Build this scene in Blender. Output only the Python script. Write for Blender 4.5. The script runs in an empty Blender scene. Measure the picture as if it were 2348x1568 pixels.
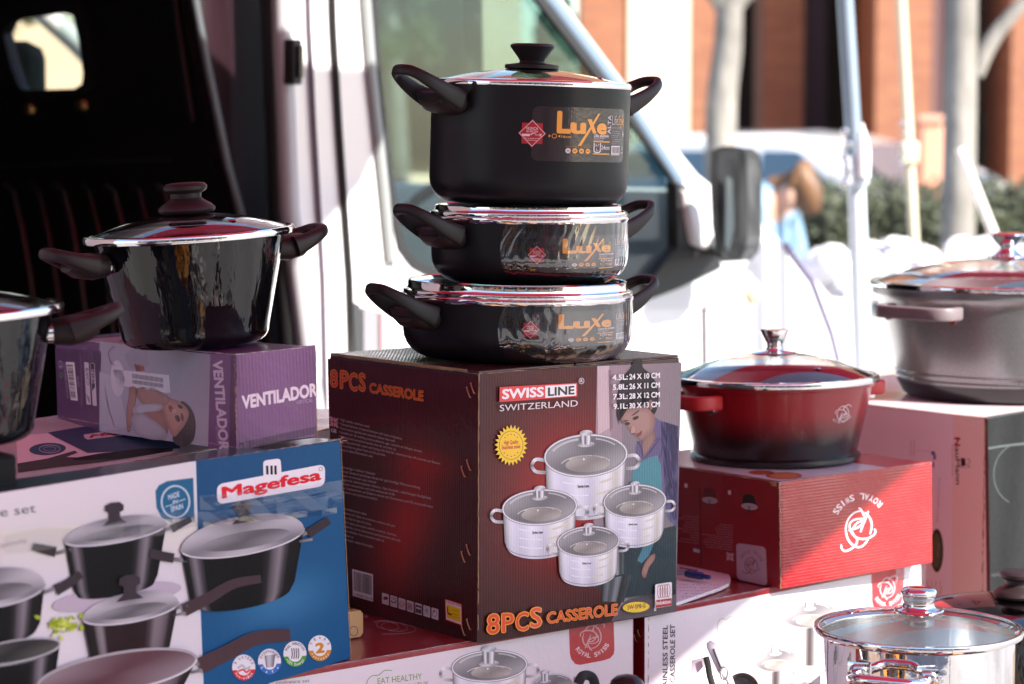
import bpy, math, random
from mathutils import Vector, Matrix
from mathutils.geometry import tessellate_polygon
random.seed(7)
sc = bpy.context.scene
COL = sc.collection
rad = math.radians

# ------------------------------------------------------------------ camera
ZC, PIT, F = 1.5, rad(5.0), 5544.0          # F: focal length in units of 1/2348 of the frame width
cam = bpy.data.cameras.new('camera'); camo = bpy.data.objects.new('camera', cam); COL.objects.link(camo)
camo.location = (0, 0, ZC); camo.rotation_euler = (rad(90) - PIT, 0, 0)
cam.lens = 85.0; cam.sensor_width = 36.0; cam.clip_end = 500; cam.clip_start = 0.05
cam.dof.use_dof = True; cam.dof.focus_distance = 2.9; cam.dof.aperture_fstop = 5.0
sc.camera = camo

# ------------------------------------------------------------------ light
EL = rad(38); SAZ = math.atan2(0.8, -0.6)
SUN = Vector((math.sin(SAZ) * math.cos(EL), math.cos(SAZ) * math.cos(EL), math.sin(EL)))
w = bpy.data.worlds.new('World'); sc.world = w; w.use_nodes = True
nt = w.node_tree; bg = nt.nodes['Background']
sky = nt.nodes.new('ShaderNodeTexSky'); sky.sky_type = 'NISHITA'; sky.sun_disc = False
sky.sun_elevation = EL; sky.sun_rotation = SAZ; sky.air_density = 1.0; sky.dust_density = 0.6
nt.links.new(sky.outputs[0], bg.inputs[0]); bg.inputs[1].default_value = 0.095
sl = bpy.data.lights.new('sun', 'SUN'); sl.energy = 3.6; sl.angle = rad(0.55); sl.color = (1.0, 0.94, 0.86)
slo = bpy.data.objects.new('sun', sl); COL.objects.link(slo); slo.rotation_euler = SUN.to_track_quat('Z', 'Y').to_euler()
slo.location = (6, -5, 8)
sc.view_settings.view_transform = 'Standard'; sc.view_settings.look = 'None'
sc.view_settings.exposure = 1.95; sc.view_settings.gamma = 1.0; sc.view_settings.use_curve_mapping = False
sc.render.engine = 'CYCLES'
sc.cycles.use_denoising = True
sc.cycles.max_bounces = 10; sc.cycles.transparent_max_bounces = 16; sc.cycles.glossy_bounces = 6
sc.cycles.sample_clamp_indirect = 6.0; sc.cycles.blur_glossy = 0.5

# ------------------------------------------------------------------ pixel geometry (2348 wide frame)
def ray(u, v):
    r = (u - 1174) / F; t = (784 - v) / F
    return Vector((r, math.cos(PIT) + t * math.sin(PIT), -math.sin(PIT) + t * math.cos(PIT)))
CAMP = Vector((0, 0, ZC))
def atd(u, v, Y): d = ray(u, v); return CAMP + d * (Y / d.y)
def atz(u, v, z): d = ray(u, v); return CAMP + d * ((z - ZC) / d.z)
def atplane(u, v, P, n): d = ray(u, v); return CAMP + d * ((P - CAMP).dot(n) / d.dot(n))

# ------------------------------------------------------------------ materials
MATS = {}
def mat(name, col=(0.5, 0.5, 0.5), rough=0.5, metal=0.0, coat=0.0, coat_rough=0.05, var=0.0, vscale=8.0, bump=0.0, bscale=60.0,
        spec=0.5, rib=None, rib_str=0.0, sheen=0.0, stretch=None, rvar=0.0):
    if name in MATS: return MATS[name]
    m = bpy.data.materials.new(name); m.use_nodes = True; MATS[name] = m
    n, l = m.node_tree.nodes, m.node_tree.links
    b = n['Principled BSDF']
    b.inputs['Base Color'].default_value = (*col, 1); b.inputs['Roughness'].default_value = rough
    b.inputs['Metallic'].default_value = metal; b.inputs['Coat Weight'].default_value = coat
    b.inputs['Coat Roughness'].default_value = coat_rough; b.inputs['Specular IOR Level'].default_value = spec
    b.inputs['Sheen Weight'].default_value = sheen
    tc = n.new('ShaderNodeTexCoord'); vec = tc.outputs['Object']
    if stretch:
        mp = n.new('ShaderNodeMapping'); mp.inputs['Scale'].default_value = stretch; l.new(vec, mp.inputs[0]); vec = mp.outputs[0]
    if var > 0 or rvar > 0:
        t = n.new('ShaderNodeTexNoise'); t.inputs['Scale'].default_value = vscale; t.inputs['Detail'].default_value = 5
        l.new(vec, t.inputs['Vector'])
        if var > 0:
            mx = n.new('ShaderNodeMix'); mx.data_type = 'RGBA'; mx.blend_type = 'MULTIPLY'; mx.inputs[0].default_value = 1
            mr = n.new('ShaderNodeMapRange'); mr.inputs['From Min'].default_value = 0.3; mr.inputs['From Max'].default_value = 0.7
            mr.inputs['To Min'].default_value = 1 - var; mr.inputs['To Max'].default_value = 1 + var * 0.5
            l.new(t.outputs['Fac'], mr.inputs['Value']); mx.inputs[6].default_value = (*col, 1)
            l.new(mr.outputs[0], mx.inputs[7]); l.new(mx.outputs[2], b.inputs['Base Color'])
        if rvar > 0:
            mr = n.new('ShaderNodeMapRange'); mr.inputs['From Min'].default_value = 0.3; mr.inputs['From Max'].default_value = 0.7
            mr.inputs['To Min'].default_value = max(0, rough - rvar); mr.inputs['To Max'].default_value = rough + rvar
            l.new(t.outputs['Fac'], mr.inputs['Value']); l.new(mr.outputs[0], b.inputs['Roughness'])
    hs = None
    if bump > 0:
        t = n.new('ShaderNodeTexNoise'); t.inputs['Scale'].default_value = bscale; t.inputs['Detail'].default_value = 4
        l.new(vec, t.inputs['Vector'])
        bp = n.new('ShaderNodeBump'); bp.inputs['Strength'].default_value = 1; bp.inputs['Distance'].default_value = bump
        l.new(t.outputs['Fac'], bp.inputs['Height']); hs = bp
        l.new(bp.outputs[0], b.inputs['Normal'])
        if coat: l.new(bp.outputs[0], b.inputs['Coat Normal'])
    if rib: add_rib(m, b, rib, rib_str, hs)
    return m

def add_rib(m, b, period, strength, prev=None, dents=.004):
    """corrugated board showing through the print: ribs along V of the UV map plus slow dents and fine creases"""
    n, l = m.node_tree.nodes, m.node_tree.links
    uv = n.new('ShaderNodeUVMap'); sx = n.new('ShaderNodeSeparateXYZ'); l.new(uv.outputs[0], sx.inputs[0])
    nz = n.new('ShaderNodeTexNoise'); nz.inputs['Scale'].default_value = 30; nz.inputs['Detail'].default_value = 3; l.new(uv.outputs[0], nz.inputs['Vector'])
    mm = n.new('ShaderNodeMath'); mm.operation = 'MULTIPLY_ADD'; mm.inputs[1].default_value = 2 * math.pi / period
    l.new(sx.outputs['X'], mm.inputs[0])
    m3 = n.new('ShaderNodeMath'); m3.operation = 'MULTIPLY'; m3.inputs[1].default_value = 2.0; l.new(nz.outputs['Fac'], m3.inputs[0]); l.new(m3.outputs[0], mm.inputs[2])
    s = n.new('ShaderNodeMath'); s.operation = 'SINE'; l.new(mm.outputs[0], s.inputs[0])
    n2 = n.new('ShaderNodeTexNoise'); n2.inputs['Scale'].default_value = 9; n2.inputs['Detail'].default_value = 6; l.new(uv.outputs[0], n2.inputs['Vector'])
    # ribs fade in and out over the sheet
    fade = n.new('ShaderNodeMapRange'); fade.inputs['From Min'].default_value = .35; fade.inputs['From Max'].default_value = .62; l.new(n2.outputs['Fac'], fade.inputs['Value'])
    fade.inputs['To Min'].default_value = 0.25
    ms = n.new('ShaderNodeMath'); ms.operation = 'MULTIPLY'; l.new(s.outputs[0], ms.inputs[0]); l.new(fade.outputs[0], ms.inputs[1])
    b1 = n.new('ShaderNodeBump'); b1.inputs['Strength'].default_value = 1; b1.inputs['Distance'].default_value = strength; l.new(ms.outputs[0], b1.inputs['Height'])
    n4 = n.new('ShaderNodeTexNoise'); n4.inputs['Scale'].default_value = 160; n4.inputs['Detail'].default_value = 5; l.new(uv.outputs[0], n4.inputs['Vector'])
    b2 = n.new('ShaderNodeBump'); b2.inputs['Strength'].default_value = 1; b2.inputs['Distance'].default_value = dents; l.new(n2.outputs['Fac'], b2.inputs['Height'])
    b3 = n.new('ShaderNodeBump'); b3.inputs['Strength'].default_value = 1; b3.inputs['Distance'].default_value = 0.00025; l.new(n4.outputs['Fac'], b3.inputs['Height'])
    l.new(b1.outputs[0], b2.inputs['Normal']); l.new(b2.outputs[0], b3.inputs['Normal'])
    l.new(b3.outputs[0], b.inputs['Normal']); l.new(b3.outputs[0], b.inputs['Coat Normal'])

def inkmat(name, rough=0.42, coat=0.35, rib=0.0042, rs=0.00012, metal=0.0, coat_rough=0.1, dents=.004, spec=.4):
    if name in MATS: return MATS[name]
    m = bpy.data.materials.new(name); m.use_nodes = True; MATS[name] = m
    n, l = m.node_tree.nodes, m.node_tree.links; b = n['Principled BSDF']
    a = n.new('ShaderNodeVertexColor'); a.layer_name = 'Col'
    l.new(a.outputs[0], b.inputs['Base Color'])
    b.inputs['Roughness'].default_value = rough; b.inputs['Coat Weight'].default_value = coat; b.inputs['Coat Roughness'].default_value = coat_rough
    b.inputs['Metallic'].default_value = metal; b.inputs['Specular IOR Level'].default_value = spec
    if rib: add_rib(m, b, rib, rs, dents=dents)
    return m

def glassmat(name, tint=(0.93, 0.96, 0.95), ior=1.5, rough=0.0, bump=0.0, bscale=30, boost=1.0, stretch=None, gcol=(1, 1, 1), dist=1.2):
    if name in MATS: return MATS[name]
    m = bpy.data.materials.new(name); m.use_nodes = True; MATS[name] = m
    n, l = m.node_tree.nodes, m.node_tree.links; n.clear()
    o = n.new('ShaderNodeOutputMaterial'); mx = n.new('ShaderNodeMixShader'); tr = n.new('ShaderNodeBsdfTransparent'); gl = n.new('ShaderNodeBsdfGlossy')
    tr.inputs[0].default_value = (*tint, 1); gl.inputs['Roughness'].default_value = rough; gl.inputs[0].default_value = (*gcol, 1)
    fr = n.new('ShaderNodeLayerWeight'); fr.inputs[0].default_value = .5
    f0 = ((ior - 1) / (ior + 1)) ** 2 * 1.6          # both faces of the pane
    pw = n.new('ShaderNodeMath'); pw.operation = 'POWER'; pw.inputs[1].default_value = 4.2; l.new(fr.outputs['Facing'], pw.inputs[0])
    mr = n.new('ShaderNodeMapRange'); mr.inputs['To Min'].default_value = f0; l.new(pw.outputs[0], mr.inputs['Value'])
    mm = n.new('ShaderNodeMath'); mm.operation = 'MULTIPLY'; mm.inputs[1].default_value = boost; mm.use_clamp = True
    l.new(mr.outputs[0], mm.inputs[0]); l.new(mm.outputs[0], mx.inputs[0]); l.new(tr.outputs[0], mx.inputs[1]); l.new(gl.outputs[0], mx.inputs[2]); l.new(mx.outputs[0], o.inputs[0])
    if bump:
        tc = n.new('ShaderNodeTexCoord'); mp = n.new('ShaderNodeMapping'); mp.inputs['Scale'].default_value = stretch or (1, 1, 1)
        t = n.new('ShaderNodeTexNoise'); t.inputs['Scale'].default_value = bscale; t.inputs['Detail'].default_value = 4; t.inputs['Distortion'].default_value = dist
        l.new(tc.outputs['Object'], mp.inputs[0]); l.new(mp.outputs[0], t.inputs['Vector'])
        bp = n.new('ShaderNodeBump'); bp.inputs['Strength'].default_value = 1; bp.inputs['Distance'].default_value = bump
        l.new(t.outputs['Fac'], bp.inputs['Height']); l.new(bp.outputs[0], gl.inputs['Normal']); l.new(bp.outputs[0], fr.inputs['Normal'])
    return m

# ------------------------------------------------------------------ object helpers
def tag(o, label=None, cat=None, group=None, kind=None):
    if label: o['label'] = label
    if cat: o['category'] = cat
    if group: o['group'] = group
    if kind: o['kind'] = kind
    return o
def thing(name, label, cat, loc=(0, 0, 0), yaw=0.0, group=None, rot=None):
    o = bpy.data.objects.new(name, None); COL.objects.link(o); o.empty_display_size = .05
    o.location = loc; o.rotation_euler = rot or (0, 0, yaw)
    return tag(o, label, cat, group)
def wmat(o):
    m = o.matrix_basis.copy()
    while o.parent: o = o.parent; m = o.matrix_basis @ m
    return m

class MB:
    def __init__(s): s.v = []; s.f = []; s.uv = {}
    def add(s, vs, fs):
        k = len(s.v); s.v += [Vector(p) for p in vs]; s.f += [tuple(i + k for i in f) for f in fs]; return s
    def box(s, a, b, M=None):
        x0, y0, z0 = a; x1, y1, z1 = b
        vs = [Vector(p) for p in ((x0, y0, z0), (x1, y0, z0), (x1, y1, z0), (x0, y1, z0), (x0, y0, z1), (x1, y0, z1), (x1, y1, z1), (x0, y1, z1))]
        if M: vs = [M @ p for p in vs]
        return s.add(vs, [(0, 3, 2, 1), (4, 5, 6, 7), (0, 1, 5, 4), (1, 2, 6, 5), (2, 3, 7, 6), (3, 0, 4, 7)])
    def hexa(s, P, a, b, c):
        P, a, b, c = map(Vector, (P, a, b, c))
        vs = [P, P + a, P + a + b, P + b]; vs += [p + c for p in vs]
        return s.add(vs, [(0, 3, 2, 1), (4, 5, 6, 7), (0, 1, 5, 4), (1, 2, 6, 5), (2, 3, 7, 6), (3, 0, 4, 7)])
    def lathe(s, prof, n=64, c=(0, 0, 0), M=None, a0=0, a1=2 * math.pi, wob=None):
        full = abs(a1 - a0 - 2 * math.pi) < 1e-6; k = len(s.v); c = Vector(c)
        cols = n if full else n + 1
        for i in range(cols):
            a = a0 + (a1 - a0) * i / n
            for j, (r, z) in enumerate(prof):
                rr = r + (wob(a, j / max(1, len(prof) - 1)) if wob else 0)
                p = Vector((rr * math.cos(a), rr * math.sin(a), z)) + c
                s.v.append(M @ p if M else p)
        m = len(prof)
        for i in range(n):
            i2 = (i + 1) % cols
            for j in range(m - 1):
                s.f.append((k + i * m + j, k + i2 * m + j, k + i2 * m + j + 1, k + i * m + j + 1))
        return s
    def sweep(s, pts, sizes, n=12, up=(0, 0, 1), caps=True, closed=False, power=2.0):
        """pts: centre line, sizes: radius or (half width in the plane normal to up, half height)"""
        pts = [Vector(p) for p in pts]; N = len(pts); k = len(s.v)
        if not isinstance(sizes, (list,)): sizes = [sizes] * N
        if up == (0, 0, 1):
            dd = pts[-1] - pts[0]
            if abs(dd.z) > .75 * dd.length and not closed: up = (0, 1, 0)
        for i, p in enumerate(pts):
            if closed: t = pts[(i + 1) % N] - pts[i - 1]
            else: t = pts[min(i + 1, N - 1)] - pts[max(i - 1, 0)]
            t.normalize(); u = Vector(up(i) if callable(up) else up); sd = t.cross(u)
            if sd.length < 1e-4: sd = t.cross(Vector((0, 1, .01)))
            sd.normalize(); uu = sd.cross(t)
            a, b = sizes[i] if isinstance(sizes[i], tuple) else (sizes[i], sizes[i])
            for j in range(n):
                q = 2 * math.pi * j / n; cc, ss = math.cos(q), math.sin(q)
                cc = math.copysign(abs(cc) ** (2 / power), cc); ss = math.copysign(abs(ss) ** (2 / power), ss)
                s.v.append(p + sd * a * cc + uu * b * ss)
        for i in range(N if closed else N - 1):
            i2 = (i + 1) % N
            for j in range(n):
                s.f.append((k + i * n + j, k + i * n + (j + 1) % n, k + i2 * n + (j + 1) % n, k + i2 * n + j))
        if caps and not closed:
            s.f.append(tuple(k + j for j in range(n))[::-1]); s.f.append(tuple(k + (N - 1) * n + j for j in range(n)))
        return s
    def plate(s, loops, d):
        """loops: list of 3D loops in one plane (outer first, then holes); extruded by vector d"""
        d = Vector(d); loops = [[Vector(p) for p in lp] for lp in loops]
        tris = tessellate_polygon(loops); flat = [p for lp in loops for p in lp]; n = len(flat); k = len(s.v)
        s.v += flat + [p + d for p in flat]
        for t in tris: s.f.append((k + t[0], k + t[1], k + t[2])); s.f.append((k + n + t[2], k + n + t[1], k + n + t[0]))
        o = 0
        for lp in loops:
            m = len(lp)
            for i in range(m):
                a, b = o + i, o + (i + 1) % m; s.f.append((k + a, k + b, k + n + b, k + n + a))
            o += m
        return s
    def build(s, name, material, parent=None, smooth=None, world=True, bevel=0.0, bseg=2, subsurf=0, uvfn=None):
        me = bpy.data.meshes.new(name); vs = s.v
        if parent is not None and world:
            M = wmat(parent).inverted(); vs = [M @ p for p in vs]
        me.from_pydata([tuple(p) for p in vs], [], s.f)
        if uvfn:
            uv = me.uv_layers.new(name='UVMap')
            for pl in me.polygons:
                for li in pl.loop_indices: uv.data[li].uv = uvfn(s.v[me.loops[li].vertex_index], s, pl)
        me.materials.append(material); me.validate(); me.update()
        import bmesh
        bm = bmesh.new(); bm.from_mesh(me); bmesh.ops.recalc_face_normals(bm, faces=bm.faces[:]); bm.to_mesh(me); bm.free()
        if smooth is not None:
            me.shade_smooth(); me.set_sharp_from_angle(angle=rad(smooth))
        o = bpy.data.objects.new(name, me); COL.objects.link(o)
        if parent is not None: o.parent = parent
        if bevel:
            b = o.modifiers.new('bevel', 'BEVEL'); b.width = bevel; b.segments = bseg; b.limit_method = 'ANGLE'; b.angle_limit = rad(40)
            if smooth is None: me.shade_smooth(); 
            b.harden_normals = False
            me.set_sharp_from_angle(angle=rad(60))
        if subsurf:
            b = o.modifiers.new('sub', 'SUBSURF'); b.levels = subsurf; b.render_levels = subsurf
        return o

def crom(pts, k=6, closed=False):
    pts = [Vector(p) for p in pts]; n = len(pts); out = []
    rng = range(n) if closed else range(n - 1)
    for i in rng:
        if closed: p0, p1, p2, p3 = pts[i - 1], pts[i], pts[(i + 1) % n], pts[(i + 2) % n]
        else: p0, p1, p2, p3 = pts[max(i - 1, 0)], pts[i], pts[i + 1], pts[min(i + 2, n - 1)]
        for j in range(k):
            t = j / k
            out.append(0.5 * ((2 * p1) + (p2 - p0) * t + (2 * p0 - 5 * p1 + 4 * p2 - p3) * t * t + (3 * p1 - p0 - 3 * p2 + p3) * t ** 3))
    if not closed: out.append(pts[-1])
    return out

# ------------------------------------------------------------------ printed artwork on faces
def lin(c):
    if isinstance(c, str):
        c = tuple(int(c[i:i + 2], 16) / 255 for i in (0, 2, 4))
    return tuple((x / 12.92 if x <= .04045 else ((x + .055) / 1.055) ** 2.4) for x in c)
_tc = {}
def glyphs(txt, bold=0.0):
    key = (txt, bold)
    if key in _tc: return _tc[key]
    c = bpy.data.curves.new('t', 'FONT'); c.body = txt; c.offset = bold; c.resolution_u = 3; c.fill_mode = 'FRONT'
    o = bpy.data.objects.new('t', c); COL.objects.link(o)
    me = o.to_mesh(); vs = [(v.co.x, v.co.y) for v in me.vertices]; fs = [tuple(p.vertices) for p in me.polygons]
    o.to_mesh_clear(); bpy.data.objects.remove(o); bpy.data.curves.remove(c)
    if vs: x0, x1 = min(v[0] for v in vs), max(v[0] for v in vs)
    else: x0, x1 = 0, 1
    _tc[key] = (vs, fs, x0, x1); return _tc[key]
CAP = max(v[1] for v in glyphs('H')[0])

class PFace:
    def __init__(s, P, sx, n=None, up=(0, 0, 1), swap=False):
        s.P = Vector(P); s.s = Vector(sx).normalized(); up = Vector(up); s.n = Vector(n).normalized() if n else s.s.cross(up).normalized()
        s.t = s.n.cross(s.s).normalized(); s.swap = swap
    def px(s, x, y):
        q = atplane(x, y, s.P, s.n) - s.P; return (q.dot(s.s), q.dot(s.t))
    def to3(s, a, b, h): return s.P + s.s * a + s.t * b + s.n * h
class CFace:
    """outside of a cylinder or cone round the z axis of a root object (radius r at z 0, slope k)"""
    def __init__(s, root, r0, k=0.0, swap=False): s.M = wmat(root); s.I = s.M.inverted(); s.r = r0; s.k = k; s.swap = swap; s.n = None
    def px(s, x, y):
        o = s.I @ CAMP; d = (s.I @ (CAMP + ray(x, y))) - o; r = s.r
        for _ in range(4):
            A = d.x ** 2 + d.y ** 2; B = 2 * (o.x * d.x + o.y * d.y); C = o.x ** 2 + o.y ** 2 - r * r
            disc = max(B * B - 4 * A * C, 0); t = (-B - math.sqrt(disc)) / (2 * A); q = o + d * t; r = s.r + s.k * q.z
        return (s.r * math.atan2(q.x, -q.y), q.z)
    def to3(s, a, b, h):
        th = a / s.r; r = s.r + s.k * b + h
        return s.M @ Vector((r * math.sin(th), -r * math.cos(th), b))

class Art:
    def __init__(s, face, base=0.0003, step=0.00009): s.F = face; s.v = []; s.uv = []; s.c = []; s.f = []; s.base = base; s.step = step; s.L = 0
    def _put(s, pts, cols, dh=0.0):
        k = len(s.v); h = s.base + s.step * s.L + dh
        for i, (a, b) in enumerate(pts):
            s.v.append((a, b, h)); s.c.append(cols[i] if isinstance(cols, list) else cols)
        return k
    def finish(s):
        """put everything on the face; long triangles are split so that they follow a curved wall"""
        if isinstance(s.F, CFace):
            lim = s.F.r * .045; out = []; todo = list(s.f); cache = {}
            def mid(i, j):
                q = (min(i, j), max(i, j))
                if q not in cache:
                    a, b = s.v[i], s.v[j]; s.v.append(tuple((a[x] + b[x]) / 2 for x in range(3))); s.c.append(tuple((s.c[i][x] + s.c[j][x]) / 2 for x in range(3))); cache[q] = len(s.v) - 1
                return cache[q]
            while todo:
                f = todo.pop()
                if len(f) == 4: todo += [(f[0], f[1], f[2]), (f[0], f[2], f[3])] if max(s.v[i][0] for i in f) - min(s.v[i][0] for i in f) > lim else []
                if len(f) == 4 and max(s.v[i][0] for i in f) - min(s.v[i][0] for i in f) > lim: continue
                e = [(abs(s.v[f[i]][0] - s.v[f[(i + 1) % len(f)]][0]), i) for i in range(len(f))]; m, i = max(e)
                if m <= lim or len(f) != 3: out.append(f); continue
                a, b, c = f[i], f[(i + 1) % 3], f[(i + 2) % 3]; k = mid(a, b); todo += [(a, k, c), (k, b, c)]
            s.f = out
        s.uv = [(b, a) if s.F.swap else (a, b) for a, b, h in s.v]
        s.v = [s.F.to3(a, b, h) for a, b, h in s.v]
    def glyph(s, fn, txt, col, bold):
        """bold lettering: the outline printed again a hair to every side"""
        vs, fs, x0, x1 = glyphs(txt)
        if not vs: return
        sh = [(0, 0)] if bold < .004 else [(bold * math.cos(i * math.pi / 4), bold * math.sin(i * math.pi / 4)) for i in range(8)] + [(0, 0)]
        for i, (dx, dy) in enumerate(sh):
            k = s._put([fn(a + dx, b + dy, x0, x1) for a, b in vs], col, i * 1.5e-6)
            s.f += [tuple(k + q for q in f) for f in fs]
    def st(s, pts, col, raw=False):
        """polygon; pts in photo pixels (or raw face metres)"""
        if isinstance(col, str): col = lin(col)
        q = pts if raw else [s.F.px(*p) for p in pts]
        cols = [col(*p) for p in pts] if callable(col) else col
        k = s._put(q, cols)
        for t in tessellate_polygon([[Vector((a, b, 0)) for a, b in q]]): s.f.append(tuple(k + i for i in t))
    def grid(s, c00, c10, c11, c01, colfn, nx=12, ny=12):
        """bilinear quad in pixels with a colour function of (u,v)"""
        pts = []; cols = []
        for j in range(ny + 1):
            for i in range(nx + 1):
                u, v = i / nx, j / ny
                x = (1 - u) * (1 - v) * c00[0] + u * (1 - v) * c10[0] + u * v * c11[0] + (1 - u) * v * c01[0]
                y = (1 - u) * (1 - v) * c00[1] + u * (1 - v) * c10[1] + u * v * c11[1] + (1 - u) * v * c01[1]
                pts.append(s.F.px(x, y)); cols.append(colfn(u, v) if callable(colfn) else (lin(colfn) if isinstance(colfn, str) else colfn))
        k = s._put(pts, cols)
        for j in range(ny):
            for i in range(nx): a = k + j * (nx + 1) + i; s.f.append((a, a + 1, a + nx + 2, a + nx + 1))
    def ell(s, x, y, rx, ry, col, rot=0.0, n=28, col2=None):
        """ellipse in pixels; col2: rim colour"""
        if isinstance(col, str): col = lin(col)
        if isinstance(col2, str): col2 = lin(col2)
        c, q = math.cos(rot), math.sin(rot)
        ring = [(x + rx * math.cos(t) * c - ry * math.sin(t) * q, y + rx * math.cos(t) * q + ry * math.sin(t) * c) for t in [2 * math.pi * i / n for i in range(n)]]
        k = s._put([s.F.px(x, y)] + [s.F.px(*p) for p in ring], [col] + [col2 or col] * n)
        for i in range(n): s.f.append((k, k + 1 + i, k + 1 + (i + 1) % n))
    def ring(s, x, y, rx, ry, wd, col, rot=0.0, a0=0, a1=2 * math.pi, n=32):
        c, q = math.cos(rot), math.sin(rot)
        s.stroke([(x + rx * math.cos(t) * c - ry * math.sin(t) * q, y + rx * math.cos(t) * q + ry * math.sin(t) * c) for t in [a0 + (a1 - a0) * i / n for i in range(n + 1)]], wd, col, smooth=0)
    def stroke(s, pts, wd, col, smooth=5):
        if isinstance(col, str): col = lin(col)
        if smooth: pts = [(p.x, p.y) for p in crom([(p[0], p[1], 0) for p in pts], smooth)]
        n = len(pts); L = []; R = []
        for i in range(n):
            a = pts[max(i - 1, 0)]; b = pts[min(i + 1, n - 1)]; dx, dy = b[0] - a[0], b[1] - a[1]; m = math.hypot(dx, dy) or 1
            ww = (wd(i / max(1, n - 1)) if callable(wd) else wd) / 2
            L.append((pts[i][0] - dy / m * ww, pts[i][1] + dx / m * ww)); R.append((pts[i][0] + dy / m * ww, pts[i][1] - dx / m * ww))
        cols = None
        if callable(col): cols = [col(i / max(1, n - 1)) for i in range(n)] * 2
        k = s._put([s.F.px(*p) for p in L + R], cols or col)
        for i in range(n - 1): s.f.append((k + i, k + i + 1, k + n + i + 1, k + n + i))
    def text(s, txt, O, X, T, col, bold=0.0, L=None, shear=0.0):
        """O: baseline left, X: baseline right, T: top of a capital above O, all in pixels; the string is fitted between"""
        if isinstance(col, str): col = lin(col)
        o = Vector(s.F.px(*O)); xx = Vector(s.F.px(*X)) - o; tt = Vector(s.F.px(*T)) - o
        s.glyph(lambda a, b, x0, x1: tuple(o + xx * ((a - x0) / (x1 - x0)) + (tt + xx * shear) * (b / CAP)), txt, col, bold)
    def arctext(s, txt, cx, cy, r, a0, a1, h, col, bold=0.0, sx=1.0, sy=1.0, rot=0.0, wd=0.75, flip=1, slope=0.0):
        """letters along an ellipse; angles in degrees, screen sense, 0 right, 90 up; slope shears the circle like a receding face"""
        n = len(txt)
        for i, ch in enumerate(txt):
            if ch == ' ': continue
            a = rad(a0 + (a1 - a0) * (i / (n - 1)))
            def pt(rr, off):
                aa = a + off / max(rr, 1e-3); x = math.cos(aa) * rr * sx; y = math.sin(aa) * rr * sy
                return (cx + x, cy - y + slope * x)
            sg = 1 if a1 < a0 else -1
            hw = h * wd / 2
            if flip == 1: O, X, T = pt(r, +hw * sg), pt(r, -hw * sg), pt(r + h * sg, +hw * sg)
            else: O, X, T = pt(r, hw * sg), pt(r, -hw * sg), pt(r + h * sg, hw * sg)
            if ch == 'I': O, X, T = pt(r, hw * .25 * sg), pt(r, -hw * .25 * sg), pt(r + h * sg, hw * .25 * sg)
            s.text(ch, O, X, T, col, bold)
    def rrect(s, cs, r, col, n=5):
        """quad in pixels with rounded corners"""
        out = []
        for i in range(4):
            p, a, b = Vector(cs[i]), Vector(cs[i - 1]), Vector(cs[(i + 1) % 4]); da = (a - p).normalized() * r; db = (b - p).normalized() * r
            for j in range(n + 1):
                t = j / n; out.append(tuple((p + da) * (1 - t) ** 2 + p * 2 * t * (1 - t) + (p + db) * t * t))
        s.st(out, col)
    def build(s, name, material, parent, label=None):
        s.finish()
        me = bpy.data.meshes.new(name); M = wmat(parent).inverted()
        me.from_pydata([tuple(M @ p) for p in s.v], [], s.f)
        ca = me.color_attributes.new('Col', 'FLOAT_COLOR', 'POINT')
        for i, c in enumerate(s.c): ca.data[i].color = (c[0], c[1], c[2], 1)
        uv = me.uv_layers.new(name='UVMap')
        for lp in me.loops: uv.data[lp.index].uv = s.uv[lp.vertex_index]
        me.materials.append(material); me.update()
        # normals outward
        nrm = s.F.n if isinstance(s.F, PFace) else None
        import bmesh
        bm = bmesh.new(); bm.from_mesh(me); bm.normal_update(); Mr = wmat(parent).to_3x3()
        for f in bm.faces:
            wn = Mr @ f.normal
            cl = f.calc_center_median()
            out = nrm if nrm is not None else Mr @ Vector((cl.x, cl.y, 0))
            if wn.dot(out) < 0: f.normal_flip()
        bm.to_mesh(me); bm.free()
        o = bpy.data.objects.new(name, me); COL.objects.link(o); o.parent = parent
        if label: o['label'] = label
        return o

# ------------------------------------------------------------------ carton builder
def carton(name, label, cat, P, a, b, c, bodycol, matname, group=None, ribA=False, ribB=False, base=None, rough=.35, coat=.5):
    """P near bottom corner, a to the right, b to the back left, c up. Returns root and faces"""
    P, a, b, c = map(Vector, (P, a, b, c))
    root = thing(name, label, cat, P, math.atan2(a.y, a.x), group)
    m = MATS.get(matname)
    if not m: m = mat(matname, bodycol, rough, coat=coat, coat_rough=.12, rib=.0042, rib_str=.00012)
    def uvf(p, s, pl):
        q = p - P; ua = q.dot(a.normalized()); ub = q.dot(b.normalized()); uz = q.z
        f = pl.index
        if f in (0, 1): return (ua, ub)
        if f in (2, 4): return (uz, ua) if ribA else (ua, uz)
        return (uz, ub) if ribB else (ub, uz)
    mb = MB().hexa(P, a, b, c)
    body = mb.build('carton_body', m, root, bevel=.0016, uvfn=uvf)
    nA = a.cross(c); nB = c.cross(b)
    FA = PFace(P, a, nA, swap=ribA)
    FB = PFace(P + b, -b, nB, swap=ribB)
    FT = PFace(P + c, a, a.cross(b))
    return root, FA, FB, FT

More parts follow.
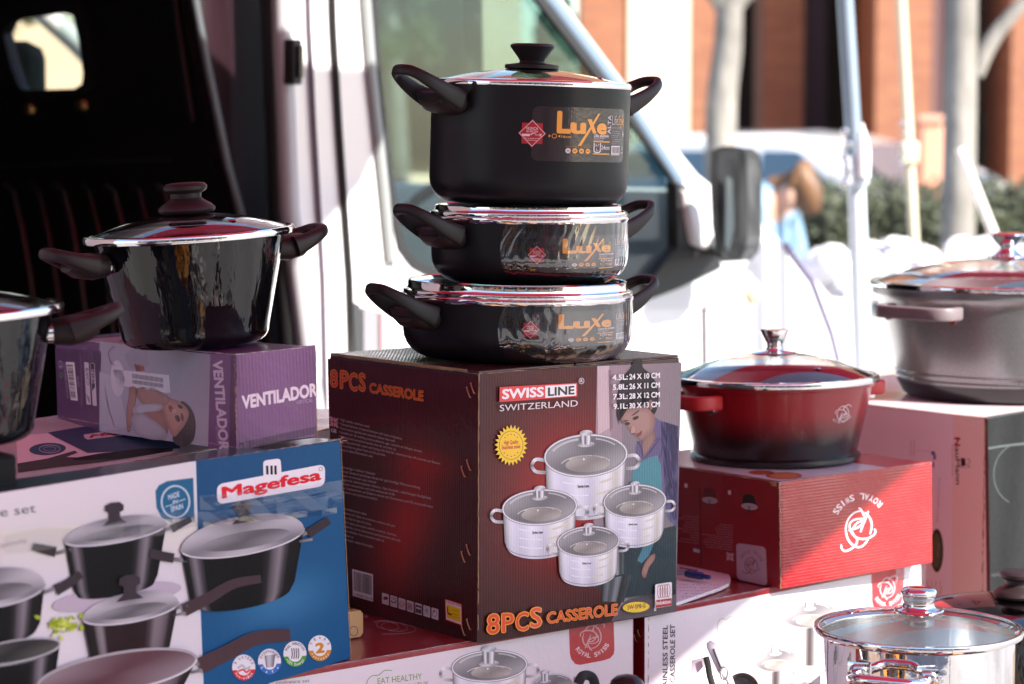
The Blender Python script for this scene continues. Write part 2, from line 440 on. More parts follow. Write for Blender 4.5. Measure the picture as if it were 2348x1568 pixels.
brown = lambda: mat('torn_board', (.42, .27, .16), .9, var=.3, vscale=60)
INK = inkmat('print_ink', rs=.00008); INKC = inkmat('print_ink_gloss', rough=.5, coat=.35, rs=.00016, coat_rough=.035, spec=.2); INKF = inkmat('print_ink_plain', rough=.4, coat=.35, rib=0)
def ragged(root, A, B, wd, n, nrm, name='worn_edge', seed=1, out=.0006, m=None):
    """a thin ragged strip of bare board along an edge A-B"""
    rnd = random.Random(seed); A, B = Vector(A), Vector(B); nrm = Vector(nrm).normalized(); side = (B - A).cross(nrm).normalized()
    mb = MB(); up = []; dn = []
    for i in range(n + 1):
        p = A.lerp(B, i / n) + nrm * out; up.append(p + side * wd * rnd.uniform(-.2, .9)); dn.append(p - side * wd * rnd.uniform(-.2, .9))
    mb.plate([up + dn[::-1]], nrm * -.0008)
    return mb.build(name, m or brown(), root)

# ================================================================== SETTING
ground_m = mat('paving', (.33, .31, .30), .85, var=.35, vscale=.8, bump=.003, bscale=30)
tag(MB().box((-70, -60, -.3), (70, 90, 0)).build('ground', ground_m), kind='structure')
# ---- arcade of brick piers across the square
def brickmat():
    m = bpy.data.materials.new('brick_face'); m.use_nodes = True; MATS['brick_face'] = m
    n, l = m.node_tree.nodes, m.node_tree.links; b = n['Principled BSDF']; b.inputs['Roughness'].default_value = .85
    tc = n.new('ShaderNodeTexCoord'); sx = n.new('ShaderNodeSeparateXYZ'); cx = n.new('ShaderNodeCombineXYZ'); ad = n.new('ShaderNodeMath')
    l.new(tc.outputs['Object'], sx.inputs[0]); l.new(sx.outputs[0], ad.inputs[0]); l.new(sx.outputs[1], ad.inputs[1])
    l.new(ad.outputs[0], cx.inputs[0]); l.new(sx.outputs[2], cx.inputs[1])
    t = n.new('ShaderNodeTexBrick'); t.inputs['Scale'].default_value = 1; t.inputs['Brick Width'].default_value = .25; t.inputs['Row Height'].default_value = .068
    t.inputs['Mortar Size'].default_value = .006; t.inputs['Color1'].default_value = (.34, .135, .065, 1); t.inputs['Color2'].default_value = (.27, .10, .05, 1); t.inputs['Mortar'].default_value = (.22, .13, .09, 1)
    l.new(cx.outputs[0], t.inputs['Vector']); l.new(t.outputs['Color'], b.inputs['Base Color'])
    bp = n.new('ShaderNodeBump'); bp.inputs['Distance'].default_value = .006; bp.invert = True; l.new(t.outputs['Fac'], bp.inputs['Height']); l.new(bp.outputs[0], b.inputs['Normal'])
    return m
BR = brickmat()
BY = 21.0
arc = thing('arcade_building', 'orange brick arcade with dark openings across the square', 'building', (8, BY, 0))
def bx(x, y=BY): return (x - 1174) / F * y
def pier(x0, x1, m, dep=1.1, name='pier', y=BY, top=7.5):
    MB().box((bx(x0, y), y, 0), (bx(x1, y), y + dep, top)).build(name, m, arc)
cream = mat('cream_render', (.78, .66, .52), .9, var=.12, vscale=1.2)
pier(1330, 1432, BR); pier(1440, 1579, cream, 1.2); pier(1582, 1640, BR, 1.6); pier(1748, 1838, BR, .9, y=22.2); pier(1838, 1890, mat('pier_shade_plum', (.13, .075, .075), .9), 2.0, y=22.8)  # plum pier: shaded side of the brick, put into its colour
pier(2003, 2130, BR, 1.2); pier(2312, 2480, BR, 1.2); pier(2640, 2790, BR, 1.2); pier(2960, 3120, BR, 1.2)
pier(2130, 2160, mat('pier_shade_plum'), 1.8, y=21.4)  # shaded side of the brick pier, painted plum
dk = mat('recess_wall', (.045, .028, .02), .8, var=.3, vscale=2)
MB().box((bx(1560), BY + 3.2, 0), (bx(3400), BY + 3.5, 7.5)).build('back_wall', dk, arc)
MB().box((bx(1330), BY - .1, 5.2), (bx(3400), BY + 3.6, 9)).build('upper_storey', BR, arc)
MB().box((bx(1640), BY + 3.1, 3.3 - .9), (bx(1750), BY + 3.18, 2.45 + .1)).build('lintel', mat('black_steel', (.012, .012, .012), .5), arc)
MB().box((bx(2243, 24), 23.9, 1.05), (bx(2318, 24), 24.1, 1.65)).build('awning_board', mat('green_board', (.02, .16, .11), .7, var=.3, vscale=3), arc)
# beige house seen through the van windows
bh = thing('beige_house', 'pale beige house wall in full sun seen through the van windows', 'building', (-4, 19, 0))
MB().box((-12, 19, 0), (bx(1195, 19), 20, 3.4)).build('wall', mat('beige_render', (.62, .5, .34), .9, var=.12, vscale=1.5), bh)
MB().box((-12.2, 18.8, 3.4), (bx(1195, 19) + .2, 20.2, 3.62)).build('cornice', mat('beige_trim', (.5, .42, .3), .9), bh)
for xx in (-9, -6.4, -1.2):
    wf = MB().box((xx, 18.97, 1.2), (xx + .9, 19.02, 2.6)).build('window', mat('window_frame_brown', (.1, .06, .04), .5), bh)
    MB().box((xx + .07, 18.955, 1.27), (xx + .83, 18.965, 2.53)).build('pane', mat('dark_pane', (.02, .025, .03), .05), wf)
# facade behind the camera, mirrored in the pots and lids
fb = thing('terrace_house', 'terraced ochre house standing behind the market stall', 'building', (0, -16, 0))
MB().box((-22, -17.5, 0), (22, -16.5, 8)).build('wall', mat('ochre_render', (.5, .33, .2), .9, var=.15, vscale=1), fb)
for k in range(9):
    for z in (1.0, 4.4):
        wn = MB().box((-18 + k * 4.2, -16.49, z), (-16.6 + k * 4.2, -16.42, z + 1.9)).build('window', mat('window_frame_white', (.7, .7, .68), .5), fb)
        MB().box((-17.9 + k * 4.2, -16.41, z + .1), (-16.7 + k * 4.2, -16.40, z + 1.8)).build('pane', mat('dark_pane'), wn)

# unseen rack of clothes added behind the camera to break up the pot reflections
gs = thing('reflection_rack', 'rack of hanging clothes on the stall opposite the cookware', 'stall', (0, -2.6, 0))
rnd = random.Random(77)
for r_, (yy_, zt) in enumerate(((-2.6, 1.95), (-3.4, 2.1))):
    MB().sweep([(-4.2, yy_, zt), (4.2, yy_, zt)], .016, n=8).build('rail', mat('table_leg', (.3, .3, .3), .5, .6), gs)
    x = -4.1
    gc = [('dark_cloth', (.012, .012, .015)), ('dark_cloth', (.012, .012, .015)), ('navy_cloth', (.02, .03, .06)), ('pink_cloth', (.6, .12, .18)), ('white_cotton_cloth', (.7, .68, .68)), ('orange_cloth', (.75, .26, .03)), ('dark_cloth', (.012, .012, .015)), ('red_cloth', (.4, .02, .03)), ('grey_cloth', (.12, .12, .13)), ('green_cloth', (.03, .12, .1)), ('dark_cloth', (.012, .012, .015)), ('brown_cloth', (.09, .05, .03))]
    while x < 4.1:
        w__ = rnd.uniform(.07, .26); L_ = rnd.uniform(.6, 1.35); nm, c_ = rnd.choice(gc); mb = MB(); fr = []
        for j in range(9):
            for i in range(7):
                fr.append((x + w__ * i / 6, yy_ + .05 * math.sin(i * 2.1 + j * .5) + rnd.uniform(-.01, .01), zt - L_ * j / 8))
        mb.add(fr, [(j * 7 + i, j * 7 + i + 1, (j + 1) * 7 + i + 1, (j + 1) * 7 + i) for j in range(8) for i in range(6)])
        mb.build('reflection_garment', mat(nm, c_, .85), gs, smooth=180); x += w__ + rnd.uniform(0, .05)
    for x in (-4.2, 4.2): MB().sweep([(x, yy_, 0), (x, yy_, zt)], .018, n=8).build('post', mat('table_leg'), gs)

# ---- trees
def tree_limbs(mb, p, d, r, depth, rnd, spread=.55):
    n = 5; pts = [Vector(p)]; d = Vector(d).normalized(); L = r * rnd.uniform(14, 20)
    for i in range(n):
        d = (d + Vector((rnd.uniform(-.12, .12), rnd.uniform(-.12, .12), rnd.uniform(-.02, .08)))).normalized(); pts.append(pts[-1] + d * L / n)
    mb.sweep(pts, [r * (1 - .45 * i / n) * (1 + .1 * math.sin(i * 2.3)) for i in range(n + 1)], n=9)
    if depth <= 0: return
    for k in range(2 if depth > 1 else 3):
        a = rnd.uniform(0, 6.28); e = Vector((math.cos(a), math.sin(a), 0)) * spread + d
        tree_limbs(mb, pts[-1 - (k % 2)], e, r * .6, depth - 1, rnd, spread)
bark = mat('plane_bark', (.26, .24, .21), .9, var=.45, vscale=7, bump=.01, bscale=14, stretch=(1, 1, .5))
def bare_tree(label, base, pts, r, seed, limbs=True):
    t = thing('bare_tree', label, 'tree', base, group='bare trees in the square')
    MB().sweep(crom(pts, 5), [r * (1.12 - .28 * i / (5 * (len(pts) - 1))) for i in range(5 * (len(pts) - 1) + 1)], n=14).build('trunk', bark, t, smooth=60)
    if limbs:
        rnd = random.Random(seed); top = Vector(pts[-1]); mb = MB()
        for k in range(3):
            a = k * 2.1 + seed; tree_limbs(mb, top, (math.cos(a) * .8, math.sin(a) * .3, 1), r * .68, 2, rnd)
        mb.build('branch', bark, t, smooth=60)
    return t
Y1 = 15.5
a0, a1, a2 = atd(1652, 300, Y1), atd(1668, 110, Y1), atd(1672, 10, Y1)
t1 = bare_tree('bare pale trunk forking at the top beside the cream pier', (a0.x, Y1, 0), [(a0.x + .05, Y1, 0), a0, a1, a2], .098, 3)
MB().sweep(crom([atd(1670, 30, Y1), atd(1640, -10, Y1), atd(1600, -60, Y1)], 4), [.07, .065, .06, .055, .05, .05, .05, .045, .04], n=9).build('branch', bark, t1, smooth=60)
MB().sweep(crom([atd(1670, 30, Y1), atd(1712, -15, Y1), atd(1790, -50, Y1)], 4), [.07, .065, .06, .055, .05, .05, .05, .045, .04], n=9).build('branch', bark, t1, smooth=60)
Y2 = 9.5
b0, b1 = atd(2196, 560, Y2), atd(2206, 0, Y2)
t2 = bare_tree('thick grey trunk lit white on its right side beside the hedge', (b0.x, Y2, 0), [(b0.x, Y2, 0), b0, b1, atd(2208, -200, Y2)], .066, 5)
MB().sweep(crom([atd(2235, 170, Y2), atd(2275, 90, Y2), atd(2350, 0, Y2), atd(2420, -80, Y2)], 4), [.036, .036, .034, .034, .032, .03, .03, .028, .026, .024, .022, .02, .02], n=9).build('branch', bark, t2, smooth=60)

def leaves(mb, centre, size, n, leaf, rnd, hollow=.3):
    for _ in range(n):
        while True:
            q = Vector((rnd.uniform(-1, 1), rnd.uniform(-1, 1), rnd.uniform(-1, 1)))
            if hollow < q.length < 1: break
        p = Vector((centre[0] + q.x * size[0], centre[1] + q.y * size[1], centre[2] + q.z * size[2]))
        a = Vector((rnd.uniform(-1, 1), rnd.uniform(-1, 1), rnd.uniform(-1, 1))).normalized(); b = a.orthogonal().normalized()
        s = leaf * rnd.uniform(.6, 1.3); a = a * s; b = b * s * .55
        mb.add([p - a, p + b, p + a, p - b], [(0, 1, 2, 3)])
def leafmat(name, col):
    m = mat(name, col, .6, var=.5, vscale=2.5); return m
rnd = random.Random(11)
for (lab, cx, y, z, sz, gm) in (('dark leafy evergreen seen through the cab window on the left', bx(905, 15), 15, 2.3, (.30, .4, .42), (.035, .07, .02)),
                                ('pale green leafy tree seen through the cab window towards the windscreen', bx(1262, 14), 14, 1.5, (.18, .4, .7), (.06, .10, .07)),
                                ('dark evergreen standing left of the beige house', bx(-60, 14), 14, 2.2, (.6, .6, 1.5), (.03, .06, .02))):
    t = thing('leafy_tree', lab, 'tree', (cx, y, 0), group='leafy trees beyond the van')
    MB().sweep([(cx, y, 0), (cx + .05, y, .9), (cx, y, 1.9), (cx - .05, y, z + .4)], [.09, .075, .06, .03], n=9).build('trunk', bark, t, smooth=60)
    mb = MB()
    for k in range(9):
        leaves(mb, (cx + rnd.uniform(-.6, .6) * sz[0], y + rnd.uniform(-.6, .6) * sz[1], z + rnd.uniform(-.75, .75) * sz[2]), (sz[0] * .5, sz[1] * .5, sz[2] * .4), 700, .05, rnd)
    mb.build('crown', leafmat('leaves_%02d' % int(gm[0] * 100), gm), t)
# ---- hedge
HY = 10.6
hedge = thing('hedge', 'clipped green hedge behind the tent poles', 'hedge', (bx(2150, HY), HY, 0))
mb = MB()
for i in range(64):
    fx = bx(1860 + i * 11, HY); leaves(mb, (fx, HY + rnd.uniform(0, .3), .98 + rnd.uniform(-.03, .10)), (.13, .2, .26), 330, .022, rnd, 0)
mb.build('foliage', leafmat('hedge_leaves', (.065, .075, .04)), hedge)
mb = MB()
for i in range(30): mb.sweep([(bx(1870 + i * 22, HY), HY + .1, 0), (bx(1875 + i * 22, HY), HY + .15, .9)], .02, n=6)
mb.build('stem', bark, hedge)
mb = MB()
for i in range(12): leaves(mb, (bx(2120 + rnd.uniform(0, 90), HY - .2), HY - .32, .88 + rnd.uniform(-.12, .05)), (.09, .06, .08), 60, .022, rnd, 0)
mb.build('dry_leaves', leafmat('dry_leaves', (.28, .1, .05)), hedge)
# low concrete wall under the hedge
MB().box((bx(1800, 10), 9.9, 0), (bx(2700, 10), 10.15, .72)).build('planter_wall', mat('pale_concrete', (.5, .47, .42), .9, var=.2, vscale=2)); tag(bpy.data.objects['planter_wall'], 'low pale concrete wall in front of the hedge', 'wall')

# ---- cars
def car(name, label, loc, yaw, paint, L=4.0, W=1.7, H=1.48, group='parked cars beyond the van', scale=1.0):
    t = thing(name, label, 'car', loc, yaw, group)
    pr = [(0, .35), (.03, .62), (.15, .82), (.95, .98), (1.55, 1.38), (1.95, H), (2.9, H - .01), (3.45, 1.32), (3.85, 1.0), (3.98, .85), (4.0, .4), (3.6, .3), (.4, .3)]
    pr = [(x - L / 2, z) for x, z in pr]
    body = MB(); N = len(pr); rows = []
    for fy, inz, inx in ((-1, 1, 1), (-.86, 0, 0), (-.45, 0, 0), (0, 0, 0), (.45, 0, 0), (.86, 0, 0), (1, 1, 1)):
        row = []
        for x, z in pr:
            wz = max(0, (z - .95)) / .6; y = fy * W / 2 * (1 - .2 * wz); zz = z - (.05 if inz and z > .5 else 0) + (.02 if abs(fy) < .1 and z > 1 else 0)
            row.append((x * (1 - .01 * inx), y, zz))
        rows.append(row)
    vs = [p for r in rows for p in r]; fs = []
    for i in range(len(rows) - 1):
        for j in range(N): fs.append((i * N + j, i * N + (j + 1) % N, (i + 1) * N + (j + 1) % N, (i + 1) * N + j))
    fs.append(tuple(range(N))[::-1]); fs.append(tuple((len(rows) - 1) * N + j for j in range(N)))
    body.add(vs, fs).build('body', paint, t, smooth=50, world=False, bevel=.03)
    gm = mat('car_glass', (.05, .09, .13), .04, coat=1)
    def sy(z): return W / 2 * (1 - .2 * max(0, z - .95) / .6)
    for sgn in (-1, 1):
        for x0, x1, x2, x3 in ((-.72, -.25, .02, .02), (.1, .1, .72, .62), (.8, .72, 1.1, 1.5)):
            z0, z1 = 1.0, 1.36
            q = [(x0, sgn * (sy(z0) + .012), z0), (x3 if x2 < x3 else x2, sgn * (sy(z0) + .012), z0), (x2, sgn * (sy(z1) + .012), z1), (x1, sgn * (sy(z1) + .012), z1)]
            MB().plate([q], (0, -sgn * .03, 0)).build('side_window', gm, t, world=False)
        for wx in (-1.22, 1.28):
            wh = MB().lathe([(.0, -.09), (.2, -.09), (.3, -.08), (.31, 0), (.3, .09), (.2, .1), (0, .1)], 28, M=Matrix.Translation((wx, sgn * (W / 2 - .1), .31)) @ Matrix.Rotation(-sgn * rad(90), 4, 'X')).build('wheel', mat('tyre', (.02, .02, .02), .8), t, smooth=40, world=False)
            MB().lathe([(0, .105), (.05, .115), (.19, .104), (.2, .09)], 20, M=Matrix.Translation((wx, sgn * (W / 2 - .1), .31)) @ Matrix.Rotation(-sgn * rad(90), 4, 'X')).build('rim', mat('alloy', (.6, .6, .62), .3, 1), wh, smooth=40, world=False)
    MB().plate([[(-1.0, -.66, 1.03), (-1.0, .66, 1.03), (-.5, .58, 1.39), (-.5, -.58, 1.39)]], (-.03, 0, .02)).build('windscreen', gm, t, world=False)
    MB().plate([[(1.83, -.6, 1.02), (1.83, .6, 1.02), (1.5, .54, 1.32), (1.5, -.54, 1.32)]], (.03, 0, .01)).build('rear_window', gm, t, world=False)
    for y in (-.62, .62):
        MB().box((-1.99, y - .14, .66), (-1.9, y + .14, .8)).build('headlight', mat('lamp_glass', (.75, .75, .75), .1), t, world=False, bevel=.02)
        MB().box((1.93, y - .14, .74), (2.02, y + .14, .92)).build('tail_light', mat('lamp_red', (.5, .02, .02), .2), t, world=False, bevel=.02)
    return t
white_p = mat('white_car_paint', (.74, .75, .78), .3, coat=1); red_p = mat('red_car_paint', (.5, .02, .05), .3, coat=1); silver_p = mat('silver_car_paint', (.5, .5, .51), .35, .4, coat=1)
car('parked_car', 'white hatchback parked beyond the van bonnet', (bx(1865, 17.5), 17.5, 0), rad(146), white_p)
car('parked_car', 'silver estate car under the brick piers with only its roof line showing', (bx(1690, 19.6), 19.6, 0.0), rad(8), silver_p)
rc = car('parked_car', 'low white hatchback between the thick tent pole and the grey trunk', (bx(2075, 17.6), 18.2, 0), rad(100), white_p); rc.scale = (1, 1, .84)

# sunlit salmon box / letter box beyond the hedge
bxo = thing('market_crate', 'tall salmon crate glowing in the sun beyond the second tent pole', 'crate', (bx(2128, 16), 16, 0))
MB().box((bx(2108, 16), 16, 0), (bx(2162, 16), 16.25, 1.56)).build('crate_side', mat('salmon_board', (.75, .32, .2), .7, var=.1), bxo, bevel=.02)
MB().box((bx(2104, 16), 15.97, 1.56), (bx(2166, 16), 16.28, 1.6)).build('lid', mat('salmon_lid', (.7, .36, .25), .7), bxo)

# ---- tent poles
def pole(label, pts, r, m, joint=None, jm=None):
    t = thing('tent_pole', label, 'pole', (pts[0][0], pts[0][1], 0), group='poles of the neighbouring market tent')
    MB().sweep(pts, [(q, q) for q in (r if isinstance(r, list) else [r] * len(pts))], n=16, up=(0, 1, 0)).build('tube', m, t, smooth=50)
    if joint:
        for (p, s) in joint: MB().box((p.x - s, p.y - s, p.z - s * 1.3), (p.x + s, p.y + s, p.z + s * 1.3)).build('joint', jm or m, t, bevel=.008)
        for k in range(5):
            p, s = joint[0]; q = p + Vector((-s * 1.05 + .008 * (k % 2), -s * 1.05, -.03 + k * .03)); MB().lathe([(0, .006), (.007, .004), (.009, 0), (.009, -.01)], 10, M=Matrix.Translation(q) @ Matrix.Rotation(rad(90), 4, 'X')).build('bolt', mat('bolt_steel', (.6, .6, .6), .25, 1), t, smooth=40)
    return t
galv = mat('galvanised_pole', (.26, .33, .40), .35, .5, var=.1, vscale=6); enamel = mat('white_enamel_pole', (.55, .63, .70), .35, var=.06, vscale=5)
PY = 5.6
q0, q1 = atd(1938, 0, PY), atd(1972, 560, PY)
down = lambda a, b, z: b + (b - a) * ((b.z - z) / (a.z - b.z))
pt = pole('slender grey inner pole of the tent with a clamp halfway up', [down(q0, q1, 0), q1, q0, q0 + (q0 - q1) * .8], .019, galv)
q2, q3 = atd(1962, 380, PY - .1), atd(1976, 800, PY - .1)
pole('thick white outer sleeve of the tent pole with bolted clamp', [down(q2, q3, 0), q3, q2], .0205, enamel, [(atd(1962, 392, PY - .12), .027)])
# pointed finial of a furled flap on the sleeve
fl = atd(1980, 345, PY - .15)
o = MB().sweep([fl + Vector((.002, 0, -.06)), fl, fl + Vector((-.003, 0, .035)), fl + Vector((-.004, 0, .062))], [(.014, .012), (.016, .013), (.01, .01), (.002, .002)], n=12).build('rope_tassel', mat('white_cotton', (.85, .85, .86), .8), smooth=60); tag(o, 'pointed white tassel hanging beside the clamp of the thick tent pole', 'tassel')
q4, q5 = atd(2066, 0, 7.4), atd(2096, 560, 7.4)
pole('cream inner tent pole with round snap buttons', [down(q4, q5, 0), q5, q4, q4 + (q4 - q5) * .6], .0155, mat('cream_pole', (.62, .56, .4), .4, var=.08), [(atd(2085, 350, 7.38), .026)], mat('cream_pole'))
q6, q7 = atd(2208, 360, 6.3), atd(2288, 560, 6.3)
pole('leaning white strut of the neighbouring tent', [down(q6, q7, 0), q7, q6, q6 + (q6 - q7) * .1], .0125, mat('warm_white_pole', (.8, .74, .68), .4))

# ---- neighbouring stall with white bundles
ns = thing('folding_table', 'low table with a pale cloth in front of the hedge', 'table', (bx(2060, 6.4), 6.4, 0))
MB().box((bx(1935, 6.2), 6.2, 1.06), (bx(2420, 6.2), 7.0, 1.09)).build('tabletop', mat('table_grey', (.55, .54, .55), .7), ns, bevel=.01)
for x in (1950, 2400):
    for y in (6.25, 6.95): MB().sweep([(bx(x, 6.2), y, 0), (bx(x, 6.2), y, 1.06)], .02, n=8).build('leg', mat('table_leg', (.3, .3, .3), .5, .6), ns)
def bundle(label, c, s, seed):
    rnd = random.Random(seed); vs = []; n, m = 28, 16
    ph = [rnd.uniform(0, 6.28) for _ in range(6)]
    for j in range(m + 1):
        for i in range(n):
            a = 2 * math.pi * i / n; b = -math.pi / 2 + math.pi * j / m
            k = 1 + .10 * math.sin(3 * a + ph[0] + 2 * b) + .12 * abs(math.sin(5 * a + ph[1] + 3 * b)) + .09 * abs(math.sin(7 * b + ph[2] + 2 * a)) - .1
            z = math.sin(b) * s[2] * k; vs.append((c[0] + math.cos(a) * math.cos(b) * s[0] * k, c[1] + math.sin(a) * math.cos(b) * s[1] * k, c[2] + max(z, -s[2] * .8)))
    fs = [(j * n + i, j * n + (i + 1) % n, (j + 1) * n + (i + 1) % n, (j + 1) * n + i) for j in range(m) for i in range(n)]
    o = MB().add(vs, fs).build('cloth_bundle', mat('white_cloth', (.8, .79, .8), .9, var=.06, vscale=10, bump=.004, bscale=40), smooth=80)
    return tag(o, label, 'bundle', 'white cloth bundles on the neighbouring stall')
for i, (x, y, sx, sz, lab) in enumerate(((1905, 620, .075, .05, 'small white cloth bundle at the left end by the bonnet'), (1995, 610, .07, .055, 'white cloth bundle just right of the thick tent pole'), (2050, 604, .07, .06, 'round white cloth bundle left of the cream pole'),
                                  (2110, 620, .06, .05, 'white cloth bundle behind the cream pole foot'), (2205, 575, .065, .06, 'white cloth bundle below the thick grey trunk'), (2262, 590, .07, .06, 'white cloth bundle under the leaning strut'), (2345, 600, .06, .05, 'white cloth bundle at the right edge behind the steel lid knob'))):
    p = atd(x, y, 6.5); bundle(lab, (p.x, p.y, 1.09 + sz * .8), (sx, .08, sz * 1.15), i)
# ---- person bending over in a denim jacket
def skin_obj(name, verts, edges, radii, m, parent, sub=2):
    me = bpy.data.meshes.new(name); me.from_pydata([tuple(v) for v in verts], edges, []); me.materials.append(m)
    o = bpy.data.objects.new(name, me); COL.objects.link(o); o.parent = parent
    md = o.modifiers.new('skin', 'SKIN'); md.use_smooth_shade = True
    for i, r in enumerate(radii): me.skin_vertices[0].data[i].radius = r if isinstance(r, tuple) else (r, r)
    me.skin_vertices[0].data[0].use_root = True
    s = o.modifiers.new('sub', 'SUBSURF'); s.levels = sub; s.render_levels = sub
    return o
PYD = 9.4; PX = bx(1645, PYD)
per = thing('person', 'person in a pale blue denim jacket with brown hair bending forward beyond the bonnet', 'person', (PX, PYD, 0), rad(-30)); per.scale = (.85, .85, .93)
V = [(0, 0, .92), (.06, 0, 1.05), (.13, 0, 1.2), (.22, 0, 1.31), (.30, 0, 1.34), (.36, 0, 1.36), (.42, -.01, 1.33),
     (-.02, -.1, .9), (.06, -.12, .5), (-.06, -.12, .08), (.08, -.13, .04), (-.02, .1, .9), (-.02, .12, .5), (-.14, .12, .08), (0, .13, .04),
     (.24, -.18, 1.28), (.30, -.22, 1.02), (.48, -.16, .88), (.56, -.14, .85), (.24, .18, 1.28), (.32, .2, 1.02), (.5, .15, .92), (.58, .13, .9)]
Ed = [(0, 1), (1, 2), (2, 3), (3, 4), (4, 5), (5, 6), (0, 7), (7, 8), (8, 9), (9, 10), (0, 11), (11, 12), (12, 13), (13, 14), (3, 15), (15, 16), (16, 17), (17, 18), (3, 19), (19, 20), (20, 21), (21, 22)]
Rr = [(.13, .16), (.12, .15), (.13, .17), (.12, .17), .055, (.085, .075), (.075, .07), .09, .06, .042, .04, .09, .06, .042, .04, .07, .05, .038, .035, .07, .05, .038, .035]
skin_obj('body', V, Ed, Rr, mat('skin_tone', (.5, .3, .22), .6), per)
J = [(.0, 0, .93), (.06, 0, 1.06), (.13, 0, 1.21), (.22, 0, 1.32), (.28, 0, 1.34), (.24, -.18, 1.29), (.30, -.22, 1.03), (.46, -.17, .9), (.24, .18, 1.29), (.32, .2, 1.03), (.48, .16, .94)]
skin_obj('denim_jacket', J, [(0, 1), (1, 2), (2, 3), (3, 4), (3, 5), (5, 6), (6, 7), (3, 8), (8, 9), (9, 10)], [(.15, .18), (.14, .18), (.17, .21), (.17, .21), (.10, .10), .085, .062, .05, .085, .062, .05], mat('denim', (.22, .36, .5), .9, var=.6, vscale=9, bump=.01, bscale=18), per)
skin_obj('trousers', [(0, 0, .92), (-.02, -.1, .88), (.06, -.12, .5), (-.06, -.12, .12), (-.02, .1, .88), (-.02, .12, .5), (-.14, .12, .12)], [(0, 1), (1, 2), (2, 3), (0, 4), (4, 5), (5, 6)], [(.14, .17), .1, .072, .055, .1, .072, .055], mat('dark_trousers', (.03, .035, .05), .9), per)
hm = mat('brown_hair', (.16, .075, .03), .5, var=.5, vscale=25, bump=.006, bscale=60, stretch=(1, 1, .2))
skin_obj('hair', [(.35, 0, 1.42), (.40, 0, 1.415), (.44, 0, 1.38), (.455, 0, 1.32), (.45, -.01, 1.26), (.32, 0, 1.39)], [(0, 1), (1, 2), (2, 3), (3, 4), (0, 5)], [(.06, .06), (.075, .08), (.07, .08), (.055, .07), (.03, .05), (.04, .05)], hm, per)
for y in (-.03, .03): MB().lathe([(0, .008), (.008, .004), (.01, 0)], 10, c=(.49, y, 1.32)).build('eye', mat('eye_dark', (.02, .02, .02), .2), per, world=False)

# ================================================================== VAN
V0 = Vector((-.393, 4.6, 0)); VY = math.atan2(1.0, .924)
VF = Vector((math.cos(VY), math.sin(VY), 0)); VN = Vector((-math.sin(VY), math.cos(VY), 0)); UP = Vector((0, 0, 1))
van = thing('delivery_van', 'white delivery van with its side door slid open on a dark load bay', 'van', V0, VY)
def vp(x, y, off=0.0): return atplane(x, y, V0 + VN * off, VN)
def vl(f, z, off=0.0): return V0 + VF * f + UP * z + VN * off
def vpl(pts, off=0.0): return [vp(x, y, off) for x, y in pts]
van_w = mat('van_paint', (.8, .8, .82), .28, coat=1, coat_rough=.04, var=.04, vscale=3)
van_g = mat('grey_moulding', (.36, .37, .39), .5); rub = mat('black_rubber', (.012, .012, .013), .55)
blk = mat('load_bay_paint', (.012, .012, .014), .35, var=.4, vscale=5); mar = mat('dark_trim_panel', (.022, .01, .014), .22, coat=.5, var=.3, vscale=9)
ROOF = 2.3
def fz(x, y): q = vp(x, y) - V0; return q.dot(VF), q.z
# outline of the near side, from the door jamb forwards
out = [vp(760, 1600), vp(745, 1100), vp(705, 800), vp(662, 500), vp(646, 200), vp(640, 0), vp(634, -300)]
f0 = (out[-1] - V0).dot(VF); out.append(vl(f0, ROOF)); 
out += [vl(fz(1120, -200)[0] - .1, ROOF)] + vpl([(1180, -140), (1290, 0), (1440, 200), (1600, 400), (1662, 448), (1722, 486), (1800, 560), (1870, 640), (1940, 725), (2010, 835), (2045, 960), (2060, 1150), (2064, 1420)])
out[0] = vl(fz(760, 1600)[0], .42); fend = fz(2064, 1420)[0]; out.append(vl(fend, .42))
win = vpl([(848, -170), (1080, -170), (1140, -110), (1235, 0), (1390, 200), (1538, 400), (1560, 470), (1564, 560), (1540, 610), (1440, 676), (1350, 690), (1020, 640), (950, 606), (918, 566), (902, 480), (880, 330), (862, 180)])
MB().plate([out, win], VN * .012).build('side_body', van_w, van, bevel=.003)
# rubber frame of the cab window
def offring(pts3, d):
    c = sum(pts3, Vector()) / len(pts3); outp = []
    n = len(pts3)
    for i in range(n):
        a = (pts3[i] - pts3[i - 1]).normalized(); b = (pts3[(i + 1) % n] - pts3[i]).normalized(); t = (a + b).normalized(); nn = t.cross(VN)
        if nn.dot(pts3[i] - c) < 0: nn = -nn
        outp.append(pts3[i] + nn * d)
    return outp
MB().plate([offring(win, .010), offring(win, -.008)], VN * .012).build('window_seal', rub, van)
van.children[-1] if False else None
bpy.data.objects['window_seal'].location += Vector((0, -.006, 0))
vg = glassmat('van_glass', (.70, .80, .78), 1.5, boost=.6)
MB().plate([offring(win, -.004)], VN * .004).build('cab_window_pane', vg, van)
bpy.data.objects['cab_window_pane'].location += Vector((0, .012, 0))
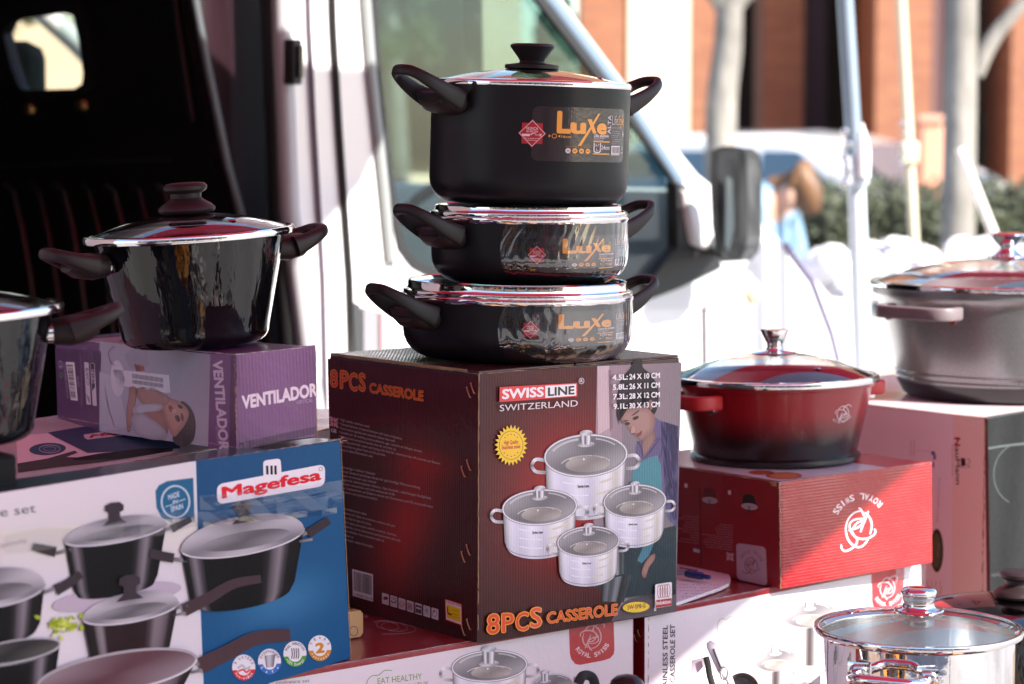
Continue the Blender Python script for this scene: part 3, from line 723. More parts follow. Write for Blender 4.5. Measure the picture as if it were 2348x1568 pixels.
# silver door edge, seams, hinge
def strip(pts, wd, m, name, off=-.004, th=.01):
    P3 = [(p.x, p.y, p.z) for p in vpl(pts, off)]
    MB().sweep(P3, [(wd, th)] * len(P3), n=8, up=VN).build(name, m, van, smooth=50)
strip([(752, -250), (762, 60), (776, 300), (800, 640), (808, 900), (812, 1400)], .007, rub, 'door_seam')
strip([(698, -250), (706, 60), (718, 300), (738, 640), (748, 1100)], .0032, mat('seam_grey', (.16, .13, .17), .5), 'panel_seam')
strip([(836, -200), (838, 0), (850, 160), (880, 440), (895, 600)], .012, mat('grey_seal', (.25, .27, .27), .4), 'frame_edge', off=-.006)
strip([(640, -200), (648, 100), (664, 480), (700, 780), (745, 1100), (760, 1500)], .018, mat('door_edge_grey', (.42, .42, .45), .35), 'jamb_edge', off=-.002, th=.02)
strip([(1612, 640), (1614, 800), (1614, 1100)], .0035, mat('seam_grey'), 'wing_seam')
strip([(1800, 560), (1860, 640), (1905, 760), (1925, 840)], .006, mat('seam_lilac', (.3, .27, .42), .5), 'bonnet_seam')
q = vp(665, 142, -.02); Mq = Matrix.Translation(q) @ Matrix.Rotation(VY, 4, 'Z')
hb = MB(); hb.box((-.012, -.022, -.042), (.012, .012, .042), Mq).build('door_catch', rub, van, bevel=.004)
MB().box((-.005, -.032, -.03), (.006, -.02, .03), Mq).build('catch_plate', mat('black_gloss', (.015, .015, .018), .12), van, bevel=.002)
# shade on the door painted as a grey band under the cab window; mirror base
shade_outline = vpl([(896, 500), (908, 570), (935, 618), (1000, 660), (1440, 706), (1700, 706), (1738, 690), (1748, 660), (1735, 600), (1700, 566), (1640, 560), (1566, 640), (1440, 694), (1340, 700), (1010, 652), (940, 612), (908, 566)], -.004)
MB().plate([vpl([(890, 520), (905, 620), (960, 690), (1020, 706), (1700, 706), (1740, 690), (1748, 655), (1735, 600), (1690, 560), (1640, 560), (1600, 640), (1440, 698), (1350, 706), (1015, 655), (938, 614), (905, 566)], -.007)], VN * .006).build('door_shade_band', mat('shade_and_corner_silver', (.66, .67, .69), .3, coat=.5), van)
MB().plate([vpl([(1440, 702), (1350, 710), (1562, 640), (1550, 540), (1555, 420), (1572, 430), (1590, 520), (1650, 590), (1655, 612), (1560, 655)], -.012)][:0] or [vpl([(1445, 704), (1555, 566), (1552, 420), (1574, 425), (1592, 520), (1652, 588), (1655, 614), (1560, 660)], -.014)], VN * .03).build('mirror_base', rub, van)
MB().plate([vpl([(1572, 430), (1604, 470), (1636, 530), (1630, 575), (1592, 560), (1580, 500)], -.03)], VN * .03).build('mirror_corner', mat('shade_and_corner_silver'), van, bevel=.01)
rl = vp(1727, 670, -.012); MB().lathe([(0, .016), (.018, .012), (.026, 0), (.026, -.01)], 24, M=Matrix.Translation(rl) @ Matrix.Rotation(VY, 4, 'Z') @ Matrix.Rotation(rad(90), 4, 'X')).build('side_repeater', mat('cream_lens', (.75, .6, .38), .1, coat=1), van, smooth=50)
# mirror
MB().plate([vpl([(1630, 345), (1655, 334), (1680, 337), (1692, 350), (1696, 420), (1696, 540), (1688, 585), (1672, 600), (1655, 602), (1640, 570), (1632, 520), (1628, 430)], -.19)], VF * .03).build('mirror_face', rub, van, bevel=.008)
MB().plate([vpl([(1668, 337), (1694, 340), (1710, 352), (1716, 400), (1716, 545), (1708, 580), (1690, 599), (1666, 602), (1684, 560), (1686, 400)], -.185)], VF * .05).build('mirror_housing', mat('mirror_grey', (.07, .073, .078), .4, coat=.3), van, bevel=.015, bseg=3)
MB().plate([vpl([(1660, 400), (1676, 410), (1680, 520), (1668, 580), (1657, 560)], -.205)], -VN * .006).build('mirror_glass', mat('mirror_glass', (.12, .15, .16), .08, .8), van, bevel=.003)
MB().sweep([vp(1640, 560, 0), vp(1650, 575, -.1), vp(1662, 580, -.17)], [.02, .018, .018], n=10).build('mirror_arm', rub, van, smooth=50)
# load bay
B0, B1, WI = -3.0, (vp(700, 700) - V0).dot(VF) - .05, 1.72
MB().box((0, 0, 0), (1, 1, 1), Matrix((( *(VF * (B1 - B0)).to_tuple(), 0), (0, 0, 0, 0), (0, 0, 0, 0), (0, 0, 0, 1))).transposed() if False else Matrix.Identity(4)) if False else None
def vbox(f0, f1, o0, o1, z0, z1, name, m, bevel=0):
    P = vl(f0, z0, o0); return MB().hexa(P, VF * (f1 - f0), VN * (o1 - o0), UP * (z1 - z0)).build(name, m, van, bevel=bevel)
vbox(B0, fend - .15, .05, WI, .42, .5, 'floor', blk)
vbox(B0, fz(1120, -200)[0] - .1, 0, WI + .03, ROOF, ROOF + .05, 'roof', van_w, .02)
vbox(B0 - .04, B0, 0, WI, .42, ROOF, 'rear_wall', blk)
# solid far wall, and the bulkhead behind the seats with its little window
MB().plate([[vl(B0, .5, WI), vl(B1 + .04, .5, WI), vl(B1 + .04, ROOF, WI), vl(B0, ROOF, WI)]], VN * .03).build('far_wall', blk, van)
BP = vl(B1 + .02, 0, 0)
def bpx(pts, off=0.0): return [atplane(x, y, BP - VF * off, VF) for x, y in pts]
rw = bpx([(12, 75), (24, 50), (45, 40), (160, 22), (182, 30), (196, 90), (206, 170), (203, 196), (186, 208), (100, 214), (60, 212), (48, 200), (30, 150)])
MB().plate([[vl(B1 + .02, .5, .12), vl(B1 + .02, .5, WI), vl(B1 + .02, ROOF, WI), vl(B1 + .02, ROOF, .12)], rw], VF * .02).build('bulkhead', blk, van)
def grow(pts, d):
    c = sum(pts, Vector()) / len(pts); return [p + (p - c).normalized() * d for p in pts]
MB().plate([grow([p - VF * .012 for p in rw], .02), grow([p - VF * .012 for p in rw], -.008)], VF * .01).build('bulkhead_window_seal', rub, van)
MB().plate([[p + VF * .008 for p in rw]], VF * .004).build('bulkhead_window_pane', glassmat('rear_pane', (.92, .92, .88), 1.45), van)
ribm = mat('rib_paint', (.03, .034, .036), .3)
for k in range(8):
    x = 20 + 58 * k
    pts = bpx([(x - 8, 425), (x + 10, 440), (x + 30, 520), (x + 50, 640), (x + 70, 800)], .008); MB().sweep(pts, [(.007, .006)] * 5, n=6, up=VF).build('panel_rib', blk if k % 2 else ribm, van, smooth=50)
for x in (395, 460, 520): MB().sweep(bpx([(x - 5, -50), (x + 20, 120), (x + 45, 280)], .008), [(.009, .006)] * 3, n=6, up=VF).build('wall_rib', blk, van, smooth=50)
MB().sweep(bpx([(0, 385), (200, 372), (400, 366)], .006), [(.004, .003)] * 3, n=6, up=VF).build('panel_fold', ribm, van)
for x, y in ((70, 249), (190, 240)):
    MB().lathe([(0, .012), (.012, .010), (.016, 0)], 14, M=Matrix.Translation(bpx([(x, y)], .004)[0]) @ Matrix.Rotation(VY - rad(90), 4, 'Z') @ Matrix.Rotation(rad(90), 4, 'X')).build('bolt', mat('brass_bolt', (.7, .5, .2), .25, 1), van, smooth=50)
MB().plate([vpl([(428, -300), (634, -300), (644, 100), (660, 480), (700, 800), (745, 1200), (640, 1300), (612, 640), (560, 520), (520, 380), (470, 140), (445, 0)], .1)], VN * .04).build('jamb_trim', mar, van, bevel=.006)
strip2 = MB().sweep(vpl([(430, -200), (447, 0), (475, 150), (522, 380), (560, 520), (600, 600)], .095), [(.008, .008)] * 6, n=8, up=VN).build('trim_piping', mat('trim_piping', (.09, .10, .11), .35), van, smooth=50)
MB().sweep(vpl([(600, -250), (618, 100), (632, 480), (655, 800)], .03), [(.009, .02)] * 4, n=8, up=VN).build('door_rubber', rub, van, smooth=50)
# body side behind the open door (slid back), seen edge-on only from elsewhere
vbox(B0, B0 + .75, 0, .05, .42, ROOF, 'rear_quarter', van_w)
vbox(B0 + .3, B0 + 1.7, -.09, -.05, .5, ROOF - .1, 'sliding_door', van_w, .02)
# cab interior, far door, bonnet, windscreen
fwin = vpl([(700, -300), (1450, -300), (1500, -60), (1500, 340), (1330, 352), (700, 330)], WI)
MB().plate([[vl(B1 + .05, .42, WI), vl(fz(1560, 640)[0] + .6, .42, WI), vl(fz(1560, 640)[0] + .6, 1.28, WI), vl(fz(1290, 0)[0] + .2, ROOF, WI), vl(B1 + .05, ROOF, WI)],
            [vl(B1 + .32, 1.42, WI), vl(fz(1560, 640)[0] + .3, 1.38, WI), vl(fz(1290, 0)[0] + .15, 2.1, WI), vl(B1 + .32, 2.1, WI)]], VN * .05).build('far_door', mat('cab_grey', (.22, .25, .25), .6), van)
fb_, ff_ = B1 + .32, fz(1560, 640)[0] + .3
seatm = mat('seat_cloth', (.035, .045, .042), .9, var=.3, vscale=20)
for o0 in (.32, .95):
    s_ = vbox(B1 + .12, B1 + .28, o0, o0 + .48, .85, 1.5, 'seat_back', seatm, .05); vbox(B1 + .15, B1 + .25, o0 + .1, o0 + .38, 1.53, 1.7, 'head_rest', seatm, .04); vbox(B1 + .2, B1 + .7, o0, o0 + .48, .75, .9, 'seat_cushion', seatm, .05)
vbox(fz(1500, 600)[0], fz(1500, 600)[0] + .42, .12, WI - .08, .8, 1.12, 'dashboard', mat('dash', (.06, .07, .07), .6), .05)
MB().lathe([(.0, 0), (.01, 0)], 3).v
sw = MB(); cc = vl(fz(1400, 560)[0] - .02, 1.22, .5)
Mw = Matrix.Translation(cc) @ Matrix.Rotation(VY, 4, 'Z') @ Matrix.Rotation(rad(-62), 4, 'Y')
sw.sweep([Mw @ Vector((.19 * math.cos(a), .19 * math.sin(a), 0)) for a in [i * math.pi / 12 for i in range(24)]], .014, n=8, closed=True, up=lambda i: (Mw.to_3x3() @ Vector((0, 0, 1)))).build('steering_wheel', rub, van, smooth=50)
MB().sweep([vl(fz(1190, 60)[0], 2.2, .14), vl(fz(1200, 90)[0] + .02, 1.62, .16), vl(fz(1215, 300)[0] + .05, 1.3, .2)], [(.028, .006)] * 3, n=8, up=VN).build('seat_belt', mat('belt_webbing', (.015, .015, .016), .6), van, smooth=50)
a0_, a1_ = vp(1255, -30), vp(1600, 408)
MB().plate([[a0_ + VN * .06, a1_ + VN * .06, a1_ + VN * (WI - .04), a0_ + VN * (WI - .04)]], (0, 0, .004)).build('windscreen', glassmat('screen_glass', (.72, .80, .80), 1.5), van)
MB().sweep(vpl([(1215, -60), (1268, 0), (1424, 205), (1562, 420)], -.004), [(.015, .006)] * 4, n=10, up=VN).build('front_pillar', mat('pillar_blue_grey', (.14, .20, .27), .3, coat=.6), van, smooth=50)
MB().sweep([p + VN * (WI - .02) for p in vpl([(1205, -60), (1300, 48), (1450, 245), (1590, 420)])], [(.028, .03)] * 4, n=10, up=VN).build('far_pillar', van_w, van, smooth=50)
hood = [vp(1634, 432), vp(1662, 450), vp(1722, 488), vp(1800, 562), vp(1870, 642), vp(1940, 727), vp(2008, 837), vp(2043, 962), vp(2058, 1150), vl(fend - .01, .45), vl(fz(1634, 432)[0], .45)]
MB().plate([[p + VN * .014 for p in hood]], VN * (WI - .03)).build('bonnet', van_w, van, bevel=.04, bseg=3)
MB().box((0, 0, 0), (.001, .001, .001)).v
q = vl(fend - .06, .82, .12)
MB().hexa(q, VF * .1, VN * .3, UP * .25).build('headlight', mat('lamp_glass'), van, bevel=.03)
MB().hexa(q + VN * 1.2, VF * .1, VN * .3, UP * .25).build('headlight', mat('lamp_glass'), van, bevel=.03)
MB().hexa(vl(fend - .05, .42, .02), VF * .14, VN * (WI - .05), UP * .26).build('bumper', van_g, van, bevel=.03)
for f in (-2.35, fend - .62):
    for o_ in (.02, WI - .22):
        Mx = Matrix.Translation(vl(f, .33, o_ + .1)) @ Matrix.Rotation(VY, 4, 'Z') @ Matrix.Rotation(rad(90), 4, 'X')
        wh = MB().lathe([(0, -.1), (.2, -.1), (.31, -.1), (.33, -.06), (.33, .08), (.31, .12), (.2, .12), (0, .12)], 36, M=Mx).build('wheel', mat('tyre'), van, smooth=40)
        MB().lathe([(0, .125), (.06, .135), (.19, .122), (.2, .11)], 24, M=Mx).build('hub_cap', mat('alloy'), wh, smooth=40)
# step and lower trim behind the tower of pots
MB().plate([vpl([(806, 690), (826, 700), (832, 790), (832, 1300), (808, 1300)], -.012)], VN * .01).build('step_trim', mat('step_grey', (.04, .042, .045), .5), van)
MB().plate([vpl([(834, 706), (866, 712), (872, 1300), (834, 1300)], -.010)], VN * .008).build('sill_trim', mat('sill_grey', (.22, .22, .24), .5), van)
MB().plate([vpl([(874, 716), (896, 722), (900, 1300), (876, 1300)], -.010)], VN * .008).build('sill_stripe', mat('sill_pink', (.5, .28, .3), .5), van)

# ================================================================== AWNING
red_f = bpy.data.materials.new('red_awning'); red_f.use_nodes = True; MATS['red_awning'] = red_f
n_, l_ = red_f.node_tree.nodes, red_f.node_tree.links; n_.clear()
o_ = n_.new('ShaderNodeOutputMaterial'); d_ = n_.new('ShaderNodeBsdfDiffuse'); t_ = n_.new('ShaderNodeBsdfTranslucent'); mx_ = n_.new('ShaderNodeMixShader')
d_.inputs[0].default_value = (.55, .03, .06, 1); t_.inputs[0].default_value = (.70, .235, .315, 1); mx_.inputs[0].default_value = .52
l_.new(d_.outputs[0], mx_.inputs[1]); l_.new(t_.outputs[0], mx_.inputs[2]); l_.new(mx_.outputs[0], o_.inputs[0])
CZ = 2.5
def awning(name, label, poly, seed):
    t = thing(name, label, 'awning', (poly[0][0], poly[0][1], 0))
    rnd = random.Random(seed)
    # subdivide the outline, hang a short valance from it
    pts = []
    n = len(poly)
    for i in range(n):
        a, b = Vector((*poly[i], CZ)), Vector((*poly[(i + 1) % n], CZ)); k = max(1, int((b - a).length / .4))
        for j in range(k): pts.append(a.lerp(b, j / k))
    MB().plate([pts], (0, 0, .004)).build('fabric', red_f, t)
    return t, pts
aw, pts = awning('stall_awning', 'red cloth awning stretched over the cookware stall',
    [(1.87, 1.50), (2.12, 2.40), (1.05, 3.05), (.86, 3.62), (.838, 3.86), (.70, 4.12), (.52, 3.93), (-.4, 3.8), (-2.3, 3.8), (-2.3, .75), (1.5, .75)], 2)
aw2, _ = awning('reflection_awning', 'red cloth awning of the next stall reaching along the van side', [(-1.2, 2.65), (1.7, 5.78), (1.7, 6.8), (-1.2, 3.68)], 4)  # second awning, added to put red into the lid reflections
for c_ in aw2.children: c_.location.z -= .06
alu = mat('awning_alu', (.6, .6, .62), .35, .8)
for x, y in ((-2.25, 3.7), (-2.25, .8), (1.48, .8)):
    MB().sweep([(x, y, 0), (x, y, CZ)], .02, n=12).build('post', alu, aw, smooth=50)
for a, b in (((-2.25, 3.75), (-2.25, .8)), ((-2.25, .8), (1.48, .8)), ((1.48, .8), (1.76, 1.5)), ((-2.25, 3.75), (.5, 3.85))):
    MB().sweep([(a[0], a[1], CZ + .02), (b[0], b[1], CZ + .02)], .014, n=10).build('rail', alu, aw, smooth=50)
MB().sweep([(1.68, 6.7, 0), (1.68, 6.7, 2.43)], .02, n=12).build('post', alu, aw2, smooth=50)

# ================================================================== TABLE
TZ = .60
tb = thing('market_table', 'trestle table carrying all the cookware boxes', 'table', (0, 3.0, 0))
Mt = Matrix.Translation((.1, 3.15, 0)) @ Matrix.Rotation(rad(40), 4, 'Z')
MB().box((-1.5, -.45, TZ - .03), (1.5, .75, TZ), Mt).build('tabletop', mat('table_board', (.3, .22, .15), .6, var=.3, vscale=5), tb, bevel=.004)
MB().box((-1.502, -.453, TZ - .5), (1.502, -.448, TZ - .03), Mt).build('table_skirt', mat('skirt_cloth', (.1, .03, .04), .9), tb)
for x in (-1.4, 1.4):
    for y in (-.38, .68): MB().box((x - .025, y - .025, 0), (x + .025, y + .025, TZ - .03), Mt).build('leg', mat('table_leg'), tb)

# lower table added in front, just under the frame, to fill the pot reflections
ft = thing('reflection_table', 'low table with dark cloth and mixed wares in front of the stall', 'table', (-.1, 1.75, 0))
Mf = Matrix.Translation((-.1, 1.75, 0)) @ Matrix.Rotation(rad(28), 4, 'Z')
MB().box((-1.5, -.5, .40), (1.5, .42, .42), Mf).build('tabletop', mat('reflection_table_cloth', (.02, .012, .016), .8), ft)
for x in (-1.4, 1.4):
    for y in (-.42, .36): MB().box((x - .02, y - .02, 0), (x + .02, y + .02, .40), Mf).build('leg', mat('table_leg'), ft)
rnd = random.Random(19); pal = [('ware_black', (.012, .012, .014)), ('ware_maroon', (.09, .008, .015)), ('ware_white', (.7, .66, .68)), ('ware_pink', (.6, .10, .16)), ('ware_mustard', (.7, .3, .03)), ('ware_black', (.012, .012, .014)), ('ware_navy', (.01, .03, .08)), ('ware_grey', (.1, .1, .11))]  # colours of the cartons added for the pot reflections
for i in range(15):
    for j in range(4):
        if rnd.random() < .22: continue
        x = -1.4 + i * .19; y = -.44 + j * .21; nm, c_ = rnd.choice(pal); hh = rnd.uniform(.04, .24)
        Mb = Mf @ Matrix.Translation((x, y, .4205)) @ Matrix.Rotation(rnd.uniform(-.2, .2), 4, 'Z')
        p_ = Mb @ Vector((0, 0, 0)); ob_ = thing('reflection_carton', '%s carton on the low front table, row %s, place %s from the left' % (nm[5:], ('one', 'two', 'three', 'four')[j], ('one', 'two', 'three', 'four', 'five', 'six', 'seven', 'eight', 'nine', 'ten', 'eleven', 'twelve', 'thirteen', 'fourteen', 'fifteen')[i]), 'carton', p_, group='cartons on the low front table')  # carton added to fill the pot reflections
        MB().box((0, 0, 0), (rnd.uniform(.07, .14), rnd.uniform(.08, .15), hh), Mb).build('carton_body', mat(nm, c_, .4, coat=.3), ob_, bevel=.002)

# ================================================================== PRINT HELPERS
def Z(sx, sy, k):
    def f(X, Y): return ((sx + X / k) / 1.6427, (sy + Y / k) / 1.6427)
    f.k = 1 / (k * 1.6427)
    return f
ZA, ZB, ZC2, ZD, ZE = Z(1200, 1250, 1.3065), Z(1800, 1350, 2.61375), Z(1200, 1380, 2.529), Z(1000, 2000, 1.5653), Z(0, 1600, 1.6064)
ZF, ZG, ZH, ZI, ZJ = Z(0, 600, 1.3636), Z(0, 1050, 1.844), Z(600, 1550, 2.6133), Z(0, 1950, 2.504), Z(600, 2000, 2.7225)
ZK, ZL, ZM, ZN, ZO = Z(2457, 1150, 1.3636), Z(2500, 1750, 2.1345), Z(3250, 1450, 1.8447), Z(2357, 1900, 1.5653), Z(2100, 2250, 2.762)
ZP, ZQ, ZR = Z(1900, 350, 4.269), Z(1450, 980, 2.236), Z(1450, 740, 2.236)
def zz(z, pts): return [z(*p) for p in pts]
def T(A, z, txt, O, X, Tp, col, bold=0.0, shear=0.0): A.text(txt, z(*O), z(*X), z(*Tp), col, bold, shear=shear)
def lerp3(a, b, t): return tuple(a[i] + (b[i] - a[i]) * t for i in range(3))
def ramp(stops):
    st = [(p, lin(c) if isinstance(c, str) else c) for p, c in stops]
    def f(u):
        if u <= st[0][0]: return st[0][1]
        for (p0, c0), (p1, c1) in zip(st, st[1:]):
            if u <= p1: return lerp3(c0, c1, (u - p0) / max(1e-6, p1 - p0))
        return st[-1][1]
    return f
STEEL = ramp([(-1, '6f6a6c'), (-.93, 'b9b4ba'), (-.8, 'e9e4f2'), (-.5, 'd9d3e6'), (-.2, 'f2eefb'), (.15, 'cfc9dc'), (.3, 'e6e0e2'), (.55, 'f4f0f6'), (.75, 'cbc4bb'), (.9, 'eee8ee'), (1, '77716f')])
BLACKP = ramp([(-1, '131114'), (-.88, '161317'), (-.80, '857a83'), (-.73, '5b5159'), (-.66, '0f0d10'), (0, '0b090c'), (.42, '100e11'), (.54, '6a6068'), (.66, '8b8088'), (.72, '1c181c'), (1, '0e0c0f')])
DARKP = ramp([(-1, '1a1215'), (-.75, '241a1e'), (-.66, 'a3969d'), (-.56, '2c1a1f'), (0, '25141a'), (.4, '2c181e'), (.55, '82747c'), (.75, '6a5b63'), (.85, '2c2226'), (1, '241c20')])
def P_body(A, cx, cy, rx, ry, h, br, colf, sl=0.0, nb=.82, nu=28, nv=7, round_=.12):
    cols = []; pts = []
    for j in range(nv + 1):
        v = j / nv
        for i in range(nu + 1):
            u = math.sin((i / nu - .5) * math.pi)
            k = 1 + (br - 1) * v
            if v > 1 - round_: k *= 1 - .06 * ((v - 1 + round_) / round_) ** 2
            x = u * rx * k; y = ry * (1 + (nb - 1) * v) * math.sqrt(max(0, 1 - u * u)) + h * v
            pts.append(A.F.px(cx + x, cy + y + sl * x)); c = colf(u); d = 1 - .18 * v
            cols.append(tuple(q * d for q in c))
    k = A._put(pts, cols); m = nu + 1
    for j in range(nv):
        for i in range(nu): a = k + j * m + i; A.f.append((a, a + 1, a + m + 1, a + m))
def P_ell(A, cx, cy, rx, ry, c0, c1, sl=0.0, n=30):
    c0, c1 = [lin(c) if isinstance(c, str) else c for c in (c0, c1)]
    k = A._put([A.F.px(cx, cy)] + [A.F.px(cx + rx * math.cos(t), cy + ry * math.sin(t) + sl * rx * math.cos(t)) for t in [2 * math.pi * i / n for i in range(n)]],
               [c0] + [lerp3(c0, c1, .5 + .5 * math.sin(2 * math.pi * i / n * 2 + .6)) for i in range(n)])
    for i in range(n): A.f.append((k, k + 1 + i, k + 1 + (i + 1) % n))
def P_ring(A, cx, cy, rx, ry, wd, c, sl=0.0, a0=0, a1=2 * math.pi, n=36):
    A.stroke([(cx + rx * math.cos(t), cy + ry * math.sin(t) + sl * rx * math.cos(t)) for t in [a0 + (a1 - a0) * i / n for i in range(n + 1)]], wd, c, smooth=0)
def P_knob(A, cx, y0, y1, r, sl, cols=('d8d3da', '8f898f', '5d585d')):
    """a printed knob from y1 (bottom) up to y0"""
    h = y1 - y0
    A.L += 1; P_ell(A, cx, y1, r * 1.35, r * .42, 'cfc9cf', '8b858b', sl)
    A.L += 1
    A.grid((cx - r * .8, y0 + h * .25), (cx + r * .8, y0 + h * .25), (cx + r * .72, y1), (cx - r * .72, y1), lambda u, v: ramp([(0, '6d676c'), (.2, 'eeeaf0'), (.42, '3b363a'), (.6, 'c9c3c9'), (.8, 'f0ecf2'), (1, '655f64')])(u), 10, 2)
    A.L += 1; P_ell(A, cx, y0 + h * .22, r, r * .45, cols[0], cols[1], sl)
    A.L -= 3
def P_steel(A, cx, cy, rx, ry, h, br=.93, sl=0.0, hs=1.0, logo=None, knob=True):
    L0 = A.L
    for sg in (-1, 1):          # loop handles
        hx = cx + sg * rx * .96; hy = cy + ry * .35 + sl * sg * rx
        A.stroke([(hx, hy - rx * .1), (hx + sg * rx * .26 * hs, hy - rx * .13), (hx + sg * rx * .36 * hs, hy + rx * .02), (hx + sg * rx * .26 * hs, hy + rx * .17), (hx, hy + rx * .19)], rx * .085, lambda t: ramp([(0, '8d888c'), (.3, 'efebf1'), (.5, '6a6468'), (.7, 'dad5dc'), (1, '7d777c')])(t))
    A.L += 1; P_body(A, cx, cy, rx, ry, h, br, STEEL, sl)
    A.L += 1
    P_ring(A, cx, cy + h * .93, rx * br * .97, ry * .82, max(.8, rx * .02), '8f888c', sl, .15, math.pi - .15)
    for v, wv in ((.22, 1.6), (.45, 1.6), (.68, 1.2)):
        P_ring(A, cx, cy + h * v, rx * (1 + (br - 1) * v) * .97, ry * .9, rx * .05, 'd8cfc2', sl, .35 + v, 1.1 + v * .5); P_ring(A, cx, cy + h * v, rx * (1 + (br - 1) * v) * .97, ry * .9, rx * .03, 'eeeaf4', sl, 1.5, 2.2)
    P_ell(A, cx, cy, rx, ry, '6f6b70', 'a7a2a6', sl)
    A.L += 1
    P_ell(A, cx + rx * .05, cy + ry * .42, rx * .55, ry * .4, '8d8482', 'b5aca6', sl); P_ring(A, cx, cy + ry * .45, rx * .62, ry * .45, rx * .025, 'cfc6c0', sl, 3.4, 6.0); P_ring(A, cx, cy + ry * .3, rx * .45, ry * .3, rx * .02, 'e2dad2', sl, 3.6, 5.8)
    P_ring(A, cx, cy, rx * .86, ry * .84, rx * .05, 'c6c0c6', sl, 3.5, 4.5); P_ring(A, cx, cy, rx * .86, ry * .84, rx * .035, 'bdb7bc', sl, 5.0, 5.7)
    A.L += 1
    P_ring(A, cx, cy, rx, ry, rx * .075, '8e888c', sl); A.L += 1; P_ring(A, cx, cy, rx * 1.005, ry * 1.01, rx * .032, 'e8e3e9', sl)
    A.ell(cx - rx * .05, cy + ry * .18, rx * .025, rx * .025, 'e8e4e8')
    if knob: A.L += 1; P_knob(A, cx, cy - ry * 1.28, cy - ry * .55, rx * .16, sl)
    if logo:
        A.L += 1; A.text(logo, (cx - rx * .2, cy + ry + h * .24 - sl * rx * .2), (cx + rx * .08, cy + ry + h * .24 + sl * rx * .08), (cx - rx * .2, cy + ry + h * .24 - rx * .07 - sl * rx * .2), '3a3437', .02)
    A.L = L0
RSM = [[(625,585),(645,490),(635,420),(605,360),(560,315)], [(510,300),(440,320),(370,390),(335,500),(345,600),(380,680),(440,730),(490,745),(540,725),(580,680),(605,645)],
       [(485,265),(510,275),(535,320),(555,370),(560,400)], [(605,300),(575,380),(535,480),(510,560)], [(560,400),(500,395),(430,410),(385,450),(380,500),(400,560),(440,610),(500,640),(580,640),(650,610),(685,570),(687,540),(675,520)],
       [(540,420),(480,440),(440,480),(425,520),(480,500),(530,460),(545,415)], [(370,540),(410,522),(470,505)], [(400,530),(430,590),(465,640),(465,690),(430,740),(370,780),(320,790),(285,760),(280,710)]]
def P_rslogo(A, cx, cy, s, w_, col, sl=0.0, flip=1, asp=1.0):
    """intertwined script monogram; s half height in px, negative for upside down"""
    for st in RSM:
        A.stroke([(cx + x * s * asp, cy - y * s + sl * x * s * asp) for x, y in [(-(X - 495) / 198, (Y + .15 * (X - 495) - 525) / 268) for X, Y in st]], lambda t: w_ * (.75 + .4 * math.sin(t * 3.14)), col)
def bars(A, c00, c10, c11, c01, n, seed, dark='1a1518'):
    """bar code: white quad with dark bars along c00->c10"""
    A.st([c00, c10, c11, c01], 'eee6ec'); A.L += 1; rnd = random.Random(seed); u = .06
    def at(u, v): return tuple((1 - u) * (1 - v) * c00[k] + u * (1 - v) * c10[k] + u * v * c11[k] + (1 - u) * v * c01[k] for k in (0, 1))
    while u < .94:
        wd = rnd.choice([.4, .4, .8, 1.2]) / n; A.st([at(u, .07), at(u + wd, .07), at(u + wd, .78), at(u, .78)], dark); u += wd + rnd.choice([.4, .5, .9]) / n
    A.L -= 1
def flag_uk(A, z, c, w_, h_, sl):
    x, y = c
    def q(u, v): return z(x + u * w_, y + v * h_ + sl * u * w_)
    A.st([q(0, 0), q(1, 0), q(1, 1), q(0, 1)], '2b3470'); A.L += 1
    for a, b in (((0, 0), (1, 1)), ((1, 0), (0, 1))): A.stroke([q(*a), q(*b)], w_ * z.k * .22, 'eee4ea', 0)
    A.L += 1
    for a, b in (((0, 0), (1, 1)), ((1, 0), (0, 1))): A.stroke([q(*a), q(*b)], w_ * z.k * .08, 'c8283c', 0)
    A.L += 1; A.stroke([q(.5, 0), q(.5, 1)], w_ * z.k * .32, 'eee4ea', 0); A.stroke([q(0, .5), q(1, .5)], w_ * z.k * .32, 'eee4ea', 0)
    A.L += 1; A.stroke([q(.5, 0), q(.5, 1)], w_ * z.k * .18, 'c8283c', 0); A.stroke([q(0, .5), q(1, .5)], w_ * z.k * .18, 'c8283c', 0); A.L -= 4

# ================================================================== CASSEROLE BOX (maroon)
C_P, C_a, C_b, C_c = Vector((-.0408, 2.85, .889)), Vector((.2521, .2086, 0)), Vector((-.1944, .2353, 0)), Vector((.0016, -.0012, .3239))
cbox, FA, FB, FT = carton('casserole_box', 'maroon eight piece casserole carton in the centre under the tower of three pots', 'box', C_P, C_a, C_b, C_c, (.045, .009, .011), 'maroon_print', coat=.25)
# --- right face picture
A = Art(FA)
edge = zz(ZA, [(797, 200), (1786, 148), (1757, 1378), (778, 1534)])
def cr(u, v):
    d = lerp3(lin('441216'), lin('551214'), u)
    g = math.exp(-(((u - .45) / .26) ** 2 + ((v - .48) / .26) ** 2)); c = lerp3(d, lin('a81416'), g)
    return lerp3(c, lin('2a0709'), max(0, v - .68) * 2.2)
A.grid(edge[0], edge[1], edge[2], edge[3], cr, 20, 24)
A.L = 1
def kitchen(u, v):
    base = lerp3(lin('a58a94'), lin('86787e'), u)
    return lerp3(base, lin('4e6470'), max(0, v - .45) * 1.2)
A.grid(ZA(1370, 168), ZA(1784, 150), ZA(1757, 1375), ZA(1346, 1250), kitchen, 10, 20)
A.L = 2
A.st(zz(ZA, [(1370, 168), (1428, 166), (1436, 480), (1374, 520)]), 'cfb3b8'); A.st(zz(ZA, [(1350, 1060), (1760, 950), (1757, 1290), (1560, 1330), (1352, 1250)]), '1c2f38')
A.st(zz(ZA, [(1510, 1322), (1757, 1268), (1757, 1378), (1440, 1424)]), '8a8186'); A.st(zz(ZA, [(1440, 1424), (1500, 1310), (1757, 1270), (1757, 1378)]), '8c8388')
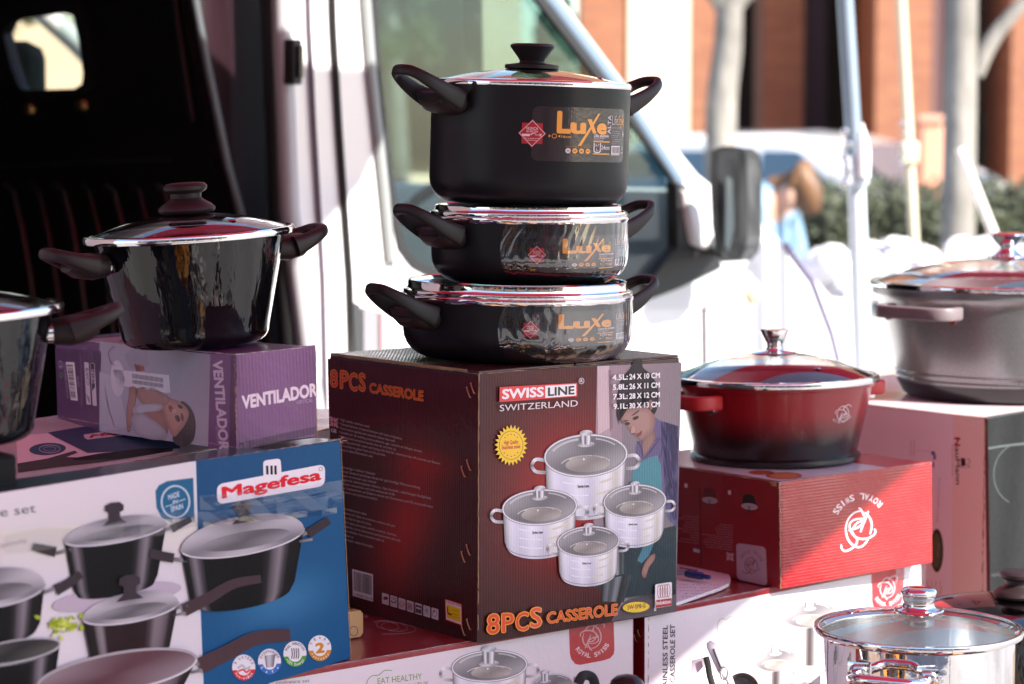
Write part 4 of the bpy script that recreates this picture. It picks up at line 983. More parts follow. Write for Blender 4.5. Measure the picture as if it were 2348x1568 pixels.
A.L = 3
A.st(zz(ZA, [(1425, 185), (1438, 188), (1446, 470), (1432, 492)]), '8a7078'); A.st(zz(ZA, [(1376, 505), (1434, 470), (1436, 520), (1376, 560)]), 'b59aa2')
# woman leaning over the stove
ZW = Z(2130, 1500, 2.24)
def blob(z, pts, c0, c1=None, k=4):
    """soft shape: smooth outline, centre colour c0 fading to c1 at the edge"""
    q = crom([(p[0], p[1], 0) for p in pts], k, closed=True); n = len(q); cx = sum(p.x for p in q) / n; cy = sum(p.y for p in q) / n
    c0 = lin(c0); c1 = lin(c1) if c1 else c0; kk = A._put([A.F.px(*z(cx, cy))] + [A.F.px(*z(cx + (p.x - cx) * .6, cy + (p.y - cy) * .6)) for p in q] + [A.F.px(*z(p.x, p.y)) for p in q], [c0] * (n + 1) + [c1] * n)
    for i in range(n):
        j = (i + 1) % n; A.f.append((kk, kk + 1 + i, kk + 1 + j)); A.f.append((kk + 1 + i, kk + 1 + n + i, kk + 1 + n + j, kk + 1 + j))
A.L = 3
A.grid(ZW(470, 60), ZW(760, 40), ZW(760, 900), ZW(500, 900), lambda u, v: lerp3(lin('8f7f86'), lin('75717a'), v), 4, 6)
A.L = 4; A.st(zz(ZW, [(740, 150), (800, 190), (880, 212), (948, 235), (948, 1010), (900, 1040), (820, 800), (790, 560), (780, 480), (700, 500), (640, 540), (596, 500), (588, 420), (604, 362), (640, 350)]), '65587e')
A.grid(ZW(800, 190), ZW(950, 235), ZW(940, 1100), ZW(850, 1000), lambda u, v: lerp3(lin('716690'), lin('4c4a70'), abs(math.sin(u * 6 + v * 9))), 10, 12)
A.L = 5; A.st(zz(ZW, [(556, 640), (600, 560), (650, 525), (700, 505), (765, 482), (800, 560), (812, 760), (840, 960), (700, 1010), (600, 900), (560, 760)]), '4a8792')
A.st(zz(ZW, [(780, 960), (840, 960), (760, 1180), (700, 1330), (640, 1390), (600, 1370), (660, 1230)]), '46788a')
A.L = 6; blob(ZW, [(735, 270), (755, 345), (705, 425), (655, 490), (640, 430), (652, 350)], '93706a', '7d5c58')
A.L = 7; blob(ZW, [(442, 128), (466, 185), (505, 232), (546, 286), (585, 320), (632, 352), (664, 342), (705, 312), (738, 270), (752, 190), (738, 100), (690, 70), (600, 66), (500, 84)], 'a98279', '8a665f')
A.L = 8; blob(ZW, [(432, 160), (428, 90), (436, -40), (470, -170), (540, -250), (580, -330), (640, -330), (650, -260), (720, -200), (775, -90), (780, 20), (760, 110), (735, 130), (728, 40), (700, 0), (640, 60), (560, 78), (490, 90), (455, 110), (452, 190)], '33262a', '281d20')
A.L = 9; blob(ZW, [(700, 20), (725, 15), (735, 60), (720, 100), (702, 80)], 'a0786e', '7f5a52')
blob(ZW, [(545, 290), (552, 240), (575, 215), (592, 262), (584, 290), (560, 300)], 'b8928a', '9c756c'); A.L = 10
for c_, p_ in (('3c2a2a', [(498, 205), (520, 200), (540, 212), (522, 226), (504, 224)]), ('3c2a2a', [(560, 168), (585, 152), (612, 150), (604, 172), (574, 182)]), ('4a3532', [(548, 146), (580, 122), (618, 96), (610, 112), (576, 138)]), ('4a3532', [(478, 196), (500, 184), (530, 186), (500, 196)]),
               ('7c4642', [(592, 300), (616, 290), (640, 270), (638, 296), (622, 318), (604, 322)]), ('6e4e48', [(560, 294), (582, 292), (580, 302), (562, 304)])): blob(ZW, p_, c_, None, 3)
A.stroke(zz(ZW, [(440, 100), (436, 160), (448, 215)]), 1.2, '33262a'); A.stroke(zz(ZW, [(452, 100), (455, 170), (470, 212)]), .9, '33262a')
A.stroke(zz(ZW, [(604, 362), (640, 420), (655, 500), (720, 440), (790, 340)]), 1.8, '544870'); A.stroke(zz(ZW, [(740, 360), (800, 335), (815, 420), (795, 500)]), 1.6, '544870'); A.stroke(zz(ZW, [(860, 300), (850, 500), (900, 760)]), 2.2, '4c4270')
blob(ZA, [(1585, 1190), (1600, 1140), (1630, 1100), (1652, 1092), (1650, 1120), (1622, 1160), (1604, 1210)], '9c766c', '7f5c54')
A.L = 5
A.grid(ZA(1395, 1220), ZA(1540, 1190), ZA(1500, 1330), ZA(1390, 1325), lambda u, v: ramp([(0, '15171a'), (.2, '6a7078'), (.35, '1b1e22'), (.55, '8a9096'), (.7, '17191c'), (1, '3a4046')])(u), 10, 3)
A.grid(ZA(1450, 1080), ZA(1500, 1070), ZA(1500, 1190), ZA(1450, 1200), lambda u, v: ramp([(0, '25282c'), (.4, '9aa0a6'), (.6, '2a2d31'), (1, '555b60')])(u), 8, 2)
A.build('printed_scene', INKC, cbox)
A = Art(FA, base=.0012)
k = ZA.k
def zpot(cx, cy, rx, ry, h, sl, logo='Swiss Line', br=.95, **kw): c = ZA(cx, cy); P_steel(A, c[0], c[1], rx * k, ry * k, h * k, br, sl, logo=logo, **kw)
zpot(1311, 608, 200, 100, 235, -.05)
A.L = 8; zpot(1550, 832, 150, 78, 165, -.05)
A.L = 8; zpot(1082, 862, 180, 84, 185, -.05)
A.L = 16; zpot(1320, 1030, 150, 72, 162, -.05)
A.build('printed_pots', INKC, cbox)
# --- lettering right face
A = Art(FA, base=.0035)
A.st(zz(ZA, [(882, 270), (1264, 249), (1264, 316), (881, 344)]), 'e2323a'); A.L = 1
A.st(zz(ZA, [(1106, 264), (1258, 255), (1258, 312), (1106, 323)]), 'f4ecee')
T(A, ZA, 'SWISS', (896, 328), (1096, 315), (897, 283), 'f6eef0', .035); A.L = 2
T(A, ZA, 'LINE', (1121, 313), (1248, 304), (1121, 274), '191416', .03)
T(A, ZA, 'SWITZERLAND', (882, 389), (1266, 364), (882, 358), 'e9dbe0', .0)
A.ring(*ZA(1284, 240), 12 * k, 14 * k, 1.2, 'e9dbe0', n=20); T(A, ZA, 'R', (1279, 247), (1290, 246), (1279, 233), 'e9dbe0', .02)
for i, (a, b) in enumerate((('4.5L:', '24 X 10 CM'), ('5.8L:', '26 X 11 CM'), ('7.3L:', '28 X 12 CM'), ('9.1L:', '30 X 13 CM'))):
    y = 236 + i * 47.5; x0 = 1437 + i * 2
    T(A, ZA, a, (x0, y), (1511, y - 4), (x0, y - 25), 'f4ecf0', .03); T(A, ZA, b, (1520, y - 4), (1669, y - 12), (1520, y - 29), 'f4ecf0', .03)
def fancy(A, z, txt, O, X, Tp):
    L = A.L; T(A, z, txt, O, X, Tp, 'f0a030', .048); A.L = L + 1; T(A, z, txt, O, X, Tp, 'dd4a22', .012); A.L = L
for ch, xa, xb, ya, yb, h in (('8', 822, 879, 1484, 1477, 92), ('P', 895, 950, 1474, 1470, 88), ('C', 962, 1022, 1470, 1462, 86), ('S', 1034, 1086, 1452, 1446, 92)):
    fancy(A, ZA, ch, (xa, ya), (xb, yb), (xa, ya - h))
fancy(A, ZA, 'CASSEROLE', (1115, 1432), (1460, 1388), (1115, 1380))
c = ZA(1553, 1352); A.ell(c[0], c[1], 66 * k, 26 * k, 'f2c81e', rot=-.06); A.L = 2; T(A, ZA, 'SW-SP8-G', (1510, 1364), (1599, 1353), (1510, 1345), '2a2220', .02)
A.L = 1; A.rrect(zz(ZA, [(1647, 1240), (1729, 1228), (1729, 1345), (1646, 1358)]), 4, 'efe6ea'); A.L = 2
A.rrect(zz(ZA, [(1649, 1318), (1728, 1307), (1728, 1344), (1648, 1356)]), 3, 'b02028'); A.L = 3; T(A, ZA, 'Induktion', (1653, 1342), (1723, 1332), (1653, 1324), 'f6ecee', .02)
for i in range(5):
    c = ZA(1666 + i * 11.5, 1276 - i * 1.5); A.ring(c[0], c[1], 8 * k, 32 * k, 1.1, '8a2028', n=18)
A.L = 1
c = ZA(938, 556); n = 25; pts = []
for i in range(n * 2):
    a = math.pi * i / n; r = (83 if i % 2 == 0 else 66); pts.append((c[0] + math.sin(a) * r * k * .98, c[1] - math.cos(a) * r * k * 1.22 - .05 * math.sin(a) * r * k))
A.st(pts, 'f4c81c'); A.L = 2; A.ring(c[0], c[1], 58 * k, 70 * k, 1.0, '5a4418', n=36)
T(A, ZA, 'High Quality', (903, 552), (974, 547), (903, 534), 'cc3a24', .03); T(A, ZA, 'Stainless steel', (892, 576), (982, 570), (892, 558), 'cc3a24', .03)
for dx, dy in ((-30, -38), (-16, -50), (0, -54), (16, -50), (30, -40), (-34, 38), (-18, 50), (0, 55), (17, 50), (32, 36)):
    q = ZA(938 + dx, 556 + dy); A.st([(q[0] + math.sin(math.pi * i / 5) * (2.4 if i % 2 == 0 else 1.0), q[1] - math.cos(math.pi * i / 5) * (2.4 if i % 2 == 0 else 1.0)) for i in range(10)], 'cc3a24')
A.build('printed_lettering', INKF, cbox)
# --- left face
A = Art(FB)
def cl(u, v):
    b = lerp3(lin('4e1d24'), lin('3c1419'), v)
    g = math.exp(-(((u - .5 - .1 * math.sin(v * 5)) / .16) ** 2 + ((v - .62) / .25) ** 2)) + .5 * math.exp(-(((u - .62) / .2) ** 2 + ((v - .36) / .05) ** 2))
    return lerp3(b, lin('b0161b'), min(1, g * .85))
A.grid(ZA(46, 130), ZA(790, 222), ZA(776, 1530), ZA(70, 1345), cl, 26, 30)
A.L = 1
A.stroke(zz(ZC2, [(430, 520), (640, 505), (860, 520), (1010, 600), (1090, 680)]), lambda t: 10 * (1 - t) + 2, lin('5a1519'))
A.stroke(zz(ZC2, [(700, 1010), (730, 820), (830, 720), (960, 760)]), 4, lin('5e1216')); A.stroke(zz(ZC2, [(700, 1010), (790, 1010), (870, 930)]), 3, lin('6a1418'))
A.build('printed_background', INKC, cbox)
A = Art(FB, base=.0008)
for ch, xa, xb, ya, yb, h in (('8', 118, 184, 184, 196, 152), ('P', 214, 286, 204, 208, 160), ('C', 298, 372, 218, 232, 158), ('S', 392, 448, 222, 236, 158)):
    fancy(A, ZC2, ch, (xa, ya), (xb, yb), (xa, ya - h))
fancy(A, ZC2, 'CASSEROLE', (492, 246), (1000, 326), (492, 158))
flag_uk(A, ZC2, (114, 476), 74, 86, .28); T(A, ZC2, 'GB', (124, 622), (174, 634), (124, 588), 'e6d8de', .03)
tc = 'c9b6be'
eng = ['• High quality stainless steel.', '• Thermal bottom: 3-layered bottom with heat conduction.', '• Food warms quickly and material retains heat well.', '• Suitable for all cooking sources:electric, gas, ceramic or halogen stoves.',
       '• Practical and attractive handles that do not heat up.', '• Cooking with little water and frying with little fat, minimizes loss off minerals and flavour.', '• No corners to gather food and fat particles.', '• Easy to clean.Dishwasher safe.']
xe = [492, 800, 735, 990, 745, 1168, 645, 524]
for i, (t_, x1) in enumerate(zip(eng, xe)):
    y = 516 + i * 40.5; s_ = .246 - .0035 * i; T(A, ZC2, t_, (198, y - 4), (x1, y - 4 + (x1 - 198) * s_), (198, y - 26), tc, .004)
ger = [('Hochwertiger rostfreier Edelstahl', 542), ('Thermal- Boden:3 schichtiger Boden für gleichmäßige Wärmeverteilung', 972), ('Speisen erwärmen sich schnell', 552), ('Geeignet für alleHerdplatten: Elektro-, Gas-,Keramik-, oderHalogen Herdplatten', 1075),
       ('Praktische, formschöne und nicht erhitzende Griffe', 732), ('Keine Unebenheiten und Ecken in denen sich Essensreste und Öl ansammeln kann', 1095), ('Pflegeleicht und spülmaschinenfest', 566)]
for i, (t_, x1) in enumerate(ger):
    y = 962 + i * 39; T(A, ZC2, t_, (200, y), (x1, y + (x1 - 200) * .213), (200, y - 22), tc, .004)
spa = [('Acero inoxidable de alta calidad.', 240), ('Base thermica de 3 capas con proteccion condutora del calor.', 380), ('Apta para todas los tipos de cocinas.', 262), ('Sana: poco aqua, poco graas perfide conservar vitamines,', 388), ('sales y sabores y es en consecuencia particularmente adecuada', 405), ('para cocina dietética. Ya no necessitara nadir sal.', 326), ('Practicas y.', 175), ('Facil para limpiar, resiste el lavavajillas.', 272)]
for i, (t_, x1) in enumerate(spa):
    y = 868 + i * 21.6; x0 = 100; T(A, ZA, t_, (x0, y - 2), (x1, y - 2 + (x1 - x0) * .262), (x0, y - 13), tc, .004)
c4 = zz(ZA, [(168, 1166), (270, 1192), (271, 1327), (171, 1298)]); A.L = 1; bars(A, c4[0], c4[1], c4[2], c4[3], 44, 3); A.L = 2
T(A, ZA, '5 430000 525176', (176, 1296), (268, 1322), (176, 1282), '1a1518', .0)
A.L = 1
for i in range(7):
    x = 315 + i * 40.6; y = 1282 + i * 12.1
    A.rrect(zz(ZA, [(x, y), (x + 34, y + 10), (x + 34, y + 64), (x, y + 54)]), 2, 'd9c9cf')
A.L = 2
c = ZA(333, 1310); A.ell(c[0], c[1], 6, 4, 'a02018'); A.ell(*ZA(373, 1325), 6.5, 4.5, '4a3a3c'); A.L = 3; A.ell(c[0], c[1], 2.4, 1.5, '1c1012'); A.ell(*ZA(373, 1323), 4.5, 2.8, 'd9c9cf')
for i, dx in enumerate((-9, -3, 3, 9)): q = ZA(373 + dx, 1312 + dx * .3); A.st([(q[0] - 1.2, q[1]), (q[0], q[1] - 4), (q[0] + 1.2, q[1])], 'b03028')
for r in (3, 5, 7): A.ring(*ZA(413, 1338), r * .9, r * 1.1, .8, 'b05a58', n=14)
for i in range(5): A.ring(*ZA(443 + i * 5, 1348 + i * 1.5), 1.8, 8, .8, 'a04a4a', n=10)
A.st(zz(ZA, [(480, 1340), (510, 1349), (510, 1388), (480, 1380)]), '4a4246'); A.L = 4; A.st(zz(ZA, [(484, 1352), (506, 1358), (506, 1366), (484, 1360)]), 'd9c9cf'); A.L = 3
for a in range(3):
    q = ZA(535, 1371); t = rad(60 * a + 10); A.stroke([(q[0] - 6.5 * math.cos(t), q[1] - 9 * math.sin(t)), (q[0] + 6.5 * math.cos(t), q[1] + 9 * math.sin(t))], 1.1, '4a5a7a', 0)
A.ring(*ZA(575, 1384), 5, 7.5, 1, '6a585e', n=18); A.st([ZA(575, 1384), ZA(575, 1368), ZA(565, 1372)], 'b02028')
A.L = 1; A.rrect(zz(ZA, [(624, 1312), (708, 1338), (710, 1446), (628, 1418)]), 3, 'd82830'); A.L = 2
A.rrect(zz(ZA, [(628, 1318), (704, 1342), (706, 1440), (631, 1413)]), 2, 'efe2e6'); A.L = 3; A.st(zz(ZA, [(632, 1340), (701, 1361), (703, 1428), (635, 1405)]), 'f0c818'); A.L = 4
T(A, ZA, 'STAINLESS STEEL', (628, 1331), (704, 1353), (628, 1321), 'c83038', .01)
A.stroke(zz(ZA, [(638, 1352), (640, 1382), (658, 1390)]), 2.4, '2a2018', 0); A.stroke(zz(ZA, [(640, 1388), (660, 1394)]), 2, 'b02018', 0)
for y in (1366, 1386, 1400): A.stroke(zz(ZA, [(660, y), (694, y + 8)]), .8, '6a5010', 0)
A.build('printed_lettering', INKF, cbox)
# copper staples in pairs down the left face
cop = mat('copper_staple', (.62, .27, .14), .3, 1)
for (x, y) in ((735, 270), (755, 250), (708, 660), (735, 628), (708, 1080), (733, 1045), (708, 1440), (735, 1412)):
    a_, b_ = ZA(x, y), ZA(x + 17, y + 52)
    pa = FB.to3(*FB.px(*a_), .0022); pb = FB.to3(*FB.px(*b_), .0022); n_ = FB.n * .0022
    MB().sweep([pa - n_ * .9, pa, pa.lerp(pb, .5) + n_ * .15, pb, pb - n_ * .9], .00085, n=8).build('staple', cop, cbox, smooth=50)
# raw edges of the board
ragged(cbox, C_P + C_c, C_P + C_a + C_c, .0006, 40, FA.n, seed=2)
ragged(cbox, C_P + C_c + C_b, C_P + C_c, .0012, 40, FB.n, seed=3)
ragged(cbox, C_P, C_P + C_c, .0012, 50, FB.n, seed=4)
# top flaps, slightly lifted
nb_ = C_b.normalized(); na_ = C_a.normalized()
T0 = C_P + C_c + Vector((0, 0, .0004))
flapm = mat('maroon_flap', (.05, .015, .018), .4, coat=.3, rib=.0042, rib_str=.00018)
MB().hexa(T0 + na_ * -.0012 + nb_ * -.001, na_ * .150, nb_ * .303, UP * .003).build('top_flap', flapm, cbox, bevel=.0008, uvfn=lambda p, s, pl: (p.x, p.y))
o = MB().hexa(T0 + na_ * .152, na_ * .174, nb_ * .303, UP * .0028).build('top_flap', flapm, cbox, bevel=.0008, uvfn=lambda p, s, pl: (p.x, p.y))
MB().hexa(T0 + na_ * -.0016 + nb_ * .02, na_ * .0007, nb_ * .28, UP * .0035 - na_ * .0012).build('board_edge', brown(), cbox)
CTOP = T0.z + .0032

# ================================================================== BLUE AND WHITE COOKWARE BOX (front left)
M_BR, M_BL = atz(805, 1510, .889), atz(-149, 1796, .889); M_TR, M_TL = atd(781, 1008, M_BR.y), atd(-149, 1150, M_BL.y)
mdir = (M_BR - M_BL).normalized(); mback = Vector((-mdir.y, mdir.x, 0)) * .055
mroot = thing('cookware_box', 'large blue and white cookware carton at the front left with pictures of black pots', 'box', M_BR, math.atan2(mdir.y, mdir.x))
mpaper = mat('white_print_board', (.66, .62, .63), .38, coat=.4, coat_rough=.2, rib=.0042, rib_str=.00004)
mm_ = MB().add([M_BL, M_BR, M_BR + mback, M_BL + mback, M_TL, M_TR, M_TR + mback, M_TL + mback], [(0, 3, 2, 1), (4, 5, 6, 7), (0, 1, 5, 4), (1, 2, 6, 5), (2, 3, 7, 6), (3, 0, 4, 7)])
mm_.build('carton_body', mat('navy_print_board', (.012, .03, .05), .3, coat=.5), mroot, bevel=.002)
FM = PFace(M_BL, M_BR - M_BL, (M_BR - M_BL).cross(M_TL - M_BL))
A = Art(FM, base=.0003)
def wl(u, v): return lerp3(lerp3(lin('dcd0d6'), lin('d2c6c0'), max(0, 1 - abs(v - .3) * 4)), lin('cfc4ce'), u * .5)
A.grid((-140, 1153), ZE(1180, 219), ZE(1232, 1600), (-140, 1785), wl, 16, 16)
def blu(u, v):
    c = lerp3(lin('1d4a74'), lin('17507f'), v); g = math.exp(-(((u - .55) / .3) ** 2 + ((v - .66) / .1) ** 2)); return lerp3(c, lin('3f7aa6'), g * .6 + .15 * (1 - v) * u)
A.grid(ZE(1180, 219), ZE(2056, 96), ZE(2119, 1412), ZE(1232, 1685), blu, 14, 18)
A.L = 1; A.stroke([ZE(1180, 220), ZE(1200, 900), ZE(1226, 1570)], 2.5, 'cfd3dc', 0)
# horizon of the printed scene
A.grid(ZE(0, 640), ZE(1190, 560), ZE(1228, 1000), ZE(0, 1100), lambda u, v: lerp3(lin('d8cfc4'), lin('d3c8d0'), min(1, v * 1.6)), 8, 6)
A.st(zz(ZE, [(938, 400), (960, 365), (1010, 340), (1168, 320), (1176, 590), (1040, 596), (975, 560), (945, 500)]), '265f84')
A.L = 2
A.ring(*ZE(1060, 465), 84 * ZE.k, 96 * ZE.k, 4, 'b8c4d2', n=40)
T(A, ZE, 'MADE', (1018, 455), (1084, 432), (1014, 425), 'b8c4d2', .03); T(A, ZE, 'IN', (1046, 480), (1074, 472), (1044, 458), 'b8c4d2', .03); T(A, ZE, 'SPAIN', (1034, 527), (1106, 505), (1030, 497), 'b8c4d2', .03)
A.stroke(zz(ZE, [(1000, 495), (1042, 482)]), 2, 'b8c4d2', 0); A.stroke(zz(ZE, [(1080, 462), (1120, 448)]), 2, 'b8c4d2', 0)
T(A, ZE, 'e set', (0, 556), (215, 528), (-4, 503), '4a4a52', .0)
T(A, ZE, '2 piezas', (-330, 600), (-40, 560), (-334, 545), '4a4a52', .0); T(A, ZE, 'quinmolta', (0, 744), (158, 712), (-2, 712), '9a8a86', .0)
A.build('printed_background', inkmat('print_ink_soft', rough=.6, coat=.04, rib=.0042, rs=.00003, coat_rough=.2, spec=.12), mroot)
SI = MATS['print_ink_soft']
A = Art(FM, base=.0008); sl = -.17; k = ZE.k
A.rrect(zz(ZE, [(1308, 360), (1964, 236), (1962, 368), (1312, 482)]), 16, 'e8dde4'); A.build('logo_plate', SI, mroot); A = Art(FM, base=.0009)
A.rrect(zz(ZE, [(1588, 216), (1694, 202), (1700, 312), (1590, 326)]), 9, 'e8dde4'); A.L = 1
for x in (1612, 1638, 1662): A.stroke(zz(ZE, [(x, 246), (x + 2, 300)]), 5.5, '26262c', 0)
A.L = 2
T(A, ZE, 'Magefesa', (1345, 442), (1935, 330), (1342, 378), 'd62030', .038)
A.ring(*ZE(1936, 266), 4, 4.4, .9, '55444c', n=14)
# badges
for (x, y, c1, top, bot, mid) in ((1470, 1467, 'cc2a34', '3 LAYERS', 'Non-stick', 0), (1626, 1432, '3a6ab4', 'DISHWASHER', 'Safe', 1), (1780, 1385, '4a9436', 'FULL INDUCTION', '+20% Energy', 2), (1930, 1350, 'c08028', 'YEARS', 'Warranty', 3)):
    L = A.L; c = ZE(x, y); r = 70 * k; ry_ = 78 * k
    A.ell(c[0], c[1], r, ry_, 'ded6de'); A.L += 1
    A.st([(c[0] + r * math.cos(t), c[1] + ry_ * math.sin(t)) for t in [rad(8 + i * 9.4) for i in range(18)]], c1); A.L += 1
    A.ell(c[0], c[1], r * .62, ry_ * .62, 'ded6de'); A.L += 1
    A.arctext(top, c[0], c[1], r * .72, 155, 25, r * .2, '3a3440', .01, sy=1.1, wd=.7); A.arctext(bot, c[0], c[1], r * .92, 215, 325, r * .2, 'e8dde4', .01, sy=1.1, wd=.6)
    if mid == 3: T(A, ZE, '2', (x - 22, y + 30), (x + 24, y + 24), (x - 24, y - 26), 'c08028', .05)
    elif mid == 2: [A.stroke([(c[0] + d, c[1] - 13), (c[0] + d + 1.5, c[1]), (c[0] + d, c[1] + 11)], 2.4, '55505a') for d in (-8, -3, 2, 7)]
    elif mid == 1: A.grid((c[0] - 12, c[1] - 14), (c[0] + 13, c[1] - 17), (c[0] + 9, c[1] + 12), (c[0] - 8, c[1] + 14), lambda u, v: ramp([(0, '6a646c'), (.4, 'c4bec6'), (1, '5a545c')])(u), 6, 3)
    else: A.stroke([(c[0] - 14, c[1] + 2), (c[0] - 4, c[1] - 5), (c[0] + 4, c[1] + 3), (c[0] + 15, c[1] - 2)], 5, 'b4acb4'); A.stroke([(c[0] - 13, c[1] + 9), (c[0] - 2, c[1] + 5), (c[0] + 6, c[1] + 11), (c[0] + 14, c[1] + 4)], 4, 'cc2a34')
    A.L = L
A.build('printed_logo', SI, mroot)
# printed black cookware
A = Art(FM, base=.0018)
def dark_handle(z, pts, wd, c='3a3036'):
    A.stroke(zz(z, pts), wd, c)
def black_pot(cx, cy, rx, ry, h, br, colf, sl, lid='b9b0b8', knob=None, nb=.8):
    c = ZE(cx, cy); L = A.L
    P_body(A, c[0], c[1], rx * k, ry * k, h * k, br, colf, sl, nb=nb); A.L += 1
    # domed lid
    ring = [(c[0] + rx * k * math.cos(t), c[1] + (ry * k * math.sin(t) if math.sin(t) > 0 else ry * k * 1.5 * math.sin(t)) + sl * rx * k * math.cos(t)) for t in [2 * math.pi * i / 40 for i in range(40)]]
    kk = A._put([A.F.px(c[0], c[1] - ry * k * .3)] + [A.F.px(*p) for p in ring], [lin('8d868c')] + [lerp3(lin(lid), lin('77707a'), .5 + .5 * math.sin(3 * 2 * math.pi * i / 40)) for i in range(40)])
    for i in range(40): A.f.append((kk, kk + 1 + i, kk + 1 + (i + 1) % 40))
    A.L += 1; P_ell(A, c[0] + rx * k * .05, c[1] + ry * k * .05, rx * k * .72, ry * k * .55, '5f5a60', '8f8890', sl)
    P_ring(A, c[0], c[1], rx * k, ry * k, 4.2, '9b949b', sl, -.05, math.pi + .05); A.L += 1; P_ring(A, c[0], c[1], rx * k, ry * k, 1.8, 'e6dee6', sl, .4, 2.9)
    if knob:
        kx, ky = ZE(*knob[:2]); s = knob[2] * k
        A.st([(kx - s, ky), (kx - s * .95, ky - s * .55), (kx - s * .4, ky - s * .85), (kx + s * .5, ky - s * .95), (kx + s * .95, ky - s * .65), (kx + s * .95, ky - s * .1), (kx + s * .55, ky + s * .12), (kx + s * .6, ky + s * .7), (kx + s * 1.25, ky + s * 1.2), (kx - s * 1.25, ky + s * 1.6), (kx - s * .6, ky + s * .9), (kx - s * .55, ky + s * .2)], '3b3038')
    A.L = L
def steel_link(z, p, q, wd=5): A.stroke([z(*p), z(*q)], wd, lambda t: ramp([(0, '6a646a'), (.4, 'dcd6dc'), (1, '8b858b')])(t), 0)
# back left big pot
A.L = 0
A.ell(*ZE(700, 1040), 150, 28, 'b5a4b4', rot=-.15)
A.L = 1; steel_link(ZE, (330, 775), (420, 755), 9); steel_link(ZE, (975, 640), (1060, 612), 8)
dark_handle(ZE, [(190, 735), (240, 748), (330, 768)], lambda t: 16 + 8 * t); dark_handle(ZE, [(1030, 630), (1090, 600), (1150, 570)], lambda t: 18 - 6 * t)
black_pot(690, 650, 310, 62, 345, .80, BLACKP, -.17, knob=(684, 520, 58), nb=.7)
# far left pot
A.L = 7; steel_link(ZE, (230, 1020), (335, 985), 9); dark_handle(ZE, [(325, 1000), (400, 960), (480, 900)], lambda t: 26 - 8 * t)
black_pot(-60, 1010, 320, 95, 260, .90, BLACKP, -.15)
# lettuce
A.L = 10; rnd = random.Random(4)
for i in range(46):
    x, y = rnd.gauss(370, 55), rnd.gauss(1205, 34); q = ZE(x, y); a = rnd.uniform(0, 6); s = rnd.uniform(5, 10)
    A.L = 10 + (i % 4); A.st([(q[0] + s * math.cos(a + j * 1.26) * (1 if j % 2 else .55), q[1] + s * math.sin(a + j * 1.26) * (1 if j % 2 else .55)) for j in range(5)], rnd.choice(['9cab2e', 'b4c03c', 'c6cc66', '8a9c28', 'd4d696']))
# right pot on the blue part
A.L = 11; steel_link(ZE, (1030, 810), (1120, 818), 9); steel_link(ZE, (1800, 670), (1870, 640), 9); steel_link(ZE, (1800, 705), (1880, 690), 6)
dark_handle(ZE, [(892, 775), (960, 790), (1040, 805)], lambda t: 22); dark_handle(ZE, [(1850, 660), (1910, 620), (1980, 575)], lambda t: 22 - 4 * t)
A.L = 11
black_pot(1455, 690, 372, 95, 350, .83, BLACKP, -.17, knob=(1460, 512, 56), nb=.75)
# small saucepan
A.L = 16; steel_link(ZE, (1030, 1110), (1120, 1085), 10); steel_link(ZE, (1035, 1150), (1115, 1135), 6)
dark_handle(ZE, [(1098, 1120), (1250, 1045), (1400, 960), (1565, 930)], lambda t: 30 - 12 * t, '443238')
black_pot(775, 1120, 290, 72, 290, .80, DARKP, -.17, knob=(770, 965, 66), nb=.7)
# open pan left and frying pan
A.L = 21; P_body(A, *ZE(60, 1380), 285 * k, 70 * k, 240 * k, .88, BLACKP, -.17); A.L = 22; P_ell(A, *ZE(60, 1370), 285 * k, 66 * k, '2d2b2c', '55524f', -.17); A.L = 23; P_ring(A, *ZE(60, 1370), 285 * k, 66 * k, 4, 'a8a2a6', -.17)
A.L = 24; steel_link(ZE, (1130, 1440), (1215, 1430), 12); steel_link(ZE, (1135, 1495), (1215, 1480), 7)
dark_handle(ZE, [(1195, 1455), (1350, 1380), (1530, 1290), (1740, 1268)], lambda t: 38 - 10 * t, '4a343a')
P_body(A, *ZE(690, 1500), 480 * k, 120 * k, 130 * k, .85, DARKP, -.17); A.L = 25; P_ell(A, *ZE(690, 1495), 480 * k, 118 * k, '5b3a42', '8b7880', -.17); A.L = 26; P_ring(A, *ZE(690, 1495), 480 * k, 118 * k, 6, 'a59ca2', -.17); A.L = 27; P_ring(A, *ZE(690, 1497), 480 * k, 118 * k, 2.4, 'e2dae2', -.17, 0, 2.2)
A.build('printed_pans', SI, mroot)
# clear tape across the front and worn corners
tape = glassmat('clear_tape', (.9, .9, .92), 1.45, rough=.04, bump=.0006, bscale=30, boost=1.0, stretch=(.12, 1, 2.2), dist=.4)
def tape_strip(face, pts, hs, name, root, off=.006, m=tape):
    mb = MB(); n = len(pts); vs = []
    for i, (x, y) in enumerate(pts):
        for s in (-1, 1): a, b = face.px(x, y + s * hs[i]); vs.append(face.to3(a, b, off + .0006 * math.sin(i * 2.1 + s)))
    mb.add(vs, [(2 * i, 2 * i + 2, 2 * i + 3, 2 * i + 1) for i in range(n - 1)]); o = mb.build(name, m, root); return o
tp = [ZE(0 + i * 103, 720 - i * 13.5) for i in range(21)]
tape_strip(FM, tp, [20 + 6 * math.sin(i * .9) for i in range(21)], 'clear_tape', mroot)
tape_strip(FM, [ZE(1200 + i * 90, 600 - i * 9 - 6 * (i % 2)) for i in range(10)], [7] * 10, 'tape_edge', mroot, .0068)
tape_strip(FM, [ZE(1180 + i * 96, 470 - i * 11 + 5 * (i % 3)) for i in range(10)], [16, 18, 14, 15, 20, 18, 15, 14, 18, 16], 'clear_tape', mroot, .0064)
ragged(mroot, M_BR + Vector((0, 0, .004)), M_TR, .0012, 40, FM.n + mdir, seed=8)
